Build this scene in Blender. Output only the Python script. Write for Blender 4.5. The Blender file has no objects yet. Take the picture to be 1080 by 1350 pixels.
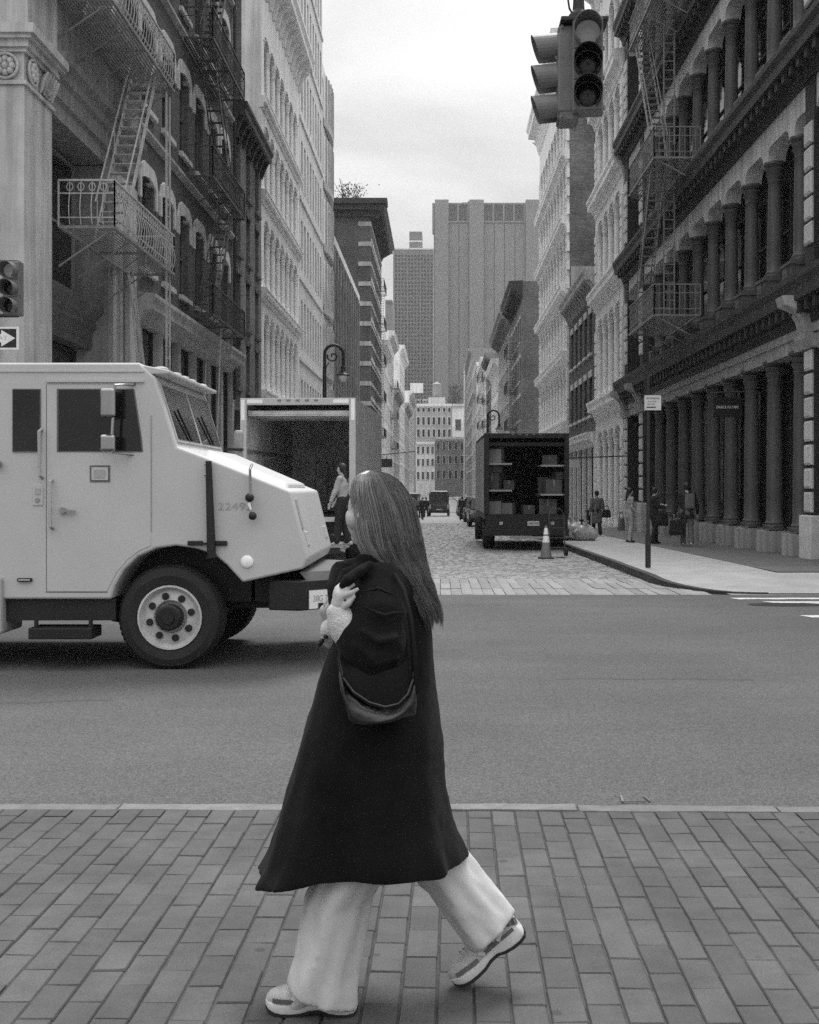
import bpy, math, random
from mathutils import Vector, Matrix, noise
R = random.Random(11)
S = bpy.context.scene
C = S.collection
rad = math.radians
F = 1520.0                      # focal length in photo pixels
# ---------------------------------------------------------------- camera
cd = bpy.data.cameras.new('camera'); cam = bpy.data.objects.new('camera', cd); C.objects.link(cam)
cam.location = (0, 0, 1.62); cam.rotation_euler = (rad(90), 0, 0)
cd.sensor_fit = 'VERTICAL'; cd.sensor_height = 36; cd.sensor_width = 28.8
cd.lens = F / 1350 * 36
cd.shift_x = -40 / 1350; cd.shift_y = -32 / 1350
cd.clip_start = 0.05; cd.clip_end = 4000
S.camera = cam
# ---------------------------------------------------------------- sky, sun, exposure
SUN_EL, SUN_AZ = rad(64), rad(14)       # azimuth measured from +Y towards +X
wd = bpy.data.worlds.new('World'); S.world = wd; wd.use_nodes = True
nt = wd.node_tree; nt.nodes.clear()
def N(t, kind, **kw):
    n = t.nodes.new(kind)
    for k, v in kw.items():
        if hasattr(n, k): setattr(n, k, v)
    return n
sky = N(nt, 'ShaderNodeTexSky', sky_type='NISHITA', sun_disc=False, sun_elevation=SUN_EL, sun_rotation=SUN_AZ)
bw = N(nt, 'ShaderNodeRGBToBW'); nt.links.new(sky.outputs[0], bw.inputs[0])
tc = N(nt, 'ShaderNodeTexCoord')
sp = N(nt, 'ShaderNodeSeparateXYZ'); nt.links.new(tc.outputs['Generated'], sp.inputs[0])
ad = N(nt, 'ShaderNodeMath', operation='ADD'); ad.inputs[1].default_value = 0.32
ab = N(nt, 'ShaderNodeMath', operation='ABSOLUTE'); nt.links.new(sp.outputs[2], ab.inputs[0]); nt.links.new(ab.outputs[0], ad.inputs[0])
dv = N(nt, 'ShaderNodeVectorMath', operation='DIVIDE')
cb = N(nt, 'ShaderNodeCombineXYZ')
for i in range(3): nt.links.new(ad.outputs[0], cb.inputs[i])
nt.links.new(tc.outputs['Generated'], dv.inputs[0]); nt.links.new(cb.outputs[0], dv.inputs[1])
nz = N(nt, 'ShaderNodeTexNoise'); nz.inputs['Scale'].default_value = 2.1; nz.inputs['Detail'].default_value = 7; nz.inputs['Roughness'].default_value = .52
nz.inputs['Distortion'].default_value = .35
nt.links.new(dv.outputs[0], nz.inputs['Vector'])
mr = N(nt, 'ShaderNodeMapRange'); nt.links.new(nz.outputs[0], mr.inputs[0])
mr.inputs[1].default_value = .30; mr.inputs[2].default_value = .70; mr.inputs[3].default_value = 4.3; mr.inputs[4].default_value = 8.5
mx = N(nt, 'ShaderNodeMix', data_type='FLOAT'); mx.inputs[0].default_value = .88
nt.links.new(bw.outputs[0], mx.inputs[2]); nt.links.new(mr.outputs[0], mx.inputs[3])
# an overcast sky is about three times brighter overhead than at the horizon
pz = N(nt, 'ShaderNodeMath', operation='POWER'); nt.links.new(ab.outputs[0], pz.inputs[0]); pz.inputs[1].default_value = 1.5
gr = N(nt, 'ShaderNodeMath', operation='MULTIPLY_ADD'); nt.links.new(pz.outputs[0], gr.inputs[0]); gr.inputs[1].default_value = 1.95; gr.inputs[2].default_value = .58
ml = N(nt, 'ShaderNodeMath', operation='MULTIPLY'); nt.links.new(mx.outputs[0], ml.inputs[0]); nt.links.new(gr.outputs[0], ml.inputs[1])
bg = N(nt, 'ShaderNodeBackground'); bg.inputs['Strength'].default_value = .084
wo = N(nt, 'ShaderNodeOutputWorld')
nt.links.new(ml.outputs[0], bg.inputs['Color']); nt.links.new(bg.outputs[0], wo.inputs[0])
ld = bpy.data.lights.new('sun', 'SUN'); ld.energy = 1.5; ld.angle = rad(22); ld.color = (1, 1, 1)
sun = bpy.data.objects.new('sun', ld); C.objects.link(sun)
sd = Vector((math.sin(SUN_AZ) * math.cos(SUN_EL), math.cos(SUN_AZ) * math.cos(SUN_EL), math.sin(SUN_EL)))
sun.rotation_euler = sd.to_track_quat('Z', 'Y').to_euler()
S.view_settings.view_transform = 'Standard'; S.view_settings.look = 'None'
S.view_settings.gamma = 1.0; S.view_settings.exposure = 0.88
S.view_settings.use_curve_mapping = False
S.cycles.use_denoising = False
S.cycles.max_bounces = 8; S.cycles.diffuse_bounces = 5; S.cycles.glossy_bounces = 3
S.cycles.volume_bounces = 0
S.cycles.sample_clamp_indirect = 2.0; S.cycles.sample_clamp_direct = 1.3

# ---------------------------------------------------------------- materials (a black and white photograph: all greys)
MATS = {}
def mat(name, v, rough=.7, var=.2, scale=2.0, bump=0., bscale=60., metal=0., fine=.08, rnd=0., spec=.4, alpha=None, coat=0.):
    if name in MATS: return MATS[name]
    m = bpy.data.materials.new(name); m.use_nodes = True; t = m.node_tree
    b = t.nodes['Principled BSDF']
    tcn = N(t, 'ShaderNodeTexCoord')
    n1 = N(t, 'ShaderNodeTexNoise'); n1.inputs['Scale'].default_value = scale; n1.inputs['Detail'].default_value = 5; n1.inputs['Roughness'].default_value = .62
    t.links.new(tcn.outputs['Object'], n1.inputs['Vector'])
    n2 = N(t, 'ShaderNodeTexNoise'); n2.inputs['Scale'].default_value = bscale; n2.inputs['Detail'].default_value = 3
    t.links.new(tcn.outputs['Object'], n2.inputs['Vector'])
    a = N(t, 'ShaderNodeMapRange'); t.links.new(n1.outputs[0], a.inputs[0])
    a.inputs[1].default_value = .3; a.inputs[2].default_value = .7; a.inputs[3].default_value = v * (1 - var); a.inputs[4].default_value = v * (1 + var)
    c = N(t, 'ShaderNodeMapRange'); t.links.new(n2.outputs[0], c.inputs[0])
    c.inputs[1].default_value = .3; c.inputs[2].default_value = .7; c.inputs[3].default_value = 1 - fine; c.inputs[4].default_value = 1 + fine
    mu = N(t, 'ShaderNodeMath', operation='MULTIPLY'); t.links.new(a.outputs[0], mu.inputs[0]); t.links.new(c.outputs[0], mu.inputs[1])
    out = mu.outputs[0]
    if rnd:
        oi = N(t, 'ShaderNodeObjectInfo'); rr = N(t, 'ShaderNodeMapRange'); t.links.new(oi.outputs['Random'], rr.inputs[0])
        rr.inputs[3].default_value = 1 - rnd; rr.inputs[4].default_value = 1 + rnd
        m2 = N(t, 'ShaderNodeMath', operation='MULTIPLY'); t.links.new(out, m2.inputs[0]); t.links.new(rr.outputs[0], m2.inputs[1]); out = m2.outputs[0]
    t.links.new(out, b.inputs['Base Color'])
    b.inputs['Roughness'].default_value = rough; b.inputs['Metallic'].default_value = metal
    b.inputs['Specular IOR Level'].default_value = spec
    if coat: b.inputs['Coat Weight'].default_value = coat; b.inputs['Coat Roughness'].default_value = .12
    if bump:
        bp = N(t, 'ShaderNodeBump'); bp.inputs['Strength'].default_value = min(1, bump); bp.inputs['Distance'].default_value = .01
        t.links.new(n2.outputs[0], bp.inputs['Height']); t.links.new(bp.outputs[0], b.inputs['Normal'])
    MATS[name] = m
    return m
def brickmat(name, v, mortar, scale=1.0, var=.35, bw_=.215, rh=.075):
    m = mat(name, v, .85, var, .35, .0, 30, fine=.1); t = m.node_tree; b = t.nodes['Principled BSDF']
    old = b.inputs['Base Color'].links[0].from_socket
    tcn = N(t, 'ShaderNodeTexCoord'); s = N(t, 'ShaderNodeSeparateXYZ'); t.links.new(tcn.outputs['Object'], s.inputs[0])
    a = N(t, 'ShaderNodeMath', operation='ADD'); t.links.new(s.outputs[0], a.inputs[0]); t.links.new(s.outputs[1], a.inputs[1])
    cbn = N(t, 'ShaderNodeCombineXYZ'); t.links.new(a.outputs[0], cbn.inputs[0]); t.links.new(s.outputs[2], cbn.inputs[1])
    br = N(t, 'ShaderNodeTexBrick'); t.links.new(cbn.outputs[0], br.inputs['Vector'])
    br.inputs['Scale'].default_value = 1.0; br.inputs['Brick Width'].default_value = bw_; br.inputs['Row Height'].default_value = rh; br.inputs['Mortar Size'].default_value = .007
    br.inputs['Color1'].default_value = (.7,) * 3 + (1,); br.inputs['Color2'].default_value = (1.3,) * 3 + (1,); br.inputs['Mortar'].default_value = (mortar / v,) * 3 + (1,)
    mm = N(t, 'ShaderNodeMix', data_type='RGBA', blend_type='MULTIPLY'); mm.inputs[0].default_value = 1
    t.links.new(old, mm.inputs[6]); t.links.new(br.outputs[0], mm.inputs[7]); t.links.new(mm.outputs[2], b.inputs['Base Color'])
    bp = N(t, 'ShaderNodeBump'); bp.inputs['Strength'].default_value = .6; bp.inputs['Distance'].default_value = .012; bp.invert = True
    t.links.new(br.outputs['Fac'], bp.inputs['Height']); t.links.new(bp.outputs[0], b.inputs['Normal'])
    return m
def streakmat(name, v, **kw):
    """stone or painted iron with vertical rain streaks and soot"""
    m = mat(name, v, **kw); t = m.node_tree; b = t.nodes['Principled BSDF']
    old = b.inputs['Base Color'].links[0].from_socket
    tcn = N(t, 'ShaderNodeTexCoord'); mp = N(t, 'ShaderNodeMapping'); mp.inputs['Scale'].default_value = (2.2, 2.2, .12)
    t.links.new(tcn.outputs['Object'], mp.inputs[0])
    n = N(t, 'ShaderNodeTexNoise'); n.inputs['Scale'].default_value = 1.6; n.inputs['Detail'].default_value = 6; n.inputs['Roughness'].default_value = .65
    t.links.new(mp.outputs[0], n.inputs['Vector'])
    a = N(t, 'ShaderNodeMapRange'); t.links.new(n.outputs[0], a.inputs[0]); a.inputs[1].default_value = .35; a.inputs[2].default_value = .66; a.inputs[3].default_value = .68; a.inputs[4].default_value = 1.1
    mu = N(t, 'ShaderNodeMath', operation='MULTIPLY'); t.links.new(old, mu.inputs[0]); t.links.new(a.outputs[0], mu.inputs[1])
    t.links.new(mu.outputs[0], b.inputs['Base Color'])
    return m
def asphalt():
    m = mat('asphalt', .102, .86, .16, .35, .75, 170, fine=.34, spec=.3); t = m.node_tree; b = t.nodes['Principled BSDF']
    old = b.inputs['Base Color'].links[0].from_socket
    tcn = N(t, 'ShaderNodeTexCoord'); mp = N(t, 'ShaderNodeMapping'); mp.inputs['Scale'].default_value = (.1, 1.3, 1)
    t.links.new(tcn.outputs['Object'], mp.inputs[0])
    n = N(t, 'ShaderNodeTexNoise'); n.inputs['Scale'].default_value = 1.1; n.inputs['Detail'].default_value = 5
    t.links.new(mp.outputs[0], n.inputs['Vector'])
    a = N(t, 'ShaderNodeMapRange'); t.links.new(n.outputs[0], a.inputs[0]); a.inputs[1].default_value = .3; a.inputs[2].default_value = .7; a.inputs[3].default_value = .93; a.inputs[4].default_value = 1.06
    vo = N(t, 'ShaderNodeTexVoronoi'); vo.inputs['Scale'].default_value = 95; t.links.new(tcn.outputs['Object'], vo.inputs['Vector'])
    c = N(t, 'ShaderNodeMapRange'); t.links.new(vo.outputs['Color'], c.inputs[0]); c.inputs[3].default_value = .6; c.inputs[4].default_value = 1.45
    mu = N(t, 'ShaderNodeMath', operation='MULTIPLY'); t.links.new(old, mu.inputs[0]); t.links.new(a.outputs[0], mu.inputs[1])
    m2 = N(t, 'ShaderNodeMath', operation='MULTIPLY'); t.links.new(mu.outputs[0], m2.inputs[0]); t.links.new(c.outputs[0], m2.inputs[1])
    t.links.new(m2.outputs[0], b.inputs['Base Color'])
    return m
def hairmat():
    m = mat('hair', .19, .36, .25, 8, 0, 40, spec=.5, fine=.1); t = m.node_tree; b = t.nodes['Principled BSDF']
    g = N(t, 'ShaderNodeNewGeometry'); old = b.inputs['Base Color'].links[0].from_socket
    a = N(t, 'ShaderNodeMapRange'); t.links.new(g.outputs['Random Per Island'], a.inputs[0]); a.inputs[3].default_value = .45; a.inputs[4].default_value = 1.7
    mu = N(t, 'ShaderNodeMath', operation='MULTIPLY'); t.links.new(old, mu.inputs[0]); t.links.new(a.outputs[0], mu.inputs[1]); t.links.new(mu.outputs[0], b.inputs['Base Color'])
    b.inputs['Anisotropic'].default_value = .5
    return m
M_ASPH = asphalt()
M_PAVER = mat('paver_concrete', .085, .8, .16, 7, .4, 190, fine=.22, rnd=.15)
_t = M_PAVER.node_tree; _g = _t.nodes.new('ShaderNodeNewGeometry')      # stains run across neighbouring pavers: world position
for _n in _t.nodes:
    if _n.type == 'TEX_NOISE': _t.links.new(_g.outputs['Position'], _n.inputs['Vector'])
_n3 = N(_t, 'ShaderNodeTexNoise'); _n3.inputs['Scale'].default_value = 1.7; _n3.inputs['Detail'].default_value = 6; _t.links.new(_g.outputs['Position'], _n3.inputs['Vector'])
_m3 = N(_t, 'ShaderNodeMapRange'); _t.links.new(_n3.outputs[0], _m3.inputs[0]); _m3.inputs[1].default_value = .3; _m3.inputs[2].default_value = .7; _m3.inputs[3].default_value = .8; _m3.inputs[4].default_value = 1.15
_v3 = N(_t, 'ShaderNodeTexVoronoi'); _v3.inputs['Scale'].default_value = 3.1; _t.links.new(_g.outputs['Position'], _v3.inputs['Vector'])
_s3 = N(_t, 'ShaderNodeMapRange'); _t.links.new(_v3.outputs['Distance'], _s3.inputs[0]); _s3.inputs[1].default_value = .05; _s3.inputs[2].default_value = .075; _s3.inputs[3].default_value = .62; _s3.inputs[4].default_value = 1.0   # trodden gum
_b3 = _t.nodes['Principled BSDF']; _o3 = _b3.inputs['Base Color'].links[0].from_socket
_q3 = N(_t, 'ShaderNodeMath', operation='MULTIPLY'); _t.links.new(_o3, _q3.inputs[0]); _t.links.new(_m3.outputs[0], _q3.inputs[1])
_q4 = N(_t, 'ShaderNodeMath', operation='MULTIPLY'); _t.links.new(_q3.outputs[0], _q4.inputs[0]); _t.links.new(_s3.outputs[0], _q4.inputs[1]); _t.links.new(_q4.outputs[0], _b3.inputs['Base Color'])
M_JOINT = mat('sand_joint', .07, .95, .3, 12, .4, 120)
M_KERB = mat('granite_kerb', .16, .75, .22, 7, .5, 130, fine=.22, rnd=.12)
M_COBBLE = mat('granite_sett', .24, .65, .1, 2.2, .4, 90, fine=.2)
M_SETTBED = mat('sett_bed', .1, .95, .2, 6, .4, 90)
M_BAND = mat('band_slab', .24, .7, .2, 5, .4, 90, fine=.15, rnd=.18)
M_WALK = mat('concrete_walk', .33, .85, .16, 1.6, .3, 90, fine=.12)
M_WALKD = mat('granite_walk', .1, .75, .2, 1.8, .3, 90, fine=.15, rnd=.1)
M_STEELK = mat('steel_kerb', .03, .6, .4, 3, .3, 50)
M_DIRT = mat('far_ground', .2, .9, .2, .3)
M_PAINT = mat('road_paint', .62, .8, .3, 14, .3, 120, fine=.2)
M_IRON = mat('black_iron', .02, .5, .3, 4, .2, 60)
M_LIMESTONE = streakmat('grey_limestone', .5, rough=.85, var=.16, scale=1.1, bump=.35, bscale=60, fine=.1)
M_LIMED = streakmat('dark_limestone', .27, rough=.85, var=.2, scale=1.0, bump=.35, bscale=60, fine=.1)
M_BRICKL = brickmat('dark_brick', .085, .1)
M_BRICKM = brickmat('mid_brick', .15, .17)
M_BRICKP = brickmat('party_brick', .14, .17, var=.5)
M_BRICKF = brickmat('tower_brick', .16, .19, var=.15)
M_LINTEL = streakmat('pale_lintel', .62, rough=.8, var=.12, scale=2, bump=.1)
M_WHITEI = streakmat('white_iron', .86, rough=.6, var=.08, scale=1.2, bump=.1)
M_WHITEI2 = streakmat('cream_iron', .9, rough=.6, var=.08, scale=1.2, bump=.1)
M_PALE = streakmat('pale_stone', .72, rough=.8, var=.12, scale=1.5, bump=.1)
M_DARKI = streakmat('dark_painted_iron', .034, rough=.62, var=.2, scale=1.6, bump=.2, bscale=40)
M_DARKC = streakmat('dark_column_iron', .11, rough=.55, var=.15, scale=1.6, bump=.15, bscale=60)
M_GREYI = streakmat('grey_painted_iron', .42, rough=.7, var=.15, scale=1.6, bump=.15)
M_BANDI = streakmat('lit_band_iron', .62, rough=.7, var=.12, scale=1.6, bump=.1)  # facade iron made paler: the light on the arcade band is in the colour
M_QUOIN = mat('quoin_stone', .55, .75, .15, 3, .3, 70, fine=.12, rnd=.1)
M_GLASS = mat('window_glass', .012, .06, .3, .8, spec=.5)
M_GLASSG = mat('grey_glass', .07, .1, .3, .8, spec=.5)
M_FRAME = mat('window_frame', .12, .6, .2, 3)
M_FRAMEW = mat('pale_frame', .42, .6, .2, 3)
M_ROOFM = mat('roof_tar', .06, .9, .2, 1)
M_INNER = mat('shop_interior', .02, .6, .3, 1)
M_FELIGHT = mat('galvanised_iron', .42, .5, .25, 4, .1, 60)
M_FEGREY = mat('underside_iron', .2, .55, .25, 4, .1, 60)  # galvanised iron darkened: the shade of platform undersides is in the colour
M_FEDARK = mat('fire_escape_iron', .05, .55, .3, 4, .1, 60)
M_TOWERC = streakmat('tower_concrete', .21, rough=.85, var=.08, scale=.06, bump=0)
M_TOWERD = streakmat('tower_panel', .155, rough=.85, var=.08, scale=.06, bump=0)
M_TRUCKW = mat('truck_paint', .5, .5, .05, 1.1, .0, 60, fine=.03, spec=.3)
M_TRUCKD = mat('chassis_black', .014, .55, .3, 3, .1, 50)
M_RUBBER = mat('rubber', .018, .75, .25, 6, .3, 80)
M_RIM = mat('white_rim', .5, .4, .2, 6)
M_CHROME = mat('chrome', .36, .12, .1, 4, metal=1.)
M_ALU = mat('ribbed_aluminium', .33, .4, .15, 1.5)
M_BOXIN = mat('box_lining', .75, .8, .35, 1.6, .2, 30)
M_BOXDK = mat('black_truck_paint', .012, .5, .25, 1.4)
M_WHITE = mat('reflective_white', .92, .35, .03, 3)
M_CARD = mat('cardboard', .09, .85, .12, 3, .1, 60, rnd=.3)
M_CARDL = mat('pale_cardboard', .2, .85, .12, 3, .1, 60, rnd=.25)
M_COAT = mat('black_wool', .009, .95, .3, 6, .3, 320, fine=.4, spec=.1)
_cb = M_COAT.node_tree.nodes['Principled BSDF']; _cb.inputs['Sheen Weight'].default_value = .04; _cb.inputs['Sheen Roughness'].default_value = .45
M_LEATHER = mat('black_leather', .008, .3, .3, 7, .15, 90, spec=.6)
M_LEATHERM = mat('matt_leather', .006, .6, .3, 7, .15, 90, spec=.15)
M_SKIN = mat('skin', .42, .55, .08, 8, .08, 150)
M_HAIR = hairmat()
M_KNIT = mat('pale_knit', .52, .9, .1, 20, .6, 160)
M_TROUSER = mat('pale_cotton', .52, .92, .06, 9, .12, 420, fine=.12)
M_SHOE = mat('pale_mesh', .42, .7, .25, 25, .4, 220)
M_SHOED = mat('grey_overlay', .12, .5, .3, 18, .2, 120)
M_SOLE = mat('white_sole', .55, .6, .08, 10, .1, 120)
M_CLOTHD = mat('dark_cloth', .02, .9, .3, 6, .3, 120)
M_CLOTHM = mat('grey_cloth', .14, .9, .2, 6, .3, 120)
M_CLOTHL = mat('pale_cloth', .38, .9, .15, 6, .3, 120)
M_HAIRD = mat('dark_hair', .018, .5, .3, 20, .4, 90)
M_PLASTIC = mat('translucent_bag', .45, .3, .25, 6, .5, 25)
M_PLASTICD = mat('dark_bag', .03, .3, .25, 6, .5, 25)
M_SIGNAL = mat('signal_housing', .15, .5, .15, 5, .1, 60)
M_LENSG = mat('grey_lens', .22, .22, .1, 20)
_lb = M_LENSG.node_tree.nodes['Principled BSDF']; _lb.inputs['Emission Color'].default_value = (1, 1, 1, 1); _lb.inputs['Emission Strength'].default_value = .035   # the lit red lamp
M_GLASSP = mat('pale_glazing', .55, .15, .2, .8)
M_FERIGHT = mat('worn_iron', .24, .5, .3, 4, .1, 60)
M_LENSD = mat('dark_lens', .006, .25, .1, 20)
M_SIGNW = mat('sign_white', .78, .5, .05, 6)
M_SIGNB = mat('sign_black', .014, .45, .1, 6)
M_SIGNG = mat('sign_grey', .5, .5, .06, 6)
M_ORANGE = mat('cone_orange', .2, .55, .1, 6)
M_LEAF = mat('leaf', .07, .7, .4, 3, rnd=.2)
M_WOOD = mat('weathered_wood', .3, .85, .2, 2)
M_GLOBE = mat('lamp_glass', .7, .25, .05, 4)
M_CARP = mat('dark_car_paint', .025, .25, .2, 1, coat=.6)
M_CARG = mat('grey_car_paint', .16, .25, .2, 1, coat=.6)

# ---------------------------------------------------------------- mesh builder
ORG = {}
def org(o): return ORG.get(o.name, Vector((0, 0, 0))) if o else Vector((0, 0, 0))
BOXF = [(0, 3, 2, 1), (4, 5, 6, 7), (0, 1, 5, 4), (1, 2, 6, 5), (2, 3, 7, 6), (3, 0, 4, 7)]
class MB:
    def __init__(s): s.v = []; s.f = []
    def add(s, vs, fs):
        n = len(s.v); s.v.extend([tuple(p) for p in vs]); s.f.extend([tuple(i + n for i in f) for f in fs]); return s
    def box(s, x0, x1, y0, y1, z0, z1):
        if x0 > x1: x0, x1 = x1, x0
        if y0 > y1: y0, y1 = y1, y0
        if z0 > z1: z0, z1 = z1, z0
        return s.add([(x0, y0, z0), (x1, y0, z0), (x1, y1, z0), (x0, y1, z0), (x0, y0, z1), (x1, y0, z1), (x1, y1, z1), (x0, y1, z1)], BOXF)
    def bar(s, p, q, w, h=None, up=(0, 0, 1)):
        p, q = Vector(p), Vector(q); d = (q - p).normalized(); h = h or w; u = Vector(up)
        if abs(d.dot(u)) > .95: u = Vector((1, 0, 0))
        a = d.cross(u).normalized() * (w / 2); b = a.cross(d).normalized() * (h / 2)
        return s.add([p - a - b, p + a - b, p + a + b, p - a + b, q - a - b, q + a - b, q + a + b, q - a + b], BOXF)
    def tube(s, pts, r, n=8, flat=None, cap=True, round_=False):
        """r: radius or list of radii or list of (a, b); flat: axis the b radius follows"""
        pts = [Vector(p) for p in pts]; m = len(pts)
        rs = [r] * m if isinstance(r, (int, float)) else list(r)
        rs = [x if isinstance(x, tuple) else (x, x) for x in rs]
        if round_:
            def capend(p, q, rr):
                d = (p - q).normalized(); k = sum(rr) / 2
                return [(p + d * k * .95, (rr[0] * .28, rr[1] * .28)), (p + d * k * .7, (rr[0] * .7, rr[1] * .7)), (p + d * k * .35, (rr[0] * .93, rr[1] * .93))]
            a = capend(pts[0], pts[1], rs[0]); b = capend(pts[-1], pts[-2], rs[-1])[::-1]
            pts = [x[0] for x in a] + pts + [x[0] for x in b]; rs = [x[1] for x in a] + rs + [x[1] for x in b]; m = len(pts)
        vs = []; ref = None
        for i in range(m):
            d = (pts[min(i + 1, m - 1)] - pts[max(i - 1, 0)])
            d = d.normalized() if d.length > 1e-9 else Vector((0, 0, 1))
            if flat is not None: u = Vector(flat)
            elif ref is None: u = Vector((0, 0, 1)) if abs(d.z) < .9 else Vector((1, 0, 0))
            else: u = ref
            u = (u - d * u.dot(d))
            if u.length < 1e-6: u = d.orthogonal()
            u.normalize(); ref = u; w = d.cross(u)
            for k in range(n):
                t = 2 * math.pi * k / n
                vs.append(pts[i] + w * (math.cos(t) * rs[i][0]) + u * (math.sin(t) * rs[i][1]))
        fs = [(i * n + k, i * n + (k + 1) % n, (i + 1) * n + (k + 1) % n, (i + 1) * n + k) for i in range(m - 1) for k in range(n)]
        if cap: fs += [tuple(range(n))[::-1], tuple((m - 1) * n + k for k in range(n))]
        return s.add(vs, fs)
    def loft(s, rings, cap=True):
        n = len(rings[0]); m = len(rings); vs = [p for r in rings for p in r]
        fs = [(i * n + k, i * n + (k + 1) % n, (i + 1) * n + (k + 1) % n, (i + 1) * n + k) for i in range(m - 1) for k in range(n)]
        if cap: fs += [tuple(range(n))[::-1], tuple((m - 1) * n + k for k in range(n))]
        return s.add(vs, fs)
    def lathe(s, prof, c=(0, 0, 0), n=16, axis='Z', sq=1., cap=True):
        rings = []
        for r, z in prof:
            ring = []
            for k in range(n):
                t = 2 * math.pi * k / n; a, b = r * math.cos(t), r * math.sin(t) * sq
                ring.append({'Z': (c[0] + a, c[1] + b, c[2] + z), 'Y': (c[0] + a, c[1] + z, c[2] - b), 'X': (c[0] + z, c[1] + a, c[2] + b)}[axis])
            rings.append(ring)
        return s.loft(rings, cap)
    def prism(s, poly, fn0, fn1):
        n = len(poly); vs = [fn0(*p) for p in poly] + [fn1(*p) for p in poly]
        fs = [tuple(range(n))[::-1], tuple(range(n, 2 * n))] + [(k, (k + 1) % n, n + (k + 1) % n, n + k) for k in range(n)]
        return s.add(vs, fs)
    def ball(s, c, r, n=10, m=7, sc=(1, 1, 1)):
        rings = []
        for i in range(1, m):
            t = math.pi * i / m
            rings.append([(c[0] + r * sc[0] * math.sin(t) * math.cos(2 * math.pi * k / n), c[1] + r * sc[1] * math.sin(t) * math.sin(2 * math.pi * k / n), c[2] - r * sc[2] * math.cos(t)) for k in range(n)])
        return s.loft(rings)
    def mesh(s, name, m, off=(0, 0, 0), smooth=False, ang=40):
        me = bpy.data.meshes.new(name); o = Vector(off)
        me.from_pydata([(p[0] - o[0], p[1] - o[1], p[2] - o[2]) for p in s.v], [], s.f)
        if m: me.materials.append(m)
        import bmesh
        b = bmesh.new(); b.from_mesh(me); bmesh.ops.recalc_face_normals(b, faces=b.faces); b.to_mesh(me); b.free()
        if smooth:
            me.polygons.foreach_set('use_smooth', [True] * len(me.polygons)); me.set_sharp_from_angle(angle=rad(ang))
        me.update(); return me
    def build(s, name, m, parent=None, smooth=False, bevel=0, ang=40, kind=None, label=None, bseg=2, blim=35):
        o = bpy.data.objects.new(name, s.mesh(name, m, org(parent), smooth, ang)); C.objects.link(o)
        if parent: o.parent = parent; ORG[o.name] = org(parent)
        if bevel:
            bm = o.modifiers.new('bevel', 'BEVEL'); bm.width = bevel; bm.segments = bseg; bm.limit_method = 'ANGLE'; bm.angle_limit = rad(blim)
        if kind: o['kind'] = kind
        if label: o['label'] = label
        return o
def inst(name, me, loc, parent=None, rot=(0, 0, 0), scale=(1, 1, 1)):
    o = bpy.data.objects.new(name, me); C.objects.link(o)
    o.location = Vector(loc) - org(parent); o.rotation_euler = rot; o.scale = scale
    if parent: o.parent = parent
    ORG[o.name] = Vector(loc)
    return o
def thing(name, label, cat, loc=(0, 0, 0), group=None, rot=None):
    o = bpy.data.objects.new(name, None); C.objects.link(o); o.location = loc; o.rotation_euler = rot or (0, 0, 0)
    o.empty_display_size = .2
    o['label'] = label; o['category'] = cat
    if group: o['group'] = group
    ORG[o.name] = Vector(loc) if rot is None else Vector((0, 0, 0))   # rotated things are modelled in local coordinates
    return o
def tag(o, label, cat, group=None):
    o['label'] = label; o['category'] = cat
    if group: o['group'] = group
    return o
def copy_tree(o, parent=None):
    c = o.copy(); C.objects.link(c)
    if parent: c.parent = parent
    for ch in list(o.children): copy_tree(ch, c)
    return c
def text(name, body, size, loc, rot, m, parent=None, align='CENTER', sx=1., ex=.001):
    cu = bpy.data.curves.new(name, 'FONT'); cu.body = body; cu.size = size; cu.align_x = align; cu.align_y = 'CENTER'; cu.extrude = ex
    cu.materials.append(m)
    tmp = bpy.data.objects.new(name, cu); C.objects.link(tmp); bpy.context.view_layer.update()
    me = bpy.data.meshes.new_from_object(tmp.evaluated_get(bpy.context.evaluated_depsgraph_get())); bpy.data.objects.remove(tmp); bpy.data.curves.remove(cu)
    me.materials.clear(); me.materials.append(m)
    o = bpy.data.objects.new(name, me); C.objects.link(o); o.location = Vector(loc) - org(parent); o.rotation_euler = rot; o.scale = (sx, 1, 1)
    if parent: o.parent = parent
    return o
def smoothmesh(o, voxel, it=3, fac=.5, disp=0., dscale=.1):
    """fuse overlapping volumes into one continuous surface"""
    m = o.modifiers.new('fuse', 'REMESH'); m.mode = 'VOXEL'; m.voxel_size = voxel; m.use_smooth_shade = True
    if it:
        k = o.modifiers.new('smooth', 'SMOOTH'); k.iterations = it; k.factor = fac
    if disp:
        t = bpy.data.textures.new(o.name + '_folds', 'CLOUDS'); t.noise_scale = dscale; t.noise_depth = 2
        d = o.modifiers.new('folds', 'DISPLACE'); d.texture = t; d.strength = disp; d.mid_level = .5
    return o
def gz(y):       # the cross street is level, the street beyond falls gently away
    return -.06 if y <= 20 else (-.06 - .011 * (y - 20) if y < 140 else -1.38)
# ================================================================ SETTING: ground, roads, pavements
LX, RX = -8.0, 8.3           # building lines of the street
CX = {-1: LX, 1: RX}
g = MB(); g.add([(-900, -20, -2.2), (900, -20, -2.2), (900, 2500, -2.2), (-900, 2500, -2.2)], [(0, 1, 2, 3)])
g.build('ground', M_DIRT)['kind'] = 'structure'
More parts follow.
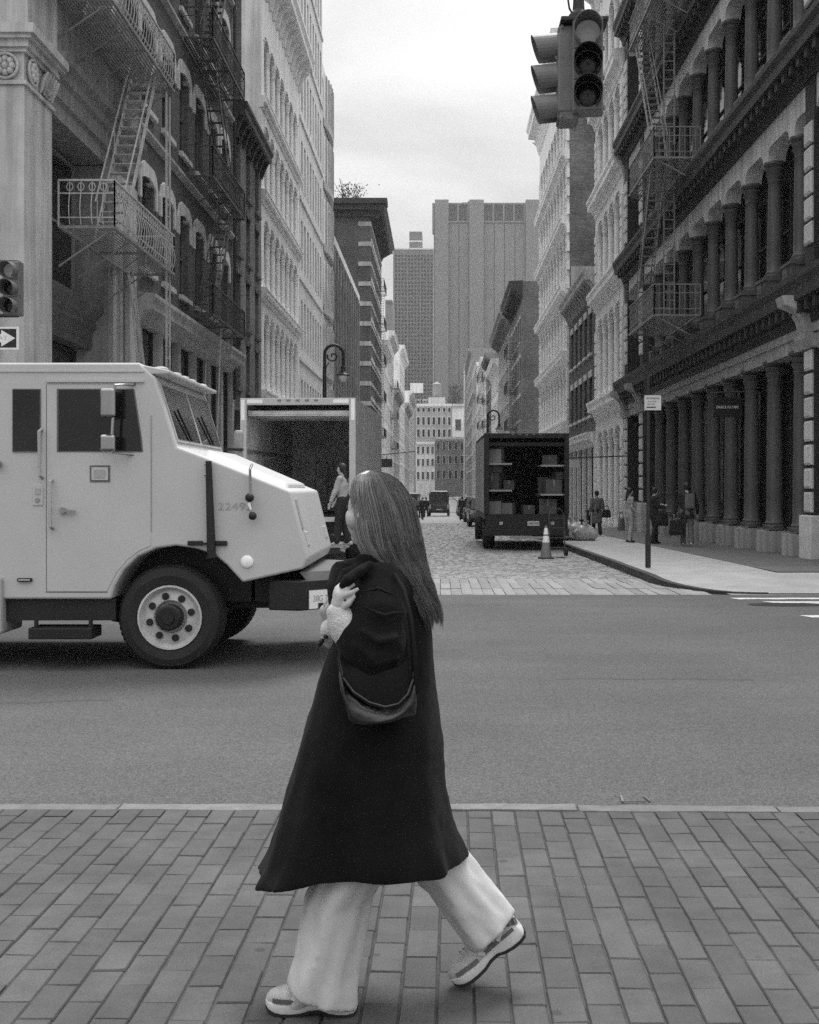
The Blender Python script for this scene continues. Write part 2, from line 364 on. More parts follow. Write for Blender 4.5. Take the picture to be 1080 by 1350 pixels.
# cross street: asphalt sheet with the slightest crown
a = MB()
xs = [-60 + 4 * i for i in range(31)]; ys = [5.6 + (18.1 - 5.6) * i / 12 for i in range(13)]
vs = [(x, y, -.06 - .05 * (abs(y - 12) / 6) ** 2 * (0 if y > 12 else 1)) for y in ys for x in xs]
a.add(vs, [(j * 31 + i, j * 31 + i + 1, (j + 1) * 31 + i + 1, (j + 1) * 31 + i) for j in range(12) for i in range(30)])
road = a.build('cross_street_road', M_ASPH, smooth=True); road['kind'] = 'structure'
# near pavement, turned a degree like the real one
TH = -rad(.87)
def pv(x, y, z=0): return (x * math.cos(TH) - y * math.sin(TH), x * math.sin(TH) + y * math.cos(TH), z)
b = MB(); b.add([pv(-30, -6, -.01), pv(30, -6, -.01), pv(30, 5.9, -.01), pv(-30, 5.9, -.01)], [(0, 1, 2, 3)])
walk = b.build('near_pavement', M_JOINT); walk['kind'] = 'structure'
PW, PL, GAPX, GAPY = .1166, .24, .0052, .0036
pm = []
for k in range(5):
    t = MB(); w, l = (PW - GAPX) / 2, (PL - GAPY) / 2; e = .004; j = [R.uniform(-.0035, .0035) for _ in range(8)]
    w2 = [w - abs(j[0]), w - abs(j[1])]
    bot = [(-w2[0], -l + j[2] * .6, -.06), (w, -l, -.06), (w2[1], l, -.06), (-w, l + j[3] * .6, -.06)]
    mid = [(p[0], p[1], -.006) for p in bot]; top = [(p[0] * (1 - e / w), p[1] * (1 - e / l), (j[4 + i]) * .45) for i, p in enumerate(bot)]
    t.loft([bot, mid, top]); pm.append(t.mesh('paver', M_PAVER))
cells = []
Y1 = 5.78
for c in range(-40, 41):
    for r_ in range(-2, 13):
        x = (c + .5) * PW - .065; y = Y1 - (r_ + .5) * PL - (.12 if c % 2 else 0)
        if y + PL / 2 > Y1 + .001: continue
        cells.append((x, y))
    if c % 2: cells.append(((c + .5) * PW - .065, None))
stuffp = MB(); n_ind = 0
vis = []
for x, y in cells:
    if y is None: continue
    p = pv(x, y); s_ = F / max(p[1], .5); px = 580 + p[0] * s_; py = 643 + 1.62 * s_
    if -30 < px < 1110 and py < 1375: vis.append((p[1], x, y))
    elif p[1] > 1.5: stuffp.add([Vector(v) + Vector(pv(x, y)) for v in [(-.054, -.117, -.05), (.054, -.117, -.05), (.054, .117, -.05), (-.054, .117, -.05), (-.053, -.116, 0), (.053, -.116, 0), (.053, .116, 0), (-.053, .116, 0)]], BOXF[1:])
vis.sort()
for i, (d, x, y) in enumerate(vis):
    if i < 300:
        o = inst('paver', R.choice(pm), pv(x, y, R.uniform(-.0035, .001)), walk, (R.gauss(0, .006), R.gauss(0, .008), TH + R.gauss(0, .005) + (math.pi if R.random() < .5 else 0)))
    else: stuffp.add([Vector(v) + Vector(pv(x, y, R.uniform(-.003, .001))) for v in [(-.054, -.117, -.05), (.054, -.117, -.05), (.054, .117, -.05), (-.054, .117, -.05), (-.052, -.115, 0), (.052, -.115, 0), (.052, .115, 0), (-.052, .115, 0)]], BOXF[1:])
for c in range(-39, 41, 2):      # half pavers closing the stagger at the kerb
    x = (c + .5) * PW - .065; y = Y1 - .06
    stuffp.add([Vector(v) + Vector(pv(x, y)) for v in [(-.054, -.057, -.05), (.054, -.057, -.05), (.054, .057, -.05), (-.054, .057, -.05), (-.053, -.056, 0), (.053, -.056, 0), (.053, .056, 0), (-.053, .056, 0)]], BOXF[1:])
stuffp.build('outer_pavers', M_PAVER, walk, kind='stuff')
x = -26.0
kk = 0
while x < 26:        # granite kerb stones with broken arrises
    L = R.uniform(.85, 1.9); q = MB(); n = 7
    x1 = x + L - .012
    rr = [[(x + (x1 - x) * i / n, Y1 + .012 + (R.uniform(0, .012)), 0), (x + (x1 - x) * i / n, Y1 + .138 + R.uniform(-.012, .01), 0)] for i in range(n + 1)]
    if kk % 3 == 0: rr[-1][1] = (rr[-1][1][0] - .03, rr[-1][1][1] - .05, 0)
    dz = R.uniform(-.008, .006)
    rings = [[pv(a_[0], a_[1], -.15), pv(b_[0], b_[1], -.15), pv(b_[0], b_[1], -.018 + dz), pv(b_[0], b_[1] - .014, dz), pv(a_[0], a_[1], dz)] for a_, b_ in rr]
    q.loft(rings); q.build('kerb_stone', M_KERB, walk, bevel=.004)
    x += L; kk += 1
# street beyond: sett bed, flat far road
b = MB()
yy = [21.4 + i * 6 for i in range(60)]
b.add([(xx, y, gz(y) - .016) for y in yy for xx in (-4.6, 4.2)], [(2 * i, 2 * i + 1, 2 * i + 3, 2 * i + 2) for i in range(len(yy) - 1)])
sett_road = b.build('sett_road', M_SETTBED); sett_road['kind'] = 'structure'
q = MB(); y = 21.46
while y < 74:
    dy = R.uniform(.09, .11); x = -4.55 + R.uniform(-.1, .1)
    while x < 4.1:
        w = R.uniform(.12, .2); z = gz(y) + R.gauss(0, .004); t1, t2 = R.gauss(0, .005), R.gauss(0, .005)
        x0, x1, y0, y1 = x + .008, x + w - .008, y + .007, y + dy - .007; e = .016
        q.add([(x0, y0, z - .06), (x1, y0, z - .06), (x1, y1, z - .06), (x0, y1, z - .06), (x0, y0, z - .02), (x1, y0, z - .02), (x1, y1, z - .02), (x0, y1, z - .02),
               (x0 + e, y0 + e, z + t1), (x1 - e, y0 + e, z + t2), (x1 - e, y1 - e, z - t1), (x0 + e, y1 - e, z - t2)],
              [(0, 1, 5, 4), (1, 2, 6, 5), (3, 0, 4, 7), (4, 5, 9, 8), (5, 6, 10, 9), (6, 7, 11, 10), (7, 4, 8, 11), (8, 9, 10, 11)])
        x += w
    y += dy
q.build('granite_setts', M_COBBLE, sett_road, kind='stuff')
b = MB()
yy = [74 + i * 6 for i in range(60)]
b.add([(xx, y, gz(y) - .012) for y in yy for xx in (-4.6, 4.2)], [(2 * i, 2 * i + 1, 2 * i + 3, 2 * i + 2) for i in range(len(yy) - 1)])
b.build('far_road', M_COBBLE)['kind'] = 'structure'
# band of long slabs where the street meets the cross street
b = MB(); b.add([(-7.8, 18.08, -.1), (4.6, 18.08, -.1), (4.6, 21.45, -.1), (-7.8, 21.45, -.1)], [(0, 1, 2, 3)])
band = b.build('crossing_band', M_JOINT); band['kind'] = 'structure'
bm_ = [MB().box(-.083, .083, -.55, .55, -.05, 0).mesh('band_slab', M_BAND), MB().box(-.08, .08, -.55, .55, -.05, 0).mesh('band_slab', M_BAND)]
for r_ in range(3):
    for c in range(68):
        x = -7.3 + c * .172; y = 18.12 + .555 + r_ * 1.115
        if -2.6 < x + .0 < 4.5: inst('band_slab', R.choice(bm_), (x, y, gz(y) - .004 + R.uniform(-.007, .006)), band, (R.gauss(0, .003), R.gauss(0, .012), R.gauss(0, .004)))
q = MB()
for r_ in range(3):
    for c in range(28):
        x = -7.3 + c * .172; y = 18.12 + .555 + r_ * 1.115
        if x <= -2.6: q.box(x - .08, x + .08, y - .55, y + .55, gz(y) - .05, gz(y) - .004)
q.build('outer_band_slabs', M_BAND, band, kind='stuff')
b = MB(); b.add([(-60, 18.02, -.075), (-7.8, 18.02, -.075), (-7.8, 21.5, -.075), (-60, 21.5, -.075)], [(0, 1, 2, 3)]); b.build('left_apron', M_WALK)['kind'] = 'structure'
# pavements on both sides
def pavement(name, sgn, kx, m, yc):
    o_ = []                      # outline of the kerb from the far end round the corner
    n = 26
    for i in range(n + 1): o_.append((kx, 360 - (360 - yc - 2.2) * (i / n) ** .35))
    for i in range(1, 9):
        t = i / 8 * math.pi / 2
        o_.append((kx + sgn * 1.5 * (1 - math.cos(t)), yc + 2.2 * (1 - math.sin(t))))
    o_.append((sgn * 60, yc - .05))
    inner = [(sgn * max(abs(p[0]), 9.5), max(p[1], 21.0)) for p in o_]
    s_ = MB(); n = len(o_)
    def zk(p): return gz(p[1]) + (.004 + .146 * min(1, max(0, (p[1] - yc - .2) / 2.3)))
    v = [(p[0], p[1], zk(p)) for p in o_] + [(p[0], p[1], gz(p[1]) + .15) for p in inner]
    f = [(i, i + 1, n + i + 1, n + i) for i in range(n - 1)]
    s_.add(v, f); s_.build(name, m)['kind'] = 'structure'
    k_ = MB()
    for i in range(n - 2):
        p, q_ = Vector((*o_[i], 0)), Vector((*o_[i + 1], 0)); d = (q_ - p).normalized(); nn = Vector((d.y, -d.x, 0)) * (1 if sgn > 0 else -1)
        z0, z1 = zk(o_[i]), zk(o_[i + 1])
        A = [p, q_]; w = nn * -.13
        k_.add([(p.x, p.y, z0 - .3), (q_.x, q_.y, z1 - .3), (q_.x, q_.y, z1 + .006), (p.x, p.y, z0 + .006), (p.x + w.x, p.y + w.y, z0 - .3), (q_.x + w.x, q_.y + w.y, z1 - .3), (q_.x + w.x, q_.y + w.y, z1 + .006), (p.x + w.x, p.y + w.y, z0 + .006)],
               [(0, 1, 2, 3), (3, 2, 6, 7), (4, 7, 6, 5)])
    k_.build(name + '_kerb', M_STEELK)['kind'] = 'structure'
pavement('right_pavement', 1, 3.72, M_WALK, 18.3)
pavement('left_pavement', -1, -4.45, M_WALK, 18.3)
b = MB(); b.add([(4.6, 18.06, -.072), (60, 18.06, -.072), (60, 20.9, -.07), (4.6, 20.9, -.07)], [(0, 1, 2, 3)]); b.build('right_apron', M_BAND)['kind'] = 'structure'
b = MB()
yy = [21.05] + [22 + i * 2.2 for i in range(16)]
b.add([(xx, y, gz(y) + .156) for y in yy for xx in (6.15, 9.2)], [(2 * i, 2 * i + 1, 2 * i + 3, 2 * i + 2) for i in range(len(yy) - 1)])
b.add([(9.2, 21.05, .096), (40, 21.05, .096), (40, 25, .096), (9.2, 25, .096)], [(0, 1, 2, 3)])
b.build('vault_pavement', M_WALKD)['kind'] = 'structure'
# crossing bars, patch, utility mark on the asphalt
for (x0, y0, w) in ((4.4, 17.55, .2), (4.75, 17.02, .22), (5.3, 16.75, .2), (4.72, 15.15, .26), (5.05, 14.35, .22), (5.0, 13.2, .3)):
    q = MB(); n = 12; L = 3.4; top = []
    for i in range(n + 1): top.append((x0 + (x0 - 4.4) * .0 + L * i / n, y0 + R.uniform(-.02, .02), -.056)); 
    bot = [(p[0] + .1, p[1] - w + R.uniform(-.02, .02), -.056) for p in top]
    q.add(top + bot, [(i, i + 1, n + 2 + i, n + 1 + i) for i in range(n)]); q.build('crossing_bar', M_PAINT, road)
q = MB(); q.add([(4.98 + .58 * math.cos(t * .2618) * (1 + R.uniform(-.06, .06)), 16.55 + .24 * math.sin(t * .2618), -.0552) for t in range(24)], [tuple(range(24))]); q.build('tar_patch', M_IRON, road)
for (p, q_, w) in (((1.0, 6.3), (1.13, 6.31), .006), ((1.15, 6.31), (1.135, 6.42), .008), ((1.0, 6.3), (1.01, 6.43), .012)):
    t = MB(); t.bar((*p, -.0955), (*q_, -.0955), w, .006); t.build('utility_mark', M_KERB, road)
# sewer grate line and thin cracks in the asphalt
for i in range(6):
    x, y = R.uniform(-5, 6), R.uniform(6.6, 16); pts = []; d = R.uniform(-.25, .25)
    for k in range(9): pts.append((x, y)); x += R.uniform(.12, .3); y += R.uniform(-.06, .06) + d * .12
    q = MB()
    for k in range(8):
        w = .003 + .003 * R.random(); z = -.0565 - .05 * (abs(pts[k][1] - 12) / 6) ** 2 * (0 if pts[k][1] > 12 else 1) + .004
        q.add([(pts[k][0], pts[k][1] - w, z), (pts[k + 1][0], pts[k + 1][1] - w, z), (pts[k + 1][0], pts[k + 1][1] + w, z), (pts[k][0], pts[k][1] + w, z)], [(0, 1, 2, 3)])
    q.build('crack', M_STEELK, road)

# ================================================================ BUILDINGS
def P(sd_, u, z, d=0.): return (CX[sd_] - sd_ * d, u, z)       # u along the street, d out of the wall into the street
def sbox(m_, sd_, u0, u1, z0, z1, d0, d1): return m_.box(CX[sd_] - sd_ * d0, CX[sd_] - sd_ * d1, u0, u1, z0, z1)
def prof(m_, sd_, pts, u0, u1): return m_.prism(pts, lambda d, z: P(sd_, u0, z, d), lambda d, z: P(sd_, u1, z, d))
def cornice_pts(z, h, out, base=0.):      # a classical cornice section: bed mould, corona, cyma
    return [(base - .12, z), (base + .06, z), (base + .1, z + h * .18), (base + out * .35, z + h * .34), (base + out * .4, z + h * .42), (base + out * .86, z + h * .46), (base + out * .86, z + h * .7), (base + out, z + h * .86), (base + out, z + h), (base - .12, z + h + .06)]
WT = {}
def wintmpl(sd_, w, h, kind, fm, gm):
    k = (sd_, w, h, kind, fm.name, gm.name)
    if k not in WT:
        a_ = MB(); x = -sd_
        def bx(m_, u0, u1, z0, z1, d0, d1): m_.box(x * d0, x * d1, u0, u1, z0, z1)
        t = .07
        bx(a_, -w / 2, -w / 2 + t, 0, h, -.26, -.14); bx(a_, w / 2 - t, w / 2, 0, h, -.26, -.14)
        bx(a_, -w / 2 + t, w / 2 - t, 0, t, -.26, -.13); bx(a_, -w / 2 + t, w / 2 - t, h - t, h, -.26, -.14)
        if kind != 'shop': bx(a_, -w / 2 + t, w / 2 - t, h * .5 - .03, h * .5 + .03, -.25, -.15)
        if kind == 'four': bx(a_, -.02, .02, t, h * .5 - .03, -.24, -.16); bx(a_, -.02, .02, h * .5 + .03, h - t, -.24, -.16)
        g_ = MB(); bx(g_, -w / 2 + t * .6, w / 2 - t * .6, t * .6, h - t * .6, -.215, -.2)
        b_ = MB(); bx(b_, -w / 2 + t * .6, w / 2 - t * .6, h * R.uniform(.45, .75), h - t, -.235, -.228)
        WT[k] = (a_.mesh('window', fm), g_.mesh('pane', gm))
    return WT[k]
def window(root, sd_, u, z, w, h, kind='two', fm=None, gm=None, d=0.):
    a_, g_ = wintmpl(sd_, w, h, kind, fm or M_FRAME, gm or M_GLASS)
    o = inst('window', a_, P(sd_, u, z, d), root); p = inst('pane', g_, P(sd_, u, z, d), o)
    return o
def wall_rows(m_, sd_, u0, u1, z0, z1, rows, d0=-.3, d1=0.):
    z = z0
    for (a_, b_, ops) in sorted(rows, key=lambda r_: r_[0]):
        if a_ > z: sbox(m_, sd_, u0, u1, z, a_, d0, d1)
        u = u0
        for (ua, ub) in sorted(ops):
            if ua > u: sbox(m_, sd_, u, ua, a_, b_, d0, d1)
            u = ub
        if u < u1: sbox(m_, sd_, u, u1, a_, b_, d0, d1)
        z = b_
    if z < z1: sbox(m_, sd_, u0, u1, z, z1, d0, d1)
def body(root, sd_, u0, u1, z1, m_, depth=14, dback=-.3, inner=None):
    q_ = MB(); sbox(q_, sd_, u0, u1, -2.2, z1, dback - .01, dback - depth); q_.build('party_wall', m_, root)
def building(name, label, sd_, u0, u1, cat='building', group=None):
    return thing(name, label, cat, P(sd_, (u0 + u1) / 2, gz((u0 + u1) / 2)), group)
def lintels(root, sd_, us, z, w, h, m_, arch=False, out=.06):
    k = ('lin', sd_, w, h, arch, m_.name)
    if k not in WT:
        q_ = MB()
        if arch:
            pts = [(-w / 2, -.55), (-w / 2, 0), (-w / 2 + .18, h * .7), (-w / 2 + .45, h), (w / 2 - .45, h), (w / 2 - .18, h * .7), (w / 2, 0), (w / 2, -.55), (w / 2 - .2, -.55), (w / 2 - .2, 0)] + [(w / 2 - .2 - (w - .4) * i / 8, .16 * math.sin(math.pi * i / 8)) for i in range(1, 8)] + [(-w / 2 + .2, 0), (-w / 2 + .2, -.55)]
        else: pts = [(-w / 2, 0), (w / 2, 0), (w / 2, h), (-w / 2, h)]
        q_.prism(pts, lambda u, zz: (-sd_ * -.2, u, zz), lambda u, zz: (-sd_ * out, u, zz)); WT[k] = q_.mesh('lintel', m_)
    for u in us: inst('lintel', WT[k], P(sd_, u, z), root)
def sills(root, sd_, us, z, w, m_, h=.14, out=.12):
    k = ('sill', sd_, w, h, m_.name)
    if k not in WT:
        q_ = MB(); q_.box(-sd_ * -.12, -sd_ * out, -w / 2, w / 2, -h, 0); WT[k] = q_.mesh('sill', m_)
    for u in us: inst('sill', WT[k], P(sd_, u, z), root)
def arcade(m_, sd_, us, pw, zs, rise, zt, d0, d1, rr=.42):
    """band of wall with round-cornered openings between the supports at us"""
    for ua, ub in zip(us[:-1], us[1:]):
        a_, b_ = ua + pw / 2, ub - pw / 2; r_ = min(rr, (b_ - a_) / 2); pts = [(ua, zt), (ua, zs), (a_, zs)]
        for i in range(1, 7): t = i / 6 * math.pi / 2; pts.append((a_ + r_ * (1 - math.cos(t)), zs + rise * math.sin(t)))
        for i in range(0, 6): t = (6 - i) / 6 * math.pi / 2; pts.append((b_ - r_ * (1 - math.cos(t)), zs + rise * math.sin(t)))
        pts += [(b_, zs), (ub, zs), (ub, zt)]
        m_.prism(pts, lambda u, z: P(sd_, u, z, d0), lambda u, z: P(sd_, u, z, d1))
def column_mesh(name, h, r0, m_, n=16, corinth=True):
    r1 = r0 * .84; p = [(r0 * 1.36, 0), (r0 * 1.36, .05), (r0 * 1.42, .08), (r0 * 1.36, .12), (r0 * 1.14, .13), (r0 * 1.22, .17), (r0 * 1.14, .2), (r0, .23)]
    for i in range(1, 8): t = i / 8; p.append((r0 - (r0 - r1) * t ** 1.6, .23 + (h - .23 - .52) * t))
    c = h - .52
    p += [(r1, c), (r1 * 1.18, c + .03), (r1, c + .06)]
    if corinth: p += [(r1 * 1.05, c + .1), (r1 * 1.4, c + .22), (r1 * 1.12, c + .24), (r1 * 1.5, c + .37), (r1 * 1.2, c + .39), (r1 * 1.72, c + .46)]
    p += [(r1 * 1.7, c + .52)]
    return MB().lathe(p, n=n).mesh(name, m_, smooth=True, ang=50)
def quoins(root, sd_, u0, u1, z0, z1, n, m_, d=.06, corner=True):
    h = (z1 - z0) / n; k = ('quoin', sd_, round(u1 - u0, 3), round(h, 3), m_.name)
    if k not in WT:
        q_ = MB(); w = (u1 - u0) / 2; e = .05
        def rg(x_, ee): return [(x_, -w + ee, .04 + ee), (x_, w - ee, .04 + ee), (x_, w - ee, h - .04 - ee), (x_, -w + ee, h - .04 - ee)]
        q_.loft([rg(sd_ * .5, 0), rg(-sd_ * (d - .03), 0), rg(-sd_ * d, e)]); WT[k] = q_.mesh('quoin_block', m_)
    for i in range(n): inst('quoin_block', WT[k], P(sd_, (u0 + u1) / 2, z0 + i * h), root)

# ---------------------------------------------------------------- right: dark cast-iron building with colonnades
r1 = building('cast_iron_building', 'dark cast-iron building with tall colonnades and black fire escape, right of the street', 1, 22, 52)
sd_ = 1
cols = [27.4 + 2.2 * k for k in range(9)]
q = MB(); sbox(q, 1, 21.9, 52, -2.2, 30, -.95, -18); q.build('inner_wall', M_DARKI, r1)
FL = [(-.55, 4.85, 5.3, 6.35), (6.95, 9.95, 10.8, 11.75), (12.35, 15.35, 16.2, 17.15), (17.75, 20.75, 21.55, 22.5), (23.1, 26.15, 26.95, 27.9)]
cm = [column_mesh('column', FL[0][1] - .55, .21, M_DARKC, 20), column_mesh('column', FL[1][1] - FL[1][0], .195, M_DARKC, 20)]
pl = MB(); pl.box(-.38, .38, -.38, .38, -1.2, .0); plm = pl.mesh('plinth', M_GREYI)
for fi, (zb, zt, za, zc) in enumerate(FL):
    zb_ = .58 if fi == 0 else zb
    for u in cols:
        o = inst('column', cm[0 if fi == 0 else 1], P(1, u, zb_ if fi else .55, -.3), r1)
        if fi == 0: inst('plinth', plm, P(1, u, .555 + gz(u) * .25, -.3), o)
        else:
            k = ('ped',)
            if k not in WT:
                t = MB(); t.box(-.36, .36, -.36, .36, -.52, 0); t.box(-.4, .4, -.4, .4, -.08, -.001); t.box(-.41, -.36, -.18, .18, -.42, -.14); WT[k] = t.mesh('pedestal', M_DARKC)
            inst('pedestal', WT[k], P(1, u, zb, -.3), o)
    # wall piers, one near and two at the far end
    for (u0, u1) in ((22.0, 23.0), (25.55, 26.3), (47.1, 48.0), (51.0, 51.95)):
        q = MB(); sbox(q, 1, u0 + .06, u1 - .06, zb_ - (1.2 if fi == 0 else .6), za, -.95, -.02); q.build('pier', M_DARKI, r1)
        quoins(r1, 1, u0 + .12, u1 - .12, zb_ + (.45 if fi == 0 else .1), zt - .1, 7 if fi == 0 else 5, M_QUOIN if u0 < 30 or 1 else M_GREYI, .05)
        if fi == 0:
            q = MB(); sbox(q, 1, u0 - .04, u1 + .04, -1.2, zb_ + .42, -.5, .1); q.build('pier_base', M_QUOIN, r1, bevel=.02)
            q = MB(); prof(q, 1, [(-.1, zt - .12), (.08, zt - .1), (.2, zt + .1), (.22, zt + .2), (-.1, zt + .2)], u0 - .06, u1 + .06); q.build('pier_capital', M_GREYI, r1)
            for uu in (u0 + .22, u1 - .22):      # scrolled brackets carrying the cornice over the pier
                q = MB(); prof(q, 1, [(-.05, zt + .2), (.16, zt + .22), (.22, zt + .5), (.38, zt + .75), (.62, zt + .85), (.68, zt + 1.05), (-.05, zt + 1.05)], uu - .13, uu + .13); q.build('bracket', M_GREYI, r1)
    q = MB()
    us = [26.25 - .25] + cols + [47.1 + .25]
    if fi == 0:
        sbox(q, 1, 22, 52, zt - .05, za + .05, -.55, -.06); sbox(q, 1, 22, 52, zt + .25, za + .04, -.05, .0)
        q.build('lintel_beam', M_GREYI, r1)
    else:
        arcade(q, 1, us, .4, zt - .02, .32, za, -.52, -.06, rr=.34); q.build('arcade_band', M_BANDI, r1)
        q = MB(); arcade(q, 1, [22.75, 25.8], .3, zt - .02, .4, za, -.52, -.07); q.build('end_arch', M_BANDI, r1); q = MB(); arcade(q, 1, [47.8, 51.2], .3, zt - .02, .4, za, -.52, -.07); q.build('end_arch', M_BANDI, r1)
    q = MB(); prof(q, 1, cornice_pts(za, zc - za, .52, -.02), 21.6, 52.1); q.build('cornice', M_DARKI, r1)
    q = MB()
    for i in range(int(30 / .55)):
        u = 22.2 + i * .55; sbox(q, 1, u, u + .2, za + (zc - za) * .2, za + (zc - za) * .44, .0, .36)
    q.build('cornice_modillions', M_DARKI, r1, kind='stuff')
    if fi < 4:    # parapet rail with openings between pedestals above the cornice
        q = MB(); zz = zc + .07
        sbox(q, 1, 22, 52, zz, FL[fi + 1][0] - .4, -.6, -.1); sbox(q, 1, 22, 52, FL[fi + 1][0] - .39, FL[fi + 1][0] - .3, -.66, -.02); q.build('balustrade', M_DARKC, r1)
    # glazing behind the columns
    for ua, ub in list(zip([26.25] + cols, cols + [47.1])) + [(23.0, 25.5), (48.0, 51.0)]:
        w = ub - ua - .3; h = (zt - zb_ + (.0 if fi else .6)) - .35
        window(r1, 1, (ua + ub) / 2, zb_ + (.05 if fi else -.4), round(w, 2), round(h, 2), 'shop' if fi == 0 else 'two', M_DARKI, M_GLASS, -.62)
# ---------------------------------------------------------------- generic iron / stone front used by the pale buildings
def iron_front(root, sd_, u0, u1, floors, nb, m_, cm_, top, storefront=True, colr=.16, archr=.35, wk='two', top_h=1.3, top_out=.9, quo=False, belts=.5, gm=None, brk=True, bout=.5):
    pw = .8; step = (u1 - u0 - 2 * pw) / nb; us = [u0 + pw + step * i for i in range(nb + 1)]
    q_ = MB(); sbox(q_, sd_, u0 + .01, u1 - .01, -2.2, top, -.6, -.9); q_.build('back_wall', m_, root)
    for fi, (zb, zt) in enumerate(floors):
        nxt = floors[fi + 1][0] if fi + 1 < len(floors) else top
        for (a_, b_) in ((u0, u0 + pw - .1), (u1 - pw + .1, u1)):
            q_ = MB(); sbox(q_, sd_, a_, b_, zb if fi else -2.2, zt, -.6, 0); q_.build('pier', m_, root)
            if quo: quoins(root, sd_, a_ + .02, b_ - .02, zb, zt - .2, 6, m_, .07)
        ck = column_mesh('column', zt - zb - .1, colr, cm_, 12)
        for u in us: inst('column', ck, P(sd_, u, zb, -.14), root)
        q_ = MB(); arcade(q_, sd_, [us[0] - .1] + us[1:-1] + [us[-1] + .1], colr * 2.2, zt - .1, archr, zt + archr + .15, -.6, 0, rr=9 if archr > .3 else .3)
        z_ = zt + archr + .15; sbox(q_, sd_, u0, us[0] - .1, zt, z_, -.6, 0); sbox(q_, sd_, us[-1] + .1, u1, zt, z_, -.6, 0)
        if nxt - .05 > z_: sbox(q_, sd_, u0, u1, z_, nxt, -.6, -.01)
        q_.build('spandrel', m_, root)
        q_ = MB(); last = fi == len(floors) - 1
        if last: prof(q_, sd_, cornice_pts(top - top_h, top_h, top_out), u0 - .1, u1 + .1)
        else: prof(q_, sd_, cornice_pts(nxt - belts - .1, belts, bout), u0 - .04, u1 + .04)
        q_.build('cornice', m_, root)
        if last and brk:
            q_ = MB(); k = int((u1 - u0) / 1.1)
            q_ = MB(); prof(q_, sd_, [(0, top - top_h - .7), (.12, top - top_h - .65), (.3, top - top_h + .1), (.62, top - top_h + .35), (0, top - top_h + .35)], -.13, .13)
            bm2 = q_.mesh('bracket', m_, P(sd_, 0, 0))
            for i in range(k + 1): inst('bracket', bm2, P(sd_, u0 + .3 + (u1 - u0 - .6) * i / k, 0), root)
        for ua, ub in zip(us[:-1], us[1:]):
            window(root, sd_, (ua + ub) / 2, zb + .05, round(step - colr * 1.2, 2), round(zt - zb + archr, 2), wk, m_, gm or M_GLASSG, -.2)
            q_ = None
    q_ = MB(); sbox(q_, sd_, u0, u1, top, top + .1, -.9, -14); q_.build('roof', M_ROOFM, root)
def brick_front(root, sd_, u0, u1, top, rows, us, w, m_, lm=None, arch=False, cornice=None, cm_=None, shop=None, sh=None, wk='two', fm=None, gm=None, lh=.35, sill=True, party=None, depth=14):
    q_ = MB(); rr = [(zs, zs + h, [(u - w / 2, u + w / 2) for u in us]) for (zs, h) in rows]
    zb = sh if sh else -2.2
    wall_rows(q_, sd_, u0, u1, zb, top, rr); q_.build('wall', m_, root)
    body(root, sd_, u0, u1, top, party or m_, depth)
    for (zs, h) in rows:
        for u in us: window(root, sd_, u, zs, w, h, wk, fm, gm)
        if lm: lintels(root, sd_, us, zs + h - (.0 if not arch else .12), w + (.1 if not arch else .75), lh, lm, arch)
        if sill: sills(root, sd_, us, zs, w + .25, lm or m_)
    if cornice:
        q_ = MB(); prof(q_, sd_, cornice_pts(top - cornice[0], cornice[0], cornice[1]), u0 - .05, u1 + .05); q_.build('cornice', cm_ or m_, root)
        k = max(2, int((u1 - u0) / .9)); b_ = MB(); z_ = top - cornice[0]
        prof(b_, sd_, [(0, z_ - .35), (.1, z_ - .3), (.25, z_ + .1), (cornice[1] * .7, z_ + cornice[0] * .42), (0, z_ + cornice[0] * .42)], -.09, .09); bm2 = b_.mesh('bracket', cm_ or m_, P(sd_, 0, 0))
        for i in range(k + 1): inst('bracket', bm2, P(sd_, u0 + .2 + (u1 - u0 - .4) * i / k, 0), root)
    if shop:      # shop front: posts, cornice, dark glass
        n = max(2, round((u1 - u0) / 2.3)); st = (u1 - u0 - .4) / n
        for i in range(n + 1):
            q_ = MB(); sbox(q_, sd_, u0 + i * st, u0 + .4 + i * st, -2.2, sh - .7, -.35, .05); q_.build('shop_post', shop, root)
            if i < n: window(root, sd_, u0 + .4 + i * st + (st - .4) / 2, gz(u0) + .15, round(st - .4, 2), round(sh - .7 - gz(u0) - .15, 2), 'shop', M_DARKI, M_GLASS)
        q_ = MB(); prof(q_, sd_, cornice_pts(sh - .75, .75, .5), u0 - .02, u1 + .02); sbox(q_, sd_, u0, u1, sh - .75, sh, -.35, -.13); q_.build('shop_cornice', shop, root)
# right side, going away
r2 = building('pale_iron_building', 'pale cast-iron building with arched windows beside the dark colonnaded one', 1, 52.2, 61.5)
iron_front(r2, 1, 52.2, 61.5, [(-.3, 4.3), (6.2, 10.1), (11.9, 15.2), (16.9, 20.2), (21.6, 25)], 4, M_WHITEI, M_WHITEI2, 28.5, quo=True, belts=.9)
q = MB(); sbox(q, 1, 52.2, 61.5, -2.2, 28.4, -.91, -15); q.build('party_wall', M_BRICKP, r2)
r2b = building('low_brick_building', 'low dark brick house with a pale shop cornice before the bare brick wall', 1, 61.5, 74)
brick_front(r2b, 1, 61.6, 74, 13.3, [(5.6, 2.1), (9.0, 2.2)], [63.4, 65.6, 67.8, 70, 72.2], 1.15, M_BRICKL, M_LINTEL, cornice=(1.0, .7), cm_=M_GREYI, shop=M_PALE, sh=4.6)
r3 = building('white_ornate_building', 'tall white ornate iron building with projecting cornices and bare brick side wall', 1, 75, 96)
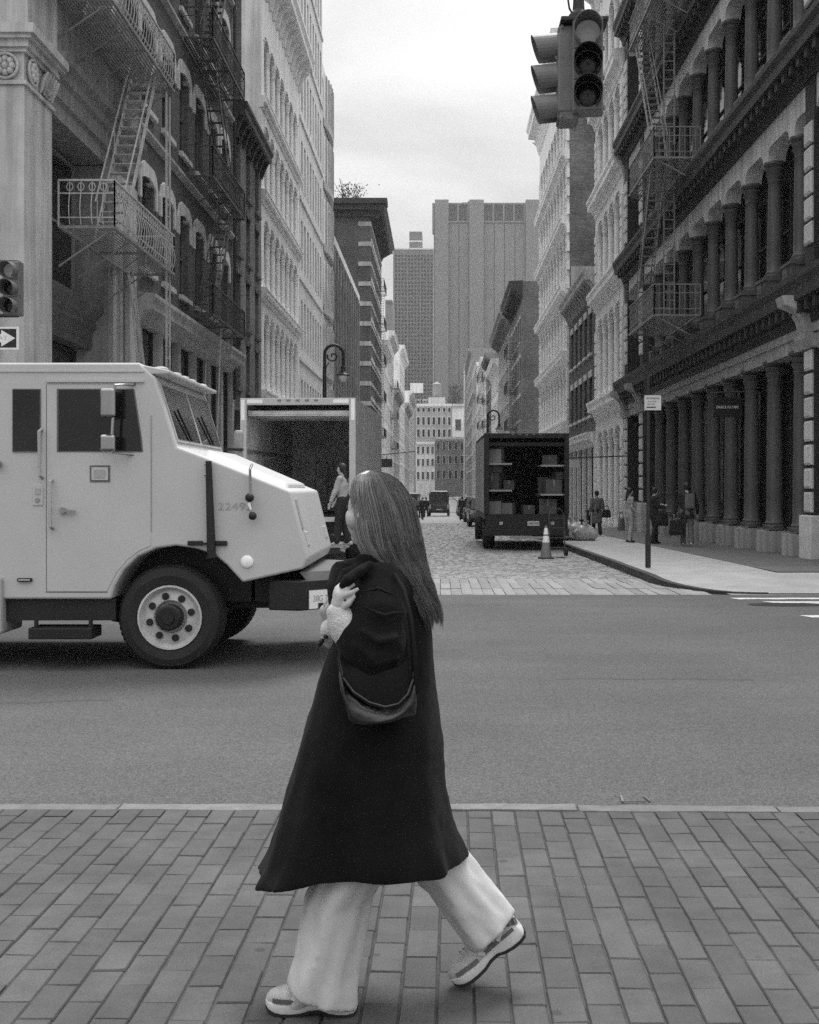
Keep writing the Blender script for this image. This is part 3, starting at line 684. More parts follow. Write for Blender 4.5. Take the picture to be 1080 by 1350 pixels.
iron_front(r3, 1, 75, 96, [(-.5, 4.4), (6, 9.3), (10.6, 13.8), (15, 18.2), (19.4, 22.6), (23.8, 27)], 9, M_WHITEI2, M_WHITEI2, 31.5, top_h=1.6, top_out=1.1, belts=.85, quo=True)
q = MB(); sbox(q, 1, 75, 96, -2.2, 31.3, -.91, -15); q.build('party_wall', M_BRICKP, r3)
q = MB(); sbox(q, 1, 74.9, 74.985, -2.2, 31.3, -.14, -13); q.build('brick_side', M_BRICKP, r3); q = MB(); sbox(q, 1, 74.85, 74.895, 13.5, 16.0, -.2, -12); q.build('render_patch', M_GREYI, r3)
q = MB()
for i in range(22): sbox(q, 1, 74.86, 75.3, 5 + i * 1.2, 5.6 + i * 1.2, -.13, .05)
q.build('edge_quoins', M_WHITEI2, r3, kind='stuff')
for z in (19.5, 23.9):
    q = MB(); q.box(10.2, 10.95, 74.84, 74.895, z, z + 2); f_ = q.build('window', M_FRAMEW, r3); q = MB()
    for i in range(2):
        for j in range(3): q.box(10.26 + i * .34, 10.54 + i * .34, 74.82, 74.835, z + .06 + j * .64, z + .62 + j * .64)
    q.build('pane', M_GLASS, f_)
r4 = building('dark_brick_building', 'dark brick corner building with bold bracketed cornice, beyond the white ornate front', 1, 117, 134)
brick_front(r4, 1, 117, 134, 22.6, [(4.4, 2.4), (8.6, 2.4), (12.6, 2.4), (16.6, 2.4)], [119, 121.8, 124.6, 127.4, 130.2, 132.6], 1.1, M_BRICKM, M_LINTEL, cornice=(1.8, 1.3), cm_=M_DARKI, shop=M_PALE, sh=3.4)
r5 = building('quoined_stone_building', 'grey stone building with quoined corner and heavy cornice, far along the right', 1, 135, 163)
brick_front(r5, 1, 135, 163, 22.4, [(4.6, 2.6), (9.2, 2.6), (13.6, 2.6), (17.6, 2.4)], [137.6 + 3 * i for i in range(9)], 1.4, M_LIMESTONE, M_PALE, cornice=(1.8, 1.4), cm_=M_LIMED, shop=M_GREYI, sh=3.6)
quoins(r5, 1, 135.05, 136.2, 3.6, 20.4, 22, M_LIMED, .12)
far = [(1, 164, 186, 20, M_WHITEI, 'white painted low iron front past the quoined stone building'), (1, 187, 205, 23.5, M_BRICKM, 'brown-toned brick walk-up between two pale fronts far along the right'),
       (1, 206, 232, 25, M_WHITEI2, 'bright cream front with many small cornices far along the right'), (1, 233, 262, 27, M_PALE, 'pale stone front near the end of the street on the right'),
       (1, 263, 300, 24, M_LIMESTONE, 'grey stone block near the end of the street on the right'), (1, 301, 360, 38, M_LIMED, 'plain tall slab wall beside the end of the street')]
for (s2, a_, b_, H, m_, lb) in far:
    t = building('far_building', lb, s2, a_, b_, group='buildings far along the street')
    n = int((b_ - a_) / 3.4); us = [a_ + (b_ - a_) * (i + .5) / n for i in range(n)]
    brick_front(t, s2, a_, b_, H, [(3.6 + 4 * i, 2.4) for i in range(int((H - 4) / 4))], us, 1.5, m_, M_PALE, cornice=(1.3, 1.0), cm_=m_)
# ---------------------------------------------------------------- left: grey stone corner building
l1 = building('stone_corner_building', 'grey limestone corner building with carved pilaster capital and pale fire escape', -1, 22.2, 30.4)
q = MB(); q.box(-9.6, -8.0, 22.2, 23.8, -1, 9.38); q.build('corner_pier', M_LIMESTONE, l1, bevel=.015)
q = MB()
for (z0, z1, e) in ((9.38, 9.46, .05), (9.46, 10.0, -.01), (10.0, 10.08, .06), (10.08, 10.22, .12), (10.22, 10.3, .2), (10.3, 10.48, .26)): q.box(-9.6 - e, -8 + e, 22.2 - e, 23.8 + e, z0, z1 - .002)
cap = q.build('carved_capital', M_LIMESTONE, l1)
q = MB()
for (cx, cy, ax) in [(-8.35 - .8 * k, 22.15, 'Y') for k in range(2)] + [(-7.95, 22.55 + .8 * k, 'X') for k in range(2)]:
    for j in range(8):
        t = j * math.pi / 4; dx, dz = .13 * math.cos(t), .13 * math.sin(t)
        q.ball((cx + (dx if ax == 'Y' else 0), cy + (dx if ax == 'X' else 0), 9.73 + dz), .07, 6, 5)
    q.ball((cx, cy, 9.73), .08, 6, 5)
    q.tube([(cx + (.24 * math.cos(t * .393) if ax == 'Y' else 0), cy + (.24 * math.cos(t * .393) if ax == 'X' else 0), 9.73 + .24 * math.sin(t * .393)) for t in range(17)], .03, 6)
q.build('rosettes', M_LIMESTONE, cap, kind='stuff', smooth=True)
q = MB()
for j in range(5): q.tube([(-7.96, 23.0 + .16 * j, 9.5), (-7.9, 23.0 + .16 * j, 9.75), (-7.82, 23.03 + .16 * j, 9.92)], [.02, .06, .03], 6)
q.build('acanthus_leaves', M_LIMESTONE, cap, kind='stuff', smooth=True)
q = MB(); q.box(-8.92, -8.0, 27.8, 30.1, -1, 9.38); q.build('pier', M_LIMED, l1)
q = MB(); sbox(q, -1, 27.75, 30.2, 8.9, 9.37, -.1, .08); sbox(q, -1, 28.2, 28.9, -1, 8.89, .001, .05); sbox(q, -1, 29.3, 29.95, -1, 8.89, .001, .12); q.build('pilaster', M_LIMESTONE, l1)
q = MB(); prof(q, -1, [(-.95, 9.4), (-.04, 9.4), (-.04, 9.75), (.04, 9.78), (.04, 10.15), (.12, 10.2), (.12, 10.42), (.26, 10.5), (.3, 10.62), (.05, 10.7), (.05, 11.7), (.12, 11.8), (.12, 12.1), (.5, 12.3), (.55, 12.6), (-.95, 12.7)], 23.82, 30.4); q.build('entablature', M_LIMED, l1)
q = MB(); q.box(-9.65, -7.9, 22.1, 23.81, 10.5, 11.7); q.box(-9.8, -7.5, 21.8, 23.81, 11.72, 12.65); q.build('corner_block', M_LIMESTONE, l1)
q = MB(); prof(q, -1, [(-.9, 4.95), (-.4, 4.95), (-.36, 5.1), (-.4, 5.12), (-.34, 5.4), (-.26, 5.45), (-.3, 5.6), (-.2, 5.72), (-.1, 5.85), (-.1, 5.98), (-.9, 6.05)], 23.8, 27.8); q.build('shop_cornice', M_DARKC, l1)
q = MB(); sbox(q, -1, 22.2, 30.4, -1, 26, -.96, -16); q.build('back_wall', M_DARKI, l1); q = MB(); q.box(-24, -9.6, 22.5, 23.6, -1, 26); q.build('side_wall', M_LIMED, l1)
window(l1, -1, 25.8, 6.1, 3.6, 3.2, 'four', M_LIMED, M_GLASS, -.6); window(l1, -1, 25.8, -.1, 3.8, 5.0, 'shop', M_DARKI, M_GLASS, -.6)
q = MB(); sbox(q, -1, 22.2, 30.4, 12.72, 27, -.95, -.25); q.build('upper_wall', M_LIMED, l1)
for u in (24.6, 26.2, 28.0): window(l1, -1, u, 13.4, 1.1, 2.6, 'two', M_LIMED, M_GLASS, .1)
# brick house with segmental pale lintels
l2 = building('brick_loft_building', 'dark brick building with pale arched lintels and iron fire escapes, left side', -1, 30.4, 44.6)
us = [31.55 + 2.25 * k for k in range(6)]
brick_front(l2, -1, 30.42, 44.6, 29, [(7.55, 2.5), (11.95, 2.5), (16.4, 2.5), (20.8, 2.5)], us, 1.2, M_BRICKL, M_LINTEL, arch=True, lh=.5, shop=M_GREYI, sh=6.75, cornice=(1.4, .9), cm_=M_DARKI, wk='two', fm=M_FRAME)
for z in (11.1, 15.55, 20):
    q = MB(); prof(q, -1, [(0, z), (.05, z + .02), (.14, z + .12), (.14, z + .2), (0, z + .24)], 30.42, 44.6); q.build('belt_course', M_GREYI, l2)
q = MB(); q.tube([P(-1, 44.3, 5, .12), P(-1, 44.3, 28, .12)], .06, 8); q.build('drainpipe', M_DARKI, l2)
l3 = building('narrow_brick_building', 'narrow dark brick house with small square windows before the white iron front', -1, 44.7, 51.6)
brick_front(l3, -1, 44.7, 51.6, 16.6, [(5.6, 1.9), (8.2, 1.9), (10.9, 1.9), (13.6, 1.9)], [45.8, 48.1, 50.4], .95, M_BRICKM, M_BRICKL, cornice=(.9, .55), cm_=M_DARKI, shop=M_DARKI, sh=4.6, lh=.2)
l4 = building('white_iron_building', 'white cast-iron building with rows of arched windows and deep cornice', -1, 51.7, 65.6)
iron_front(l4, -1, 51.7, 65.6, [(-.4, 4.4), (6.1, 9.4), (10.7, 13.7), (15.1, 18), (19.3, 22.1)], 7, M_WHITEI, M_WHITEI2, 26, top_h=1.3, top_out=.9, colr=.15, bout=.26)
q = MB(); sbox(q, -1, 51.7, 65.6, -2.2, 27.5, -.91, -16); q.build('party_wall', M_BRICKP, l4)
l5 = building('tall_pale_building', 'tall pale plain building with close rows of narrow windows, left side', -1, 65.7, 78.4)
brick_front(l5, -1, 65.7, 78.4, 40, [(5 + 4.6 * i, 2.9) for i in range(7)], [66.9 + 1.5 * i for i in range(8)], .75, M_PALE, None, sill=False, cornice=(.6, .3), cm_=M_PALE, wk='two', fm=M_GREYI)
for i in range(7):
    q = MB(); sbox(q, -1, 65.7, 78.4, 4.3 + 4.6 * i, 4.5 + 4.6 * i, .001, .09); q.build('belt_course', M_PALE, l5)
l6 = building('glass_bay_building', 'slim pale building with a rounded glazed bay and curved top', -1, 78.5, 86)
q = MB(); body(l6, -1, 78.5, 86, 31.5, M_PALE)
q = MB(); prof(q, -1, [(-.3, -2.2), (0, -2.2), (0, 29), (-.2, 31), (-.6, 32.4), (-1.4, 33.2), (-3, 33.4), (-3, 31.6), (-.3, 31.6)], 78.5, 86); q.build('wall', M_PALE, l6)
for i in range(6):
    q = MB(); z = 5 + i * 4.3
    pts = [(79.0 + 6.6 * k / 8, .02 + .3 * math.sin(math.pi * k / 8)) for k in range(9)]
    q.prism(pts, lambda u, d: P(-1, u, z + .5, d), lambda u, d: P(-1, u, z + 3.6, d)); f_ = q.build('glazed_bay', M_GLASSP, l6)
    q = MB(); q.prism([(u, d + .03) for u, d in pts], lambda u, d: P(-1, u, z, d), lambda u, d: P(-1, u, z + .49, d)); q.build('sill_band', M_FRAMEW, f_)
    q = MB()
    for u, d in pts[1:-1]: q.bar(P(-1, u, z + .5, d + .02), P(-1, u, z + 3.6, d + .02), .09)
    q.build('mullions', M_FRAMEW, f_, kind='stuff')
l7 = building('grey_metal_building', 'dark grey low building with vertical ribs before the striped corner building', -1, 86.1, 113)
brick_front(l7, -1, 86.1, 113, 19.8, [(5 + 4.8 * i, 3.4) for i in range(3)], [88 + 2.65 * i for i in range(10)], 1.7, M_DARKC, None, sill=False, wk='shop', fm=M_DARKI, party=M_GREYI)
q = MB(); sbox(q, -1, 86.1, 113, 19.81, 20.4, -.6, .15); q.build('coping', M_PALE, l7)
for i in range(11):
    q = MB(); sbox(q, -1, 86.4 + i * 2.65, 86.7 + i * 2.65, 4.2, 19.7, .001, .14); q.build('rib', M_LIMED, l7)
l8 = building('striped_corner_building', 'tall dark brick corner building with pale stone stripes and jutting cornice', -1, 133, 158)
brick_front(l8, -1, 133, 158, 34.5, [(4.6 + 4.6 * i, 2.6) for i in range(6)], [135 + 2.7 * i for i in range(9)], 1.4, M_BRICKL, M_PALE, cornice=(1.6, 1.8), cm_=M_DARKI, shop=M_PALE, sh=3.8, lh=.5)
for i in range(13):
    z = 4.2 + i * 2.3
    q = MB(); q.box(-9.4, -7.93, 132.9, 133.6, z, z + .5); q.build('stone_stripe', M_GREYI, l8)
    q = MB(); sbox(q, -1, 133.7, 158, z + .1, z + .36, .001, .07); q.build('stone_stripe', M_GREYI, l8)
q = MB(); q.box(-24, -6.3, 131.5, 133.3, 33.4, 34.0); q.box(-24, -7.0, 132.3, 133.2, 32.8, 33.39); q.box(-24, -6.0, 131.1, 133.4, 34.01, 34.6); q.build('side_cornice', M_DARKI, l8)
for z in (28, 22.5, 17):
    q = MB(); q.box(-15.2, -12.2, 132.85, 133, z - .2, z + 2.9); f_ = q.build('window', M_PALE, l8); q = MB(); q.box(-15, -13.75, 132.82, 132.84, z, z + 2.7); q.box(-13.65, -12.4, 132.82, 132.84, z, z + 2.7); q.build('pane', M_GLASSG, f_)
for (a_, b_, H, m_, lb) in [(159, 178, 22, M_WHITEI, 'pale iron front just past the striped corner building'), (179, 200, 26, M_PALE, 'pale stone front with small balconies far along the left'), (201, 228, 19, M_GREYI, 'grey low front far along the left'),
                            (229, 262, 30, M_WHITEI2, 'bright cream tall front far along the left'), (263, 300, 21, M_LIMESTONE, 'grey stone low front near the end of the street on the left'), (301, 352, 27, M_WHITEI, 'pale quoined building at the end of the street on the left')]:
    t = building('far_building', lb, -1, a_, b_, group='buildings far along the street')
    n = int((b_ - a_) / 3.4); us = [a_ + (b_ - a_) * (i + .5) / n for i in range(n)]
    brick_front(t, -1, a_, b_, H, [(3.6 + 4 * i, 2.4) for i in range(int((H - 4) / 4))], us, 1.5, m_, M_PALE, cornice=(1.3, 1.0), cm_=m_)
# ================================================================ end of the street and the towers
def zpx(py, y): return 1.62 - (py - 643) * y / F
def xpx(px, y): return (px - 580) * y / F
def end_building(name, label, px0, px1, y, ptop, depth, m_, rows, n, wm, wn=None, cat='building', rel=.5, base=-2.2, cornice=True):
    x0, x1 = xpx(px0, y), xpx(px1, y); H = zpx(ptop, y)
    t = thing(name, label, cat, ((x0 + x1) / 2, y, gz(y)))
    q_ = MB(); q_.box(x0, x1, y, y + depth, base, H); q_.build('wall', m_, t)
    for i in range(n):
        cx = x0 + (x1 - x0) * (i + .5) / n; w = (x1 - x0) / n * rel
        for (pa, pb) in rows:
            za, zb_ = zpx(pa, y), zpx(pb, y)
            q_ = MB(); q_.box(cx - w / 2 - .15, cx + w / 2 + .15, y - .2, y - .002, zb_ - .15, za + .15); f_ = q_.build('window', wn or m_, t)
            q_ = MB(); q_.box(cx - w / 2, cx + w / 2, y - .24, y - .21, zb_, za); q_.build('pane', wm, f_)
    if cornice:
        q_ = MB()
        for (pa, pb, e) in ((ptop, ptop + 2.2, .9), (ptop + 2.3, ptop + 4, .4)): q_.box(x0 + .05, x1 - .05, y - e, y - .003, zpx(pb, y), zpx(pa, y) + .1)
        q_.build('cornice', wn or m_, t)
    return t
YE = 372
e1 = end_building('loft_building', 'pale flat-roofed loft closing the street under a wooden water tank', 548.3, 596, YE + 14, 533, 14, M_GREYI, [(538, 543), (550, 560), (566, 576)], 7, M_GLASS, M_WHITEI2)
end_building('loft_building', 'narrow cream loft with one tall window stack closing the street', 596.3, 612, YE + 14, 533, 14, M_WHITEI2, [(553, 567), (576, 590), (600, 613)], 1, M_GLASSG, M_PALE, rel=.45)
end_building('iron_corner_building', 'pale low iron corner building with arched windows closing the street', 548.3, 573.5, YE, 583, 10, M_PALE, [(589, 598), (605, 614), (622, 632)], 4, M_GLASSG, M_WHITEI)
end_building('brick_tenement', 'dark brick tenement with small panes closing the street', 574, 613, YE, 577, 10, M_BRICKM, [(583, 593), (601, 611), (620, 631)], 5, M_GLASS, M_LIMESTONE)
t = thing('water_tank', 'wooden rooftop water tank with conical lid above the pale loft', 'water tank', (xpx(576, 392), 392, zpx(531, 392)))
q = MB(); b = zpx(522, 392); q.lathe([(0.02, b), (1.5, b), (1.45, zpx(507, 392)), (.02, zpx(507, 392))], (xpx(576, 392), 392, 0), 16); q.build('tank', M_WOOD, t)
q = MB(); q.lathe([(1.65, zpx(507, 392)), (.05, zpx(503, 392))], (xpx(576, 392), 392, 0), 16); q.build('lid', M_WOOD, t)
q = MB(); q.box(xpx(576, 392) - 2.9, xpx(576, 392) + 2.9, 391, 394, zpx(533, 392), zpx(524, 392)); q.build('tank_base', M_PALE, t)
t = thing('billboard', 'blank pale rooftop billboard standing before the brick tower', 'billboard', (xpx(550, 395), 395, zpx(525, 395)))
q = MB(); q.box(xpx(541, 395), xpx(558, 395), 395, 395.4, zpx(518, 395), zpx(505, 395)); q.build('panel', M_WHITEI2, t)
q = MB()
for k in (543, 550, 556): q.bar((xpx(k, 395), 395.3, zpx(534, 395)), (xpx(k, 395), 395.3, zpx(518, 395)), .25)
q.build('support', M_IRON, t)
t = end_building('rooftop_house', 'low stepped penthouse on the roof under the billboard', 545, 575, 402, 526, 8, M_GREYI, [(528.5, 531)], 7, M_GLASS, M_GREYI, cornice=False)
# brick residential tower
yt = 610; t = thing('apartment_tower', 'far brick apartment tower with a grid of small windows and a roof block', 'tower', (xpx(545, yt), yt, -2))
q = MB(); q.box(xpx(518.5, yt), xpx(571.5, yt), yt, yt + 25, -2.2, zpx(328, yt)); q.build('wall', M_BRICKF, t)
q = MB(); q.box(xpx(539.5, yt), xpx(556.5, yt), yt + 4, yt + 20, zpx(328, yt), zpx(303, yt)); q.build('roof_block', M_BRICKF, t)
q = MB(); q.box(xpx(539.2, yt), xpx(556.8, yt), yt + 3.7, yt + 20, zpx(317, yt), zpx(315, yt)); q.box(xpx(518.3, yt), xpx(571.7, yt), yt - .3, yt + 25.2, zpx(329, yt), zpx(327, yt)); q.build('coping', M_PALE, t)
q = MB(); q2 = MB()
for i in range(12):
    for j in range(38):
        cx = 521 + i * 4.25; pyy = 336 + j * 5.05
        if i in (4, 8): cx += .5
        if pyy < 526: q.box(xpx(cx, yt), xpx(cx + 2.5, yt), yt - .1, yt - .02, zpx(pyy + 2.6, yt), zpx(pyy, yt))
for j in range(38): q2.box(xpx(519, yt), xpx(571, yt), yt - .2, yt - .11, zpx(336 + j * 5.05 + 3.9, yt), zpx(336 + j * 5.05 + 3.3, yt))
for i in (0, 4, 8): q2.box(xpx(519.2 + i * 4.3, yt), xpx(520.4 + i * 4.3, yt), yt - .35, yt - .21, -2, zpx(329, yt))
q.build('windows', M_GLASS, t, kind='stuff'); q2.build('slab_edges', M_TOWERC, t, kind='stuff')
# windowless concrete tower
yt = 700; t = thing('concrete_tower', 'huge windowless concrete tower with dark vents under the roofline', 'tower', (xpx(640, yt), yt, -2))
q = MB(); q.box(xpx(572, yt), xpx(713, yt), yt + 4, yt + 60, -2.2, zpx(266, yt)); q.build('core', M_TOWERD, t)
for (a_, b_) in ((573.5, 591.5), (619, 638), (693.5, 712.5)):
    q = MB(); q.box(xpx(a_, yt), xpx(b_, yt), yt, yt + 6, -2.2, zpx(263, yt)); q.build('shaft', M_TOWERC, t)
q = MB(); q.box(xpx(570, yt), xpx(573, yt), yt + 3, yt + 20, zpx(300, yt), zpx(266, yt)); q.build('shaft_ear', M_TOWERC, t)
for (a_, b_) in ((591.8, 605), (605.4, 618.6), (638.4, 651.8), (652.2, 665.5), (665.9, 679.3), (679.7, 693.2)):
    q = MB(); q.box(xpx(a_ + .5, yt), xpx(b_ - .4, yt), yt + 3.2, yt + 3.9, -2, zpx(293, yt)); q.build('facade_panel', M_TOWERC, t)
    q = MB(); q.box(xpx(a_, yt), xpx(b_, yt), yt + 2.4, yt + 3.9, zpx(292, yt), zpx(290, yt)); q.box(xpx(a_, yt), xpx(b_, yt), yt + 2.4, yt + 3.9, zpx(268, yt), zpx(266, yt)); q.box(xpx(b_ - 2.2, yt), xpx(b_, yt), yt + 2.3, yt + 3.9, zpx(290, yt), zpx(268, yt)); q.build('vent_frame', M_TOWERC, t)
    q = MB(); q.box(xpx(a_ + .6, yt), xpx(b_ - 2.2, yt), yt + 3.6, yt + 3.95, zpx(289.5, yt), zpx(268, yt)); q.build('vent', M_DARKI, t)
q = MB(); q.box(xpx(610, yt), xpx(638, yt), yt + 20, yt + 40, zpx(266, yt), zpx(256, yt)); q.box(xpx(618, yt), xpx(634, yt), yt + 22, yt + 36, zpx(256, yt), zpx(253, yt)); q.build('roof_plant', M_TOWERC, t)
end_building('far_tower', 'pale sliver of a distant tower left of the brick apartment tower', 508, 517.5, 560, 396, 30, M_TOWERC, [], 1, M_GLASSG)
# leafless bush on a roof
def leafy(name, label, c, rx, rz, n, size, m_=None):
    t_ = thing(name, label, 'plant', c)
    q_ = MB()
    for i in range(9):
        a_ = R.uniform(0, 6.28); q_.tube([c, (c[0] + rx * .4 * math.cos(a_), c[1] + rx * .4 * math.sin(a_), c[2] + rz * .5), (c[0] + rx * R.uniform(.5, .9) * math.cos(a_), c[1] + rx * .8 * math.sin(a_), c[2] + rz * R.uniform(.8, 1.3))], [.06, .04, .015], 5)
    q_.build('stems', M_IRON, t_, kind='stuff')
    q_ = MB()
    for i in range(n):
        v = Vector((R.gauss(0, .42), R.gauss(0, .42), R.uniform(0, 1.05))); p = Vector(c) + Vector((v.x * rx, v.y * rx, v.z * rz)); a_ = Vector((R.gauss(0, 1), R.gauss(0, 1), R.gauss(0, 1))).normalized() * size; b_ = a_.orthogonal().normalized() * size * .5
        q_.add([p - a_, p + b_, p + a_, p - b_], [(0, 1, 2, 3)])
    q_.build('foliage', m_ or M_LEAF, t_, kind='stuff'); return t_
leafy('roof_shrub', 'wispy shrub on the roof of the striped corner building', (xpx(461, 134), 134, 34.5), 2.2, 2.2, 420, .16)
leafy('roof_shrub', 'dark shrub on the pale loft roof at the end of the street', (xpx(601, 388), 388, zpx(533, 388)), 3.0, 6.5, 500, .4)
q = MB(); q.tube([(xpx(612.5, 350), 350, -2), (xpx(613, 350), 350, zpx(482, 350))], .32, 8); tag(q.build('flue_pipe', M_PALE), 'tall pale flue pipe rising beside the narrow cream loft', 'pipe')

# ================================================================ fire escapes
def platform(root, sd_, u0, u1, z, pr, m_, h=.95, slat=.075, scroll=False, brackets=True):
    q_ = MB()
    for d in (.06, pr): q_.bar(P(sd_, u0, z, d), P(sd_, u1, z, d), .05, .07)
    for u in (u0, u1, (u0 + u1) / 2): q_.bar(P(sd_, u, z - .001, .06), P(sd_, u, z - .001, pr), .045, .06)
    ms_ = M_FEGREY if m_ is M_FELIGHT else m_
    pf = q_.build('platform_frame', ms_, root)
    q_ = MB(); n = int((pr - .1) / slat)
    for i in range(n): d = .1 + (pr - .12) * (i + .5) / n; q_.bar(P(sd_, u0 + .03, z + .03, d), P(sd_, u1 - .03, z + .03, d), .036, .014)
    q_.build('slats', ms_, pf, kind='stuff')
    for (a_, b_) in ((P(sd_, u0, 0, .03), P(sd_, u0, 0, pr)), (P(sd_, u1, 0, .03), P(sd_, u1, 0, pr)), (P(sd_, u0, 0, pr), P(sd_, u1, 0, pr))):
        a_, b_ = Vector(a_), Vector(b_)
        for zz, w in ((h, .045), (h * .72, .028), (.2, .028)):
            q_ = MB(); q_.bar(a_ + Vector((0, 0, z + zz)), b_ + Vector((0, 0, z + zz)), w, w * .8); q_.build('rail', m_, root)
        q_ = MB(); L = (b_ - a_).length; k = max(2, int(L / (.21 if scroll else .16)))
        for i in range(k + 1):
            p = a_ + (b_ - a_) * (i / k)
            if scroll and 0 < i < k:
                o_ = (Vector((0, -1, 0)) if abs((b_ - a_).x) > .1 else Vector((-sd_, 0, 0)))
                pts = [p + o_ * dd + Vector((0, 0, z + zz)) for zz, dd in ((.05, 0), (.2, .05), (.4, .075), (.58, .045), (.72, 0), (h, 0))]
                for s_, e_ in zip(pts[:-1], pts[1:]): q_.bar(s_, e_, .015)
                c_ = p + Vector((0, 0, z + h * .86)); w_ = (b_ - a_).normalized()
                for t_ in range(6): q_.bar(c_ + w_ * .07 * math.cos(t_ * 1.047) + Vector((0, 0, .09 * math.sin(t_ * 1.047))), c_ + w_ * .07 * math.cos(t_ * 1.047 + 1.047) + Vector((0, 0, .09 * math.sin(t_ * 1.047 + 1.047))), .014)
            else: q_.bar(p + Vector((0, 0, z)), p + Vector((0, 0, z + h)), .03 if i in (0, k) else .016)
        q_.build('balusters', m_, root, kind='stuff')
    if brackets:
        k = max(2, int((u1 - u0) / 1.3))
        for i in range(k + 1):
            u = u0 + .1 + (u1 - u0 - .2) * i / k
            q_ = MB(); q_.bar(P(sd_, u, z - .8 if pr > 1 else z - .55, 0), P(sd_, u, z - .03, pr * .93), .03); q_.build('brace', ms_, root)
def stair(root, sd_, ua, za, ub, zb, d0, d1, m_, n=14, rail=.85):
    for d in (d0, d1):
        q_ = MB(); q_.bar(P(sd_, ua, za, d), P(sd_, ub, zb, d), .03, .13, up=(0, 0, 1)); q_.build('stringer', m_, root)
        if rail:
            q_ = MB(); q_.bar(P(sd_, ua, za + rail, d), P(sd_, ub, zb + rail * .6, d), .03); q_.build('handrail', m_, root)
            for f in (.05, .5, .95):
                q_ = MB(); q_.bar(P(sd_, ua + (ub - ua) * f, za + (zb - za) * f, d), P(sd_, ua + (ub - ua) * f, za + (zb - za) * f + rail * (1 - .4 * f), d), .02); q_.build('rail_post', m_, root)
    q_ = MB(); a_ = P(sd_, 0, 0, d0); b_ = P(sd_, 0, 0, d1); q_.box(min(a_[0], b_[0]) + .02, max(a_[0], b_[0]) - .02, -.09, .09, -.012, .012); tm = q_.mesh('tread', m_)
    for i in range(n):
        f = (i + .7) / (n + .4); inst('tread', tm, (0, ua + (ub - ua) * f, za + (zb - za) * f), root)
fe = thing('fire_escape', 'pale galvanised fire escape with scrolled railings on the stone corner building', 'fire escape', P(-1, 27, 7.07, .6), 'fire escapes')
platform(fe, -1, 24.1, 29.5, 7.07, 1.2, M_FELIGHT, .98, scroll=True)
platform(fe, -1, 23.9, 29.5, 11.75, 1.2, M_FELIGHT, .98, scroll=True)
stair(fe, -1, 25.6, 7.12, 28.6, 11.75, .35, .95, M_FELIGHT, 17)
stair(fe, -1, 24.8, 11.8, 28.6, 16.4, .35, .95, M_FELIGHT, 17)
for (u, d) in ((29.1, 1.1), (29.45, 1.1)):
    q = MB(); q.bar(P(-1, u, 1.8, d), P(-1, u, 11.6, d), .045); q.build('ladder_rail', M_FELIGHT, fe)
for i in range(24):
    q = MB(); q.bar(P(-1, 29.1, 1.9 + i * .3, 1.1), P(-1, 29.45, 1.9 + i * .3, 1.1), .02); q.build('rung', M_FELIGHT, fe)
for (u0, d0, u1, d1) in ((27.7, .5, 28.2, .95), (28.1, .5, 28.8, 1.0), (28.4, .3, 29.0, 1.1)):
    q = MB(); q.bar(P(-1, u0, 7.0, d0), P(-1, u1, 1.5, d1), .04); q.build('drop_ladder_rail', M_FELIGHT, fe)
q = MB(); q.bar(P(-1, 28.6, 7.0, .1), P(-1, 28.6, 2, .1), .05); q.build('standpipe', M_FELIGHT, fe)
fe2 = thing('fire_escape', 'black iron fire escape stack on the brick building with pale lintels', 'fire escape', P(-1, 38, 7, .4), 'fire escapes')
for i, z in enumerate((7.0, 11.3, 15.6, 19.9)):
    platform(fe2, -1, 35.8, 41.6, z, .95, M_FEDARK, .95)
    if i < 3: stair(fe2, -1, 37 if i % 2 == 0 else 40.4, z + .03, 40.4 if i % 2 == 0 else 37, z + 4.3, .3, .75, M_FEDARK, 13)
for d in (.3, .75):
    q = MB(); q.bar(P(-1, 38.2, 6.9, d), P(-1, 36.9, 2.4, d + .1), .035); q.build('drop_ladder_rail', M_FELIGHT, fe2)
fe3 = thing('fire_escape', 'black iron fire escape zigzagging up the dark colonnaded building', 'fire escape', P(1, 39, 7.1, .7), 'fire escapes')
for i, z in enumerate((7.1, 12.1, 17.3, 22.6)):
    platform(fe3, 1, 36.6, 41.4, z, 1.5, M_FERIGHT, .98)
    if i < 3:
        stair(fe3, 1, 37.2 if i % 2 else 40.9, z + .03, 40.6 if i % 2 else 37.6, z + 5.05, .95, 1.4, M_FERIGHT, 18)
        for d in (.45, .8):
            q = MB(); q.bar(P(1, 38.6, z, d), P(1, 38.6, z + 6, d), .045); q.build('ladder_rail', M_FERIGHT, fe3)
        for k in range(18):
            q = MB(); q.bar(P(1, 38.6, z + .2 + k * .3, .45), P(1, 38.6, z + .2 + k * .3, .8), .03); q.build('rung', M_FERIGHT, fe3)
for u in (38.8, 39.3):
    q = MB(); q.bar(P(1, u, 7.05, 1.3), P(1, u, 3.4, 1.3), .04); q.build('drop_ladder_rail', M_FEDARK, fe3)
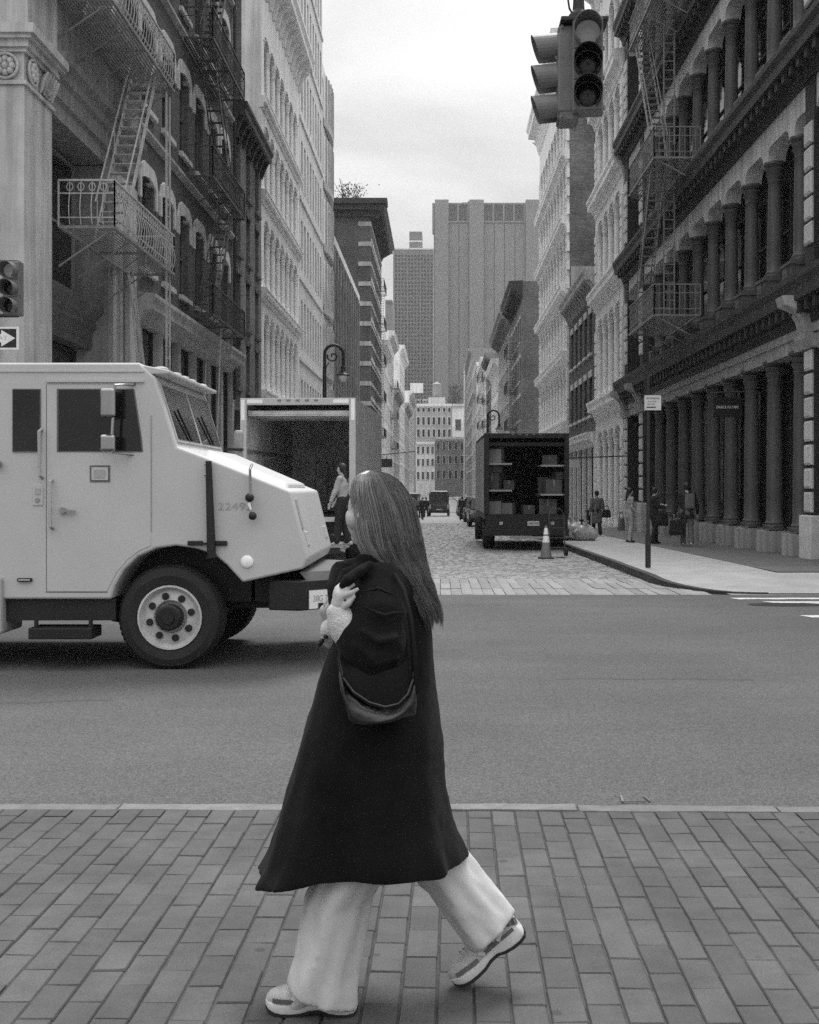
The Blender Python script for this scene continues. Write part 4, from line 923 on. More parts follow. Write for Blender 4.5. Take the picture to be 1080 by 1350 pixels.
for (s2, u0, u1, zs, lb) in ((-1, 142, 149, (8, 12.6, 17.2, 21.8, 26.4), 'small black fire escape on the striped corner building'), (1, 123, 129, (8, 12, 16), 'small black fire escape on the dark brick corner building far right'),
                             (-1, 186, 193, (8, 13, 18), 'distant black fire escape on the pale balconied front, left'), (1, 192, 199, (8, 12, 16, 20), 'distant black fire escape on the brown-toned walk-up, right'), (1, 214, 224, (8, 13, 18, 22), 'distant black fire escape on the bright cream front, right')):
    t = thing('fire_escape', lb, 'fire escape', P(s2, u0, zs[0], .5), 'fire escapes')
    for z in zs: platform(t, s2, u0, u1, z, 1.1, M_FEDARK, 1.0, slat=.15, brackets=False)
    for z, z2 in zip(zs[:-1], zs[1:]): stair(t, s2, u0 + 1, z, u1 - 1, z2, .4, .9, M_FEDARK, 12, rail=0)

# ================================================================ street furniture
def crook_lamp(label, base, arm, h, s_=1.):
    t_ = thing('street_lamp', label, 'street lamp', base, 'bishop crook street lamps'); x, y, z = base; q_ = MB()
    q_.lathe([(.26, 0), (.26, .3), (.2, .35), (.2, .9), (.14, 1.0), (.13, 1.3), (.09, 1.4), (.07, h - 2.4), (.12, h - 2.35), (.12, h - 2.2), (.065, h - 2.1), (.06, h - .7)], base, 12); q_.build('post', M_IRON, t_, smooth=True)
    pts = [(x, y, z + h - .75)]; r_ = .3
    for i in range(13): a_ = math.pi - i * math.pi / 12; pts.append((x + arm * (r_ + r_ * math.cos(a_)), y, z + h - .3 + r_ * math.sin(a_)))
    pts.append((x + arm * 2 * r_, y, z + h - .66)); q_ = MB(); q_.tube(pts, .05, 8); q_.build('crook', M_IRON, t_, smooth=True)
    pts = []
    for i in range(22): a_ = math.pi * .9 + i * .33; rr = .19 * (1 - i / 26); pts.append((x + arm * (.27 + rr * math.cos(a_)), y, z + h - .36 + rr * math.sin(a_)))
    q_ = MB(); q_.tube(pts, .03, 6); q_.bar((x, y, z + h - .8), (x + arm * .14, y, z + h - .55), .035); q_.build('scroll', M_IRON, t_, smooth=True)
    c = (x + arm * 2 * r_, y, z + h - .66); q_ = MB(); q_.lathe([(.03, 0), (.08, -.03), (.07, -.13), (.13, -.24), (.21, -.29), (.21, -.32), (.06, -.32)], c, 14); hd = q_.build('lantern', M_IRON, t_, smooth=True)
    q_ = MB(); q_.lathe([(.16, -.325), (.155, -.38), (.12, -.46), (.05, -.51), (.01, -.52)], c, 14); q_.build('globe', M_GLOBE, hd, smooth=True)
    return t_
crook_lamp('black bishop-crook street lamp above the white box truck', (xpx(428, 37), 37, gz(37)), 1, zpx(455, 37) - gz(37))
crook_lamp('black bishop-crook street lamp rising behind the dark delivery truck', (xpx(643, 60), 60, gz(60)), 1, zpx(541, 60) - gz(60))
def signal_face(root, c, yaw, s_=1., dark=False):
    """three round lights in a yellow-era housing, facing -Y turned by yaw; c is the housing centre"""
    M_ = Matrix.Translation(c) @ Matrix.Rotation(yaw, 4, 'Z')
    def tr(q_): q_.v = [tuple(M_ @ (Vector(v) * s_)) for v in q_.v]; return q_
    q_ = MB(); q_.box(-.17, .17, -.02, .2, -.53, .53); hs = tr(q_).build('housing', M_SIGNAL, root, bevel=.02 * s_)
    q_ = MB()
    for k in (-1, 0, 1): q_.box(-.16, .16, -.035, -.021, k * .345 - .165, k * .345 + .165)
    tr(q_).build('door_panels', M_SIGNAL, hs, bevel=.012 * s_)
    q_ = MB()
    for k in range(4): q_.box(.17, .185, .0, .03, -.5 + k * .33, -.46 + k * .33)
    tr(q_).build('latches', M_SIGNAL, hs, kind='stuff')
    for k in (-1, 0, 1):
        q_ = MB(); q_.lathe([(.01, -.045), (.08, -.06), (.135, -.04), (.135, -.036), (.01, -.036)], (0, 0, k * .345), 20, 'Y'); tr(q_).build('lens', M_LENSG if k == 1 else M_LENSD, root, smooth=True)
        q_ = MB(); ri = []
        n = 22                                   # tunnel visor, open underneath
        for i in range(n + 1):
            a_ = -rad(55) + (math.pi + rad(110)) * i / n; ca, sa = math.cos(a_), math.sin(a_); L = .3 - .09 * (1 - sa) * .6
            ri.append([(.15 * ca, -.03, .15 * sa + k * .345), (.158 * ca, -.03, .158 * sa + k * .345), (.158 * ca, -.03 - L, .158 * sa + k * .345 - .02), (.15 * ca, -.03 - L, .15 * sa + k * .345 - .02)])
        q_.loft(ri); tr(q_).build('visor', M_SIGNAL if k == 1 or not dark else M_TRUCKD, root)
YS = 11.4; cz = zpx(88, YS); cx = xpx(765, YS)
ts = thing('traffic_signal', 'two-faced three-light traffic signal hanging from an overhead arm', 'traffic light', (cx, YS, cz), 'traffic signals')
signal_face(ts, (xpx(773, YS), YS - .12, zpx(91, YS)), rad(-6), .88, dark=True)
signal_face(ts, (xpx(733, YS) + .05, YS + .1, zpx(98, YS)), rad(-92), .88)
q = MB(); q.box(xpx(735, YS), xpx(758, YS), YS - .06, YS + .14, zpx(150, YS), zpx(45, YS)); q.build('centre_casting', M_SIGNAL, ts, bevel=.02)
q = MB(); q.box(xpx(738, YS), xpx(800, YS), YS - .14, YS + .16, zpx(34, YS), zpx(28, YS)); q.lathe([(.1, 0), (.1, .06), (.06, .1), (.05, .3), (.07, .34), (.07, .42)], (xpx(763, YS), YS, zpx(28, YS)), 12); q.build('hanger', M_IRON, ts, bevel=.01)
q = MB(); q.tube([(xpx(757, YS), YS - .03, zpx(24, YS)), (xpx(750, YS), YS - .05, zpx(14, YS)), (xpx(748, YS), YS - .05, zpx(0, YS)), (xpx(752, YS), YS, zpx(-22, YS))], .01, 6); q.build('cable', M_IRON, ts)
tp = thing('signal_mast', 'overhead signal arm reaching in above the hanging two-faced signal', 'mast arm', (4.5, 5.2, 0))
q = MB(); q.tube([(4.5, 5.2, 0), (4.5, 5.2, 6.6)], [.16, .11], 12); q.build('mast', M_IRON, tp, smooth=True)
q = MB(); q.tube([(4.5, 5.2, 6.4), (3.2, 7.8, 6.9), (xpx(763, YS), YS, zpx(-34, YS))], [.09, .075, .06], 10); q.build('arm', M_IRON, tp, smooth=True)
q = MB(); q.tube([(xpx(763, YS), YS, zpx(0, YS)), (xpx(763, YS), YS, zpx(-32, YS))], .05, 8); q.build('drop_pipe', M_IRON, tp)
YL = 21; tl = thing('traffic_signal', 'three-light traffic signal on bracket beside the one-way arrow', 'traffic light', (xpx(12, YL), YL, zpx(380, YL)), 'traffic signals')
signal_face(tl, (xpx(15, YL), YL, zpx(380, YL)), rad(-4), .93)
for py in (344, 415):
    q = MB(); q.tube([(xpx(22, YL), YL + .1, zpx(py, YL)), (xpx(-25, YL), YL + .1, zpx(py, YL))], .035, 8); q.build('bracket_arm', M_IRON, tl)
q = MB(); q.tube([(xpx(15, YL), YL + .1, zpx(414, YL)), (xpx(-25, YL), YL + .1, zpx(398, YL))], .018, 6); q.build('bracket_brace', M_IRON, tl)
tq = thing('signal_pole', 'corner signal pole carrying the one-way sign, just off the left edge', 'pole', (xpx(-27, YL), YL, .1))
q = MB(); q.tube([(xpx(-27, YL), YL + .1, -.1), (xpx(-27, YL), YL + .1, 6.3)], [.1, .08], 12); q.build('post', M_IRON, tq)
to = thing('one_way_sign', 'black and white one-way arrow sign pointing right, cut by the left edge', 'sign', (xpx(-15, YL - .1), YL - .1, zpx(446, YL)))
def sx(px): return xpx(px, YL - .1)
def sz(py): return zpx(py, YL - .1)
q = MB(); q.box(sx(-42), sx(25), YL - .11, YL - .09, sz(461), sz(431)); q.build('plate', M_SIGNW, to, bevel=.004)
q = MB(); q.box(sx(-39.5), sx(22), YL - .1115, YL - .1105, sz(458.4), sz(433.6)); q.build('panel', M_SIGNB, to)
q = MB(); q.prism([(sx(-37), sz(451.5)), (sx(2), sz(451.5)), (sx(2), sz(457)), (sx(20.5), sz(446)), (sx(2), sz(435)), (sx(2), sz(440.5)), (sx(-37), sz(440.5))], lambda x, z: (x, YL - .1125, z), lambda x, z: (x, YL - .1118, z)); q.build('arrow', M_SIGNW, to)
text('lettering', 'ONE WAY', .13, (sx(-12), YL - .1135, sz(446)), (rad(90), 0, 0), M_SIGNG, to, ex=.0003)
YP = 22.6; px_ = xpx(854.5, YP)
t = thing('parking_sign_post', 'slim black sign post with small white parking notice near the kerb', 'sign post', (px_, YP, gz(YP) + .15))
q = MB(); q.tube([(px_, YP, gz(YP) + .1), (px_, YP, zpx(495, YP))], .035, 8); q.build('post', M_IRON, t)
q = MB(); q.tube([(px_, YP, gz(YP) + .15), (px_, YP, zpx(705, YP))], .055, 8); q.build('sleeve', M_IRON, t)
q = MB(); q.box(xpx(849, YP), xpx(871, YP), YP - .06, YP - .045, zpx(541, YP), zpx(521.5, YP)); pl_ = q.build('sign_plate', M_SIGNG, t)
text('lettering', 'NO PARKING', .05, (xpx(860, YP), YP - .063, zpx(525.5, YP)), (rad(90), 0, 0), M_SIGNB, t, sx=.85, ex=.0005)
text('lettering', 'ANYTIME', .04, (xpx(859, YP), YP - .063, zpx(529.8, YP)), (rad(90), 0, 0), M_FRAME, t, ex=.0005)
text('lettering', 'EXC SUN', .035, (xpx(858, YP), YP - .063, zpx(533, YP)), (rad(90), 0, 0), M_FRAME, t, ex=.0005)
q = MB(); q.box(xpx(852, YP), xpx(864, YP), YP - .0645, YP - .063, zpx(537.8, YP), zpx(536.4, YP)); q.build('arrow', M_SIGNB, t)
YZ = 32.0
t = thing('shop_sign', 'black hanging blade sign with white shop lettering among the columns', 'sign', P(1, YZ, zpx(535, YZ), 1))
q = MB(); q.box(xpx(940, YZ), xpx(978.5, YZ), YZ - .04, YZ + .04, zpx(550, YZ), zpx(524, YZ)); q.build('panel', M_SIGNB, t, bevel=.006)
q = MB(); q.tube([(xpx(938, YZ), YZ, zpx(518, YZ)), (9.0, YZ, zpx(515, YZ))], .025, 8)
for k in (945, 973): q.bar((xpx(k, YZ), YZ, zpx(524, YZ)), (xpx(k, YZ), YZ, zpx(518, YZ)), .02)
q.build('bracket', M_FEDARK, t)
text('lettering', 'ZADIG & VOLTAIRE', .105, (xpx(958.5, YZ), YZ - .042, zpx(537, YZ)), (rad(90), 0, 0), M_SIGNW, t, sx=.68, ex=.001)
YB = 50; t = thing('blank_blade_sign', 'small pale blade sign on a bracket behind the delivery truck', 'sign', (xpx(756, YB), YB, zpx(610, YB)))
q = MB(); q.box(xpx(749, YB), xpx(764, YB), YB - .03, YB + .03, zpx(617, YB), zpx(606, YB)); q.build('panel', M_SIGNG, t); q = MB(); q.tube([(xpx(748, YB), YB, zpx(604, YB)), (8.2, YB, zpx(601, YB))], .03, 6); q.build('bracket', M_IRON, t)
# cone, hand truck, rubbish bags
yc, xc = 28.9, xpx(720, 28.9); t = thing('traffic_cone', 'grey-looking traffic cone with bright reflective collars behind the dark truck', 'cone', (xc, yc, gz(yc)))
q = MB(); q.box(xc - .19, xc + .19, yc - .19, yc + .19, gz(yc), gz(yc) + .035); q.build('base', M_RUBBER, t, bevel=.01)
def conez(m_, nm, z0, z1, e=0.):
    r_ = lambda z: .145 - .115 * z / .8 + e
    q_ = MB(); q_.lathe([(r_(z0), z0), (r_(z1), z1), (.005, z1), (.005, z0)], (xc, yc, gz(yc) + .03), 18); return q_.build(nm, m_, t, smooth=True)
conez(M_ORANGE, 'body', 0, .8); conez(M_WHITE, 'reflective_collar', .38, .54, .004); conez(M_WHITE, 'reflective_collar', .58, .74, .004)
def handtruck(label, x, y, z, yaw, h=1.25):
    t_ = thing('hand_truck', label, 'hand truck', (x, y, z), 'hand trucks', (0, 0, yaw))
    q_ = MB(); q_.tube([(-.2, 0, .1), (-.2, .08, h - .15), (-.1, .12, h), (.1, .12, h), (.2, .08, h - .15), (.2, 0, .1)], .018, 8); q_.build('frame', M_FEDARK, t_, smooth=True)
    for k in range(4): q_ = MB(); q_.bar((-.2, .03 + .01 * k, .25 + .25 * k), (.2, .03 + .01 * k, .25 + .25 * k), .025); q_.build('crossbar', M_FEDARK, t_)
    q_ = MB(); q_.box(-.22, .22, -.25, .02, .02, .035); q_.build('toe_plate', M_ALU, t_)
    for s_ in (-1, 1): q_ = MB(); q_.lathe([(.02, -.03), (.11, -.03), (.13, 0), (.11, .03), (.02, .03)], (s_ * .26, .1, .13), 14, 'X'); q_.build('wheel', M_RUBBER, t_, smooth=True)
    return t_
handtruck('black hand truck leaning at the kerb beside the cone', xpx(735, 29.6), 29.6, gz(29.6), rad(12))
def rubbish(i, x, y, r_, m_, label):
    z = gz(y) + .15; q_ = MB()
    n, mm = 20, 12; rings = []
    for a_ in range(1, mm):
        t_ = math.pi * a_ / mm; ring = []
        for k in range(n):
            p = 2 * math.pi * k / n; v = Vector((math.sin(t_) * math.cos(p), math.sin(t_) * math.sin(p), -math.cos(t_)))
            d = 1 + .3 * noise.noise(v * 1.6 + Vector((i * 7, 0, 0))) + .16 * noise.noise(v * 5 + Vector((i * 3, 1, 0)))
            ring.append((x + v.x * r_ * 1.2 * d, y + v.y * r_ * d, z + max(.0, r_ * .62 + v.z * r_ * .78 * d)))
        rings.append(ring)
    q_.loft(rings); q_.lathe([(.05, 0), (.03, .06), (.1, .16)], (x + .05, y, z + r_ * 1.42), 8)
    tag(q_.build('rubbish_bag', m_, smooth=True, ang=70), label, 'rubbish bag', 'rubbish bags heaped on the kerb')
rubbish(1, xpx(751, 38), 38, .42, M_PLASTIC, 'pale plastic rubbish bag nearest the dark truck')
rubbish(2, xpx(766, 38.4), 38.6, .36, M_PLASTICD, 'dark plastic rubbish bag in the middle of the heap')
rubbish(3, xpx(771, 37.6), 37.6, .34, M_PLASTIC, 'pale rubbish bag nearest the trench-coat walker')
rubbish(4, xpx(757, 39.5), 39.5, .42, M_PLASTIC, 'pale bulging rubbish bag at the back of the heap')
q = MB(); b = (xpx(776, 44), 44, gz(44) + .15); q.lathe([(.11, 0), (.11, .05), (.08, .08), (.08, .85), (.11, .88), (.11, .95), (.03, 1.02)], b, 12); tag(q.build('bollard', M_IRON, smooth=True), 'short black bollard behind the trench-coat walker', 'bollard')
# faint overhead wire and far street arms
q = MB(); q.tube([(xpx(500, 120), 120, zpx(600, 120)), (xpx(548, 120), 120, zpx(595, 120))], .06, 6); tag(q.build('overhead_wire', M_FEDARK), 'thin far wire sagging over the street beyond the white truck', 'wire')
t = thing('far_signal', 'small dark far signal box over the street end', 'traffic light', (xpx(511, 118), 118, zpx(610, 118)))
q = MB(); q.box(xpx(503, 118), xpx(517, 118), 118, 118.4, zpx(616, 118), zpx(605, 118)); q.build('housing', M_IRON, t); q = MB(); q.tube([(xpx(510, 118), 118.2, zpx(605, 118)), (xpx(510, 118), 118.2, zpx(600, 118))], .05, 6); q.build('hanger', M_IRON, t)
q = MB(); q.box(xpx(633, 72), xpx(655, 72), 72, 76, zpx(641, 72), zpx(638.5, 72))
for k in (634, 654): q.bar((xpx(k, 72), 72.1, gz(72)), (xpx(k, 72), 72.1, zpx(641, 72)), .08)
tag(q.build('awning', M_PALE), 'pale flat awning edge behind the parked cars, right', 'awning')
# ================================================================ VEHICLES
def wheel(root, c, r, w, rim_r, rim_m, side=-1, holes=8, hubr=.12, name='wheel', axis='Y'):
    """c: centre of the outer face; side -1: outer face looks to -Y (or -X)"""
    def L(q_, prof_, n=32, cap=False): return q_.lathe([(a_, -side * b_) for a_, b_ in prof_], c, n, axis, 1., cap)
    q_ = MB(); L(q_, [(rim_r, .02), (rim_r + .02, -.005), (r * .8, -.02), (r * .93, .0), (r * .985, .03), (r, .06), (r, w - .05), (r * .96, w), (rim_r, w)]); tyre = q_.build(name, M_RUBBER, root, smooth=True, ang=28)
    q_ = MB(); k = 56
    for i in range(k):        # tread blocks on the shoulder
        a_ = 2 * math.pi * i / k; u, v = math.cos(a_), math.sin(a_)
        def pt(rr, dd, t_): 
            ca, sa = math.cos(a_ + t_), math.sin(a_ + t_)
            return (c[0] + rr * ca, c[1] - side * dd, c[2] + rr * sa) if axis == 'Y' else (c[0] - side * dd, c[1] + rr * ca, c[2] + rr * sa)
        e = math.pi / k * .62
        q_.add([pt(r * .975, .012, -e), pt(r * .975, .012, e), pt(r * 1.008, .05, e), pt(r * 1.008, .05, -e), pt(r * .96, .1, -e), pt(r * .96, .1, e), pt(r * 1.008, .12, e), pt(r * 1.008, .12, -e)], BOXF)
    q_.build('tread', M_RUBBER, tyre, kind='stuff')
    q_ = MB(); L(q_, [(rim_r * 1.03, .015), (rim_r * 1.03, -.012), (rim_r * .97, -.012), (rim_r * .93, .03), (rim_r * .86, .05), (rim_r * .8, .04), (rim_r * .55, .03), (hubr * 1.25, .04), (hubr * 1.2, .1), (.005, .1)]); q_.build('rim', rim_m, tyre, smooth=True, ang=30)
    q_ = MB(); L(q_, [(hubr, .05), (hubr, -.045), (hubr * .85, -.06), (hubr * .5, -.06), (hubr * .45, -.08), (.01, -.08)], 20, True); q_.build('hub', M_TRUCKD, tyre, smooth=True, ang=30)
    for i in range(holes):
        a_ = 2 * math.pi * (i + .3) / holes; rr = rim_r * .68
        cc = (c[0] + rr * math.cos(a_), c[1] - side * .02, c[2] + rr * math.sin(a_)) if axis == 'Y' else (c[0] - side * .02, c[1] + rr * math.cos(a_), c[2] + rr * math.sin(a_))
        q_ = MB(); q_.lathe([(.034, 0), (.034, -side * .02), (.01, -side * .02)] if 0 else [(.034, .03), (.034, -.0), (.004, -.001)] if side < 0 else [(.034, -.03), (.034, 0), (.004, .001)], cc, 10, axis); q_.build('lug_hole', M_TRUCKD, tyre)
    return tyre
# ---- armoured truck crossing from the left
YT, SC = 10.6, F / 10.6
TW = 2.3
def A(px, py): return ((px - 580) / SC, 1.62 - (py - 643) / SC)
tk = thing('armoured_truck', 'white armoured truck with sloping nose driving across from the left', 'truck', (-3, YT + 1.1, -.06))
pts = [(-560, 790), (-560, 482), (-555, 478), (184, 478), (205, 498), (233, 589), (274, 604), (384, 648), (406, 736), (400, 750), (320, 768), (310, 757), (298, 744), (282, 731), (258, 723), (232, 719.5), (206, 723), (182, 734), (164, 751), (152, 772), (147, 790)]
q = MB(); q.prism(pts, lambda x, y: (A(x, y)[0], YT, A(x, y)[1]), lambda x, y: (A(x, y)[0], YT + TW, A(x, y)[1]))
bod = q.build('body', M_TRUCKW, tk, bevel=.045, bseg=3, smooth=True, ang=50, blim=24)
def flat(pts_, d0, d1, nm, m_, par=None, bevel=0):
    q_ = MB(); q_.prism(pts_, lambda x, y: (A(x, y)[0], YT - d0, A(x, y)[1]), lambda x, y: (A(x, y)[0], YT - d1, A(x, y)[1])); return q_.build(nm, m_, par or tk, bevel=bevel)
def rect(a_, b_, c_, d_): return [(a_, d_), (c_, d_), (c_, b_), (a_, b_)]
# roof rail, drip rail
flat(rect(-560, 488.5, 190, 490.5), .001, .01, 'roof_seam', M_TRUCKW); flat(rect(62, 500.5, 190, 504), .001, .02, 'drip_rail', M_TRUCKW)
for (x0, x1) in ((92, 112), (-60, -30)): q = MB(); X0, z = A(x0, 478); X1, _ = A(x1, 478); q.box(X0, X1, YT + .6, YT + .9, z, z + .035); q.build('roof_hatch', M_TRUCKW, tk, bevel=.012)
# door
door = flat([(62, 780), (141, 780), (145, 772), (154, 755), (168, 738), (184, 726), (199, 719.5), (199, 596), (178, 508), (62, 508)], -.02, .006, 'door', M_TRUCKW, None, .004)
for (x0, y0, x1, y1) in ((61, 507, 62.2, 781), (61, 780, 142, 781.2)): flat(rect(x0, y0, x1, y1), -.01, .0015 if 0 else .002, 'door_gap', M_FRAME)
def pane(pts_, par, nm='window'):
    cx_ = sum(p[0] for p in pts_) / len(pts_); cy_ = sum(p[1] for p in pts_) / len(pts_)
    o_ = [(cx_ + (x - cx_) * 1.03 + (1 if x > cx_ else -1) * .5, cy_ + (y - cy_) * 1.02 + (1 if y > cy_ else -1) * .5) for x, y in pts_]
    f_ = flat(o_, .0, .012, nm, M_FRAME, par); return flat(pts_, .0, .0145, 'pane', M_GLASS, f_)
pane(rect(18, 514, 53, 594.5), tk); pane([(78, 594.5), (187, 594.5), (185.5, 577), (176, 514), (78, 514)], tk)
flat(rect(199, 547, 200.2, 700), .0, .006, 'panel_seam', M_GREYI)
flat(rect(119, 613.5, 145.5, 635.5), 0, .012, 'badge_plate', M_FRAME); flat(rect(121.5, 616, 143, 633), .012, .016, 'badge_rim', M_SIGNG); flat([(125, 630), (139, 630), (140, 624), (139, 619), (125, 619), (124, 624)], .016, .02, 'badge', M_GREYI)
flat(rect(44, 640, 57, 666), 0, .01, 'lock_plate', M_SIGNG); flat(rect(47, 644, 54, 652), .01, .016, 'keypad', M_GREYI); flat([(50 + 3 * math.cos(i * .785), 659 + 3 * math.sin(i * .785)) for i in range(8)], .01, .022, 'lock', M_CHROME)
def grab(x0, y0, x1, y1, m_=M_GREYI, r_=.016, off=.07):
    q_ = MB(); p, r2_ = A(x0, y0), A(x1, y1); q_.tube([(p[0], YT, p[1]), (p[0], YT - off, p[1] - .02), (r2_[0], YT - off, r2_[1] + .02), (r2_[0], YT, r2_[1])], r_, 8); return q_.build('grab_handle', m_, tk, smooth=True)
grab(55, 566, 56, 630); grab(69, 632, 70, 697)
q = MB(); p = A(84, 673); q.lathe([(.03, 0), (.03, -.04), (.005, -.04)], (p[0], YT, p[1]), 10, 'Y'); q.bar((p[0], YT - .035, p[1]), (p[0] + .12, YT - .04, p[1] - .01), .02); q.build('door_handle', M_CHROME, tk)
flat(rect(24, 762, 43, 766.5), 0, .03, 'marker_lamp', M_IRON, None, .004); flat(rect(26, 763.4, 41, 765), .03, .033, 'marker_lens', M_SIGNG)
q = MB(); p = A(0, 612); q.ball((p[0], YT - .04, p[1]), .035, 8, 6); q.build('peephole', M_CHROME, tk, smooth=True)
# round marker light on the flank, number
q = MB(); p = A(326, 740.5); q.lathe([(.058, .0), (.058, -.012), (.05, -.02), (.03, -.026), (.004, -.028)], (p[0], YT, p[1]), 18, 'Y'); q.build('round_lamp', M_WHITE, tk, smooth=True)
text('number', '22492', .095, (A(310, 668)[0], YT - .003, A(310, 668)[1]), (rad(90), 0, 0), M_GREYI, tk, sx=1.35, ex=.001)
# black exhaust snorkel with hold-downs
q = MB(); p, r_ = A(276.5, 608), A(280.5, 735); q.tube([(p[0], YT - .05, p[1]), (r_[0], YT - .05, r_[1])], [.028, .042], 10); q.build('black_guard_rod', M_TRUCKD, tk, smooth=True)
for k in (258, 290): q = MB(); p = A(k, 716); q.box(p[0] - .07, p[0] + .07, YT - .03, YT + .0, p[1] - .022, p[1] + .022); q.build('hood_latch', M_TRUCKD, tk, bevel=.008)
q = MB(); q.bar((A(258, 717)[0], YT - .03, A(258, 717)[1]), (A(292, 716)[0], YT - .03, A(292, 716)[1]), .02); q.build('latch_bar', M_TRUCKD, tk)
for k in (612, 626): q = MB(); p = A(273, k); q.ball((p[0], YT - .05, p[1]), .018, 8, 6); q.build('rivet', M_CHROME, tk)
# windscreen on the sloped front of the cab
a_, b_ = A(206, 501), A(231, 583); dd = Vector((b_[0] - a_[0], 0, b_[1] - a_[1])); nn = Vector((-dd.z, 0, dd.x)).normalized() * (1 if -dd.z > 0 else -1)
def ws(y0, y1, f0, f1, e0, e1, nm, m_, par=None):
    q_ = MB(); A0 = Vector((a_[0], 0, a_[1])); v = []
    for e in (e0, e1):
        for (f, y) in ((f0, y0), (f0, y1), (f1, y1), (f1, y0)): p_ = A0 + dd * f + nn * e; v.append((p_.x, y, p_.z))
    q_.add(v, [(0, 1, 2, 3), (7, 6, 5, 4), (0, 4, 5, 1), (1, 5, 6, 2), (2, 6, 7, 3), (3, 7, 4, 0)]); return q_.build(nm, m_, par or tk)
for (y0, y1) in ((YT + .12, YT + 1.1), (YT + 1.2, YT + 2.18)):
    f_ = ws(y0 - .04, y1 + .04, .04, .99, -.02, .012, 'windscreen_frame', M_FRAMEW); ws(y0, y1, .07, .95, .0, .016, 'pane', M_GLASS, f_)
    q = MB(); p0 = Vector((a_[0], 0, a_[1])) + dd * .95 + nn * .03; p1 = Vector((a_[0], 0, a_[1])) + dd * .45 + nn * .035; q.bar((p0.x, y0 + .5, p0.z), (p1.x, y0 + .25, p1.z), .015); q.build('wiper', M_TRUCKD, tk)
q = MB(); z = A(0, 479)[1]; X = A(184, 0)[0]
q.loft([[(X, YT + .01, z - .01), (X, YT + TW - .01, z - .01), (X, YT + TW - .01, z - .1), (X, YT + .01, z - .1)], [(X + .27, YT + .02, z - .06), (X + .27, YT + TW - .02, z - .06), (X + .27, YT + TW - .02, z - .095), (X + .27, YT + .02, z - .095)]]); q.build('visor', M_TRUCKW, tk, bevel=.012)
for y in (.25, .8, 1.15, 1.5, 2.05): q = MB(); q.ball((X + .14, YT + y, z - .028), .07, 10, 6, (1, 1.4, .35)); q.build('roof_lamp', M_GREYI, tk, smooth=True)
# hood centre ridge, nose grille, headlights
h0, h1 = A(274, 604), A(384, 648)
q = MB(); q.loft([[(h0[0] - .1, YT + .28, h0[1] + .02), (h0[0] - .1, YT + TW - .28, h0[1] + .02), (h0[0] - .1, YT + TW - .45, h0[1] + .1), (h0[0] - .1, YT + .45, h0[1] + .1)], [(h1[0] - .08, YT + .3, h1[1] + .0), (h1[0] - .08, YT + TW - .3, h1[1] + .0), (h1[0] - .08, YT + TW - .5, h1[1] + .07), (h1[0] - .08, YT + .5, h1[1] + .07)]]); q.build('hood', M_TRUCKW, tk, bevel=.03)
n0, n1 = A(385, 649), A(405, 733); nd = Vector((n1[0] - n0[0], 0, n1[1] - n0[1])); nw = Vector((-nd.z, 0, nd.x)).normalized()
def nose(y0, y1, f0, f1, e0, e1, nm, m_):
    q_ = MB(); v = []
    for e in (e0, e1):
        for (f, y) in ((f0, y0), (f0, y1), (f1, y1), (f1, y0)): p_ = Vector((n0[0], 0, n0[1])) + nd * f + nw * e; v.append((p_.x, y, p_.z))
    q_.add(v, [(0, 1, 2, 3), (7, 6, 5, 4), (0, 4, 5, 1), (1, 5, 6, 2), (2, 6, 7, 3), (3, 7, 4, 0)]); return q_.build(nm, m_, tk, bevel=.006)
nose(YT + .1, YT + .2, .1, .58, -.01, .012, 'corner_slit', M_GREYI)  # flat grey strip, the dark of a recessed slit put in as colour
for k in range(0): nose(YT + .55, YT + 1.75, .12 + k * .12, .19 + k * .12, -.01, .02, 'grille_slat', M_FRAME)
for y in (.2, 1.9): nose(YT + y, YT + y + .2, .64, .86, -.01, .01, 'headlight', M_SIGNG)
# convex mirrors on stalks
q = MB(); p = A(331, 612); r_ = A(332, 683); q.tube([(p[0], YT + .06, p[1]), (p[0], YT - .06, p[1] - .05), (r_[0], YT - .06, r_[1])], .012, 8); st_ = q.build('mirror_stalk', M_CHROME, tk)
for (k, l, rr) in ((331, 656, .042), (335, 680, .038)): q = MB(); p = A(k, l); q.ball((p[0], YT - .08, p[1]), rr, 14, 9); q.build('convex_mirror', M_TRUCKD, st_, smooth=True)
q = MB(); p, r_ = A(330, 663), A(333, 672); q.tube([(p[0], YT - .09, p[1]), (r_[0], YT - .09, r_[1])], [.018, .008], 8); q.build('mirror_clamp', M_WHITE, st_)
# tall side mirrors
q = MB(); p0, p1, p2 = A(158, 509), A(153, 598), A(172, 598); q.tube([(A(178, 507)[0], YT, A(178, 507)[1]), (p0[0], YT - .16, p0[1]), (p1[0], YT - .16, p1[1]), (A(176, 599)[0], YT - .0, A(176, 599)[1])], .014, 8); ma = q.build('mirror_arm', M_CHROME, tk)
for (y0, y1) in ((514, 552), (574, 596)):
    q = MB(); p, r_ = A(140.5, y1), A(160, y0); q.box(p[0], r_[0], YT - .22, YT - .15, p[1], r_[1]); mo = q.build('mirror', M_CHROME, ma, bevel=.025, bseg=3)
for (k, l) in ((318, 600),):      # far-side mirror
    q = MB(); yf = YT + TW + .15; sf = F / yf; q.box((308 - 580) / sf, (320 - 580) / sf, yf, yf + .08, 1.62 - (609 - 643) / sf, 1.62 - (567 - 643) / sf); q.build('mirror', M_ALU, tk, bevel=.03); q = MB(); q.bar(((320 - 580) / sf, yf, 1.62 + 50 / sf), ((300 - 580) / sf, yf - .2, 1.62 + 50 / sf), .03); q.build('mirror_arm', M_TRUCKD, tk)
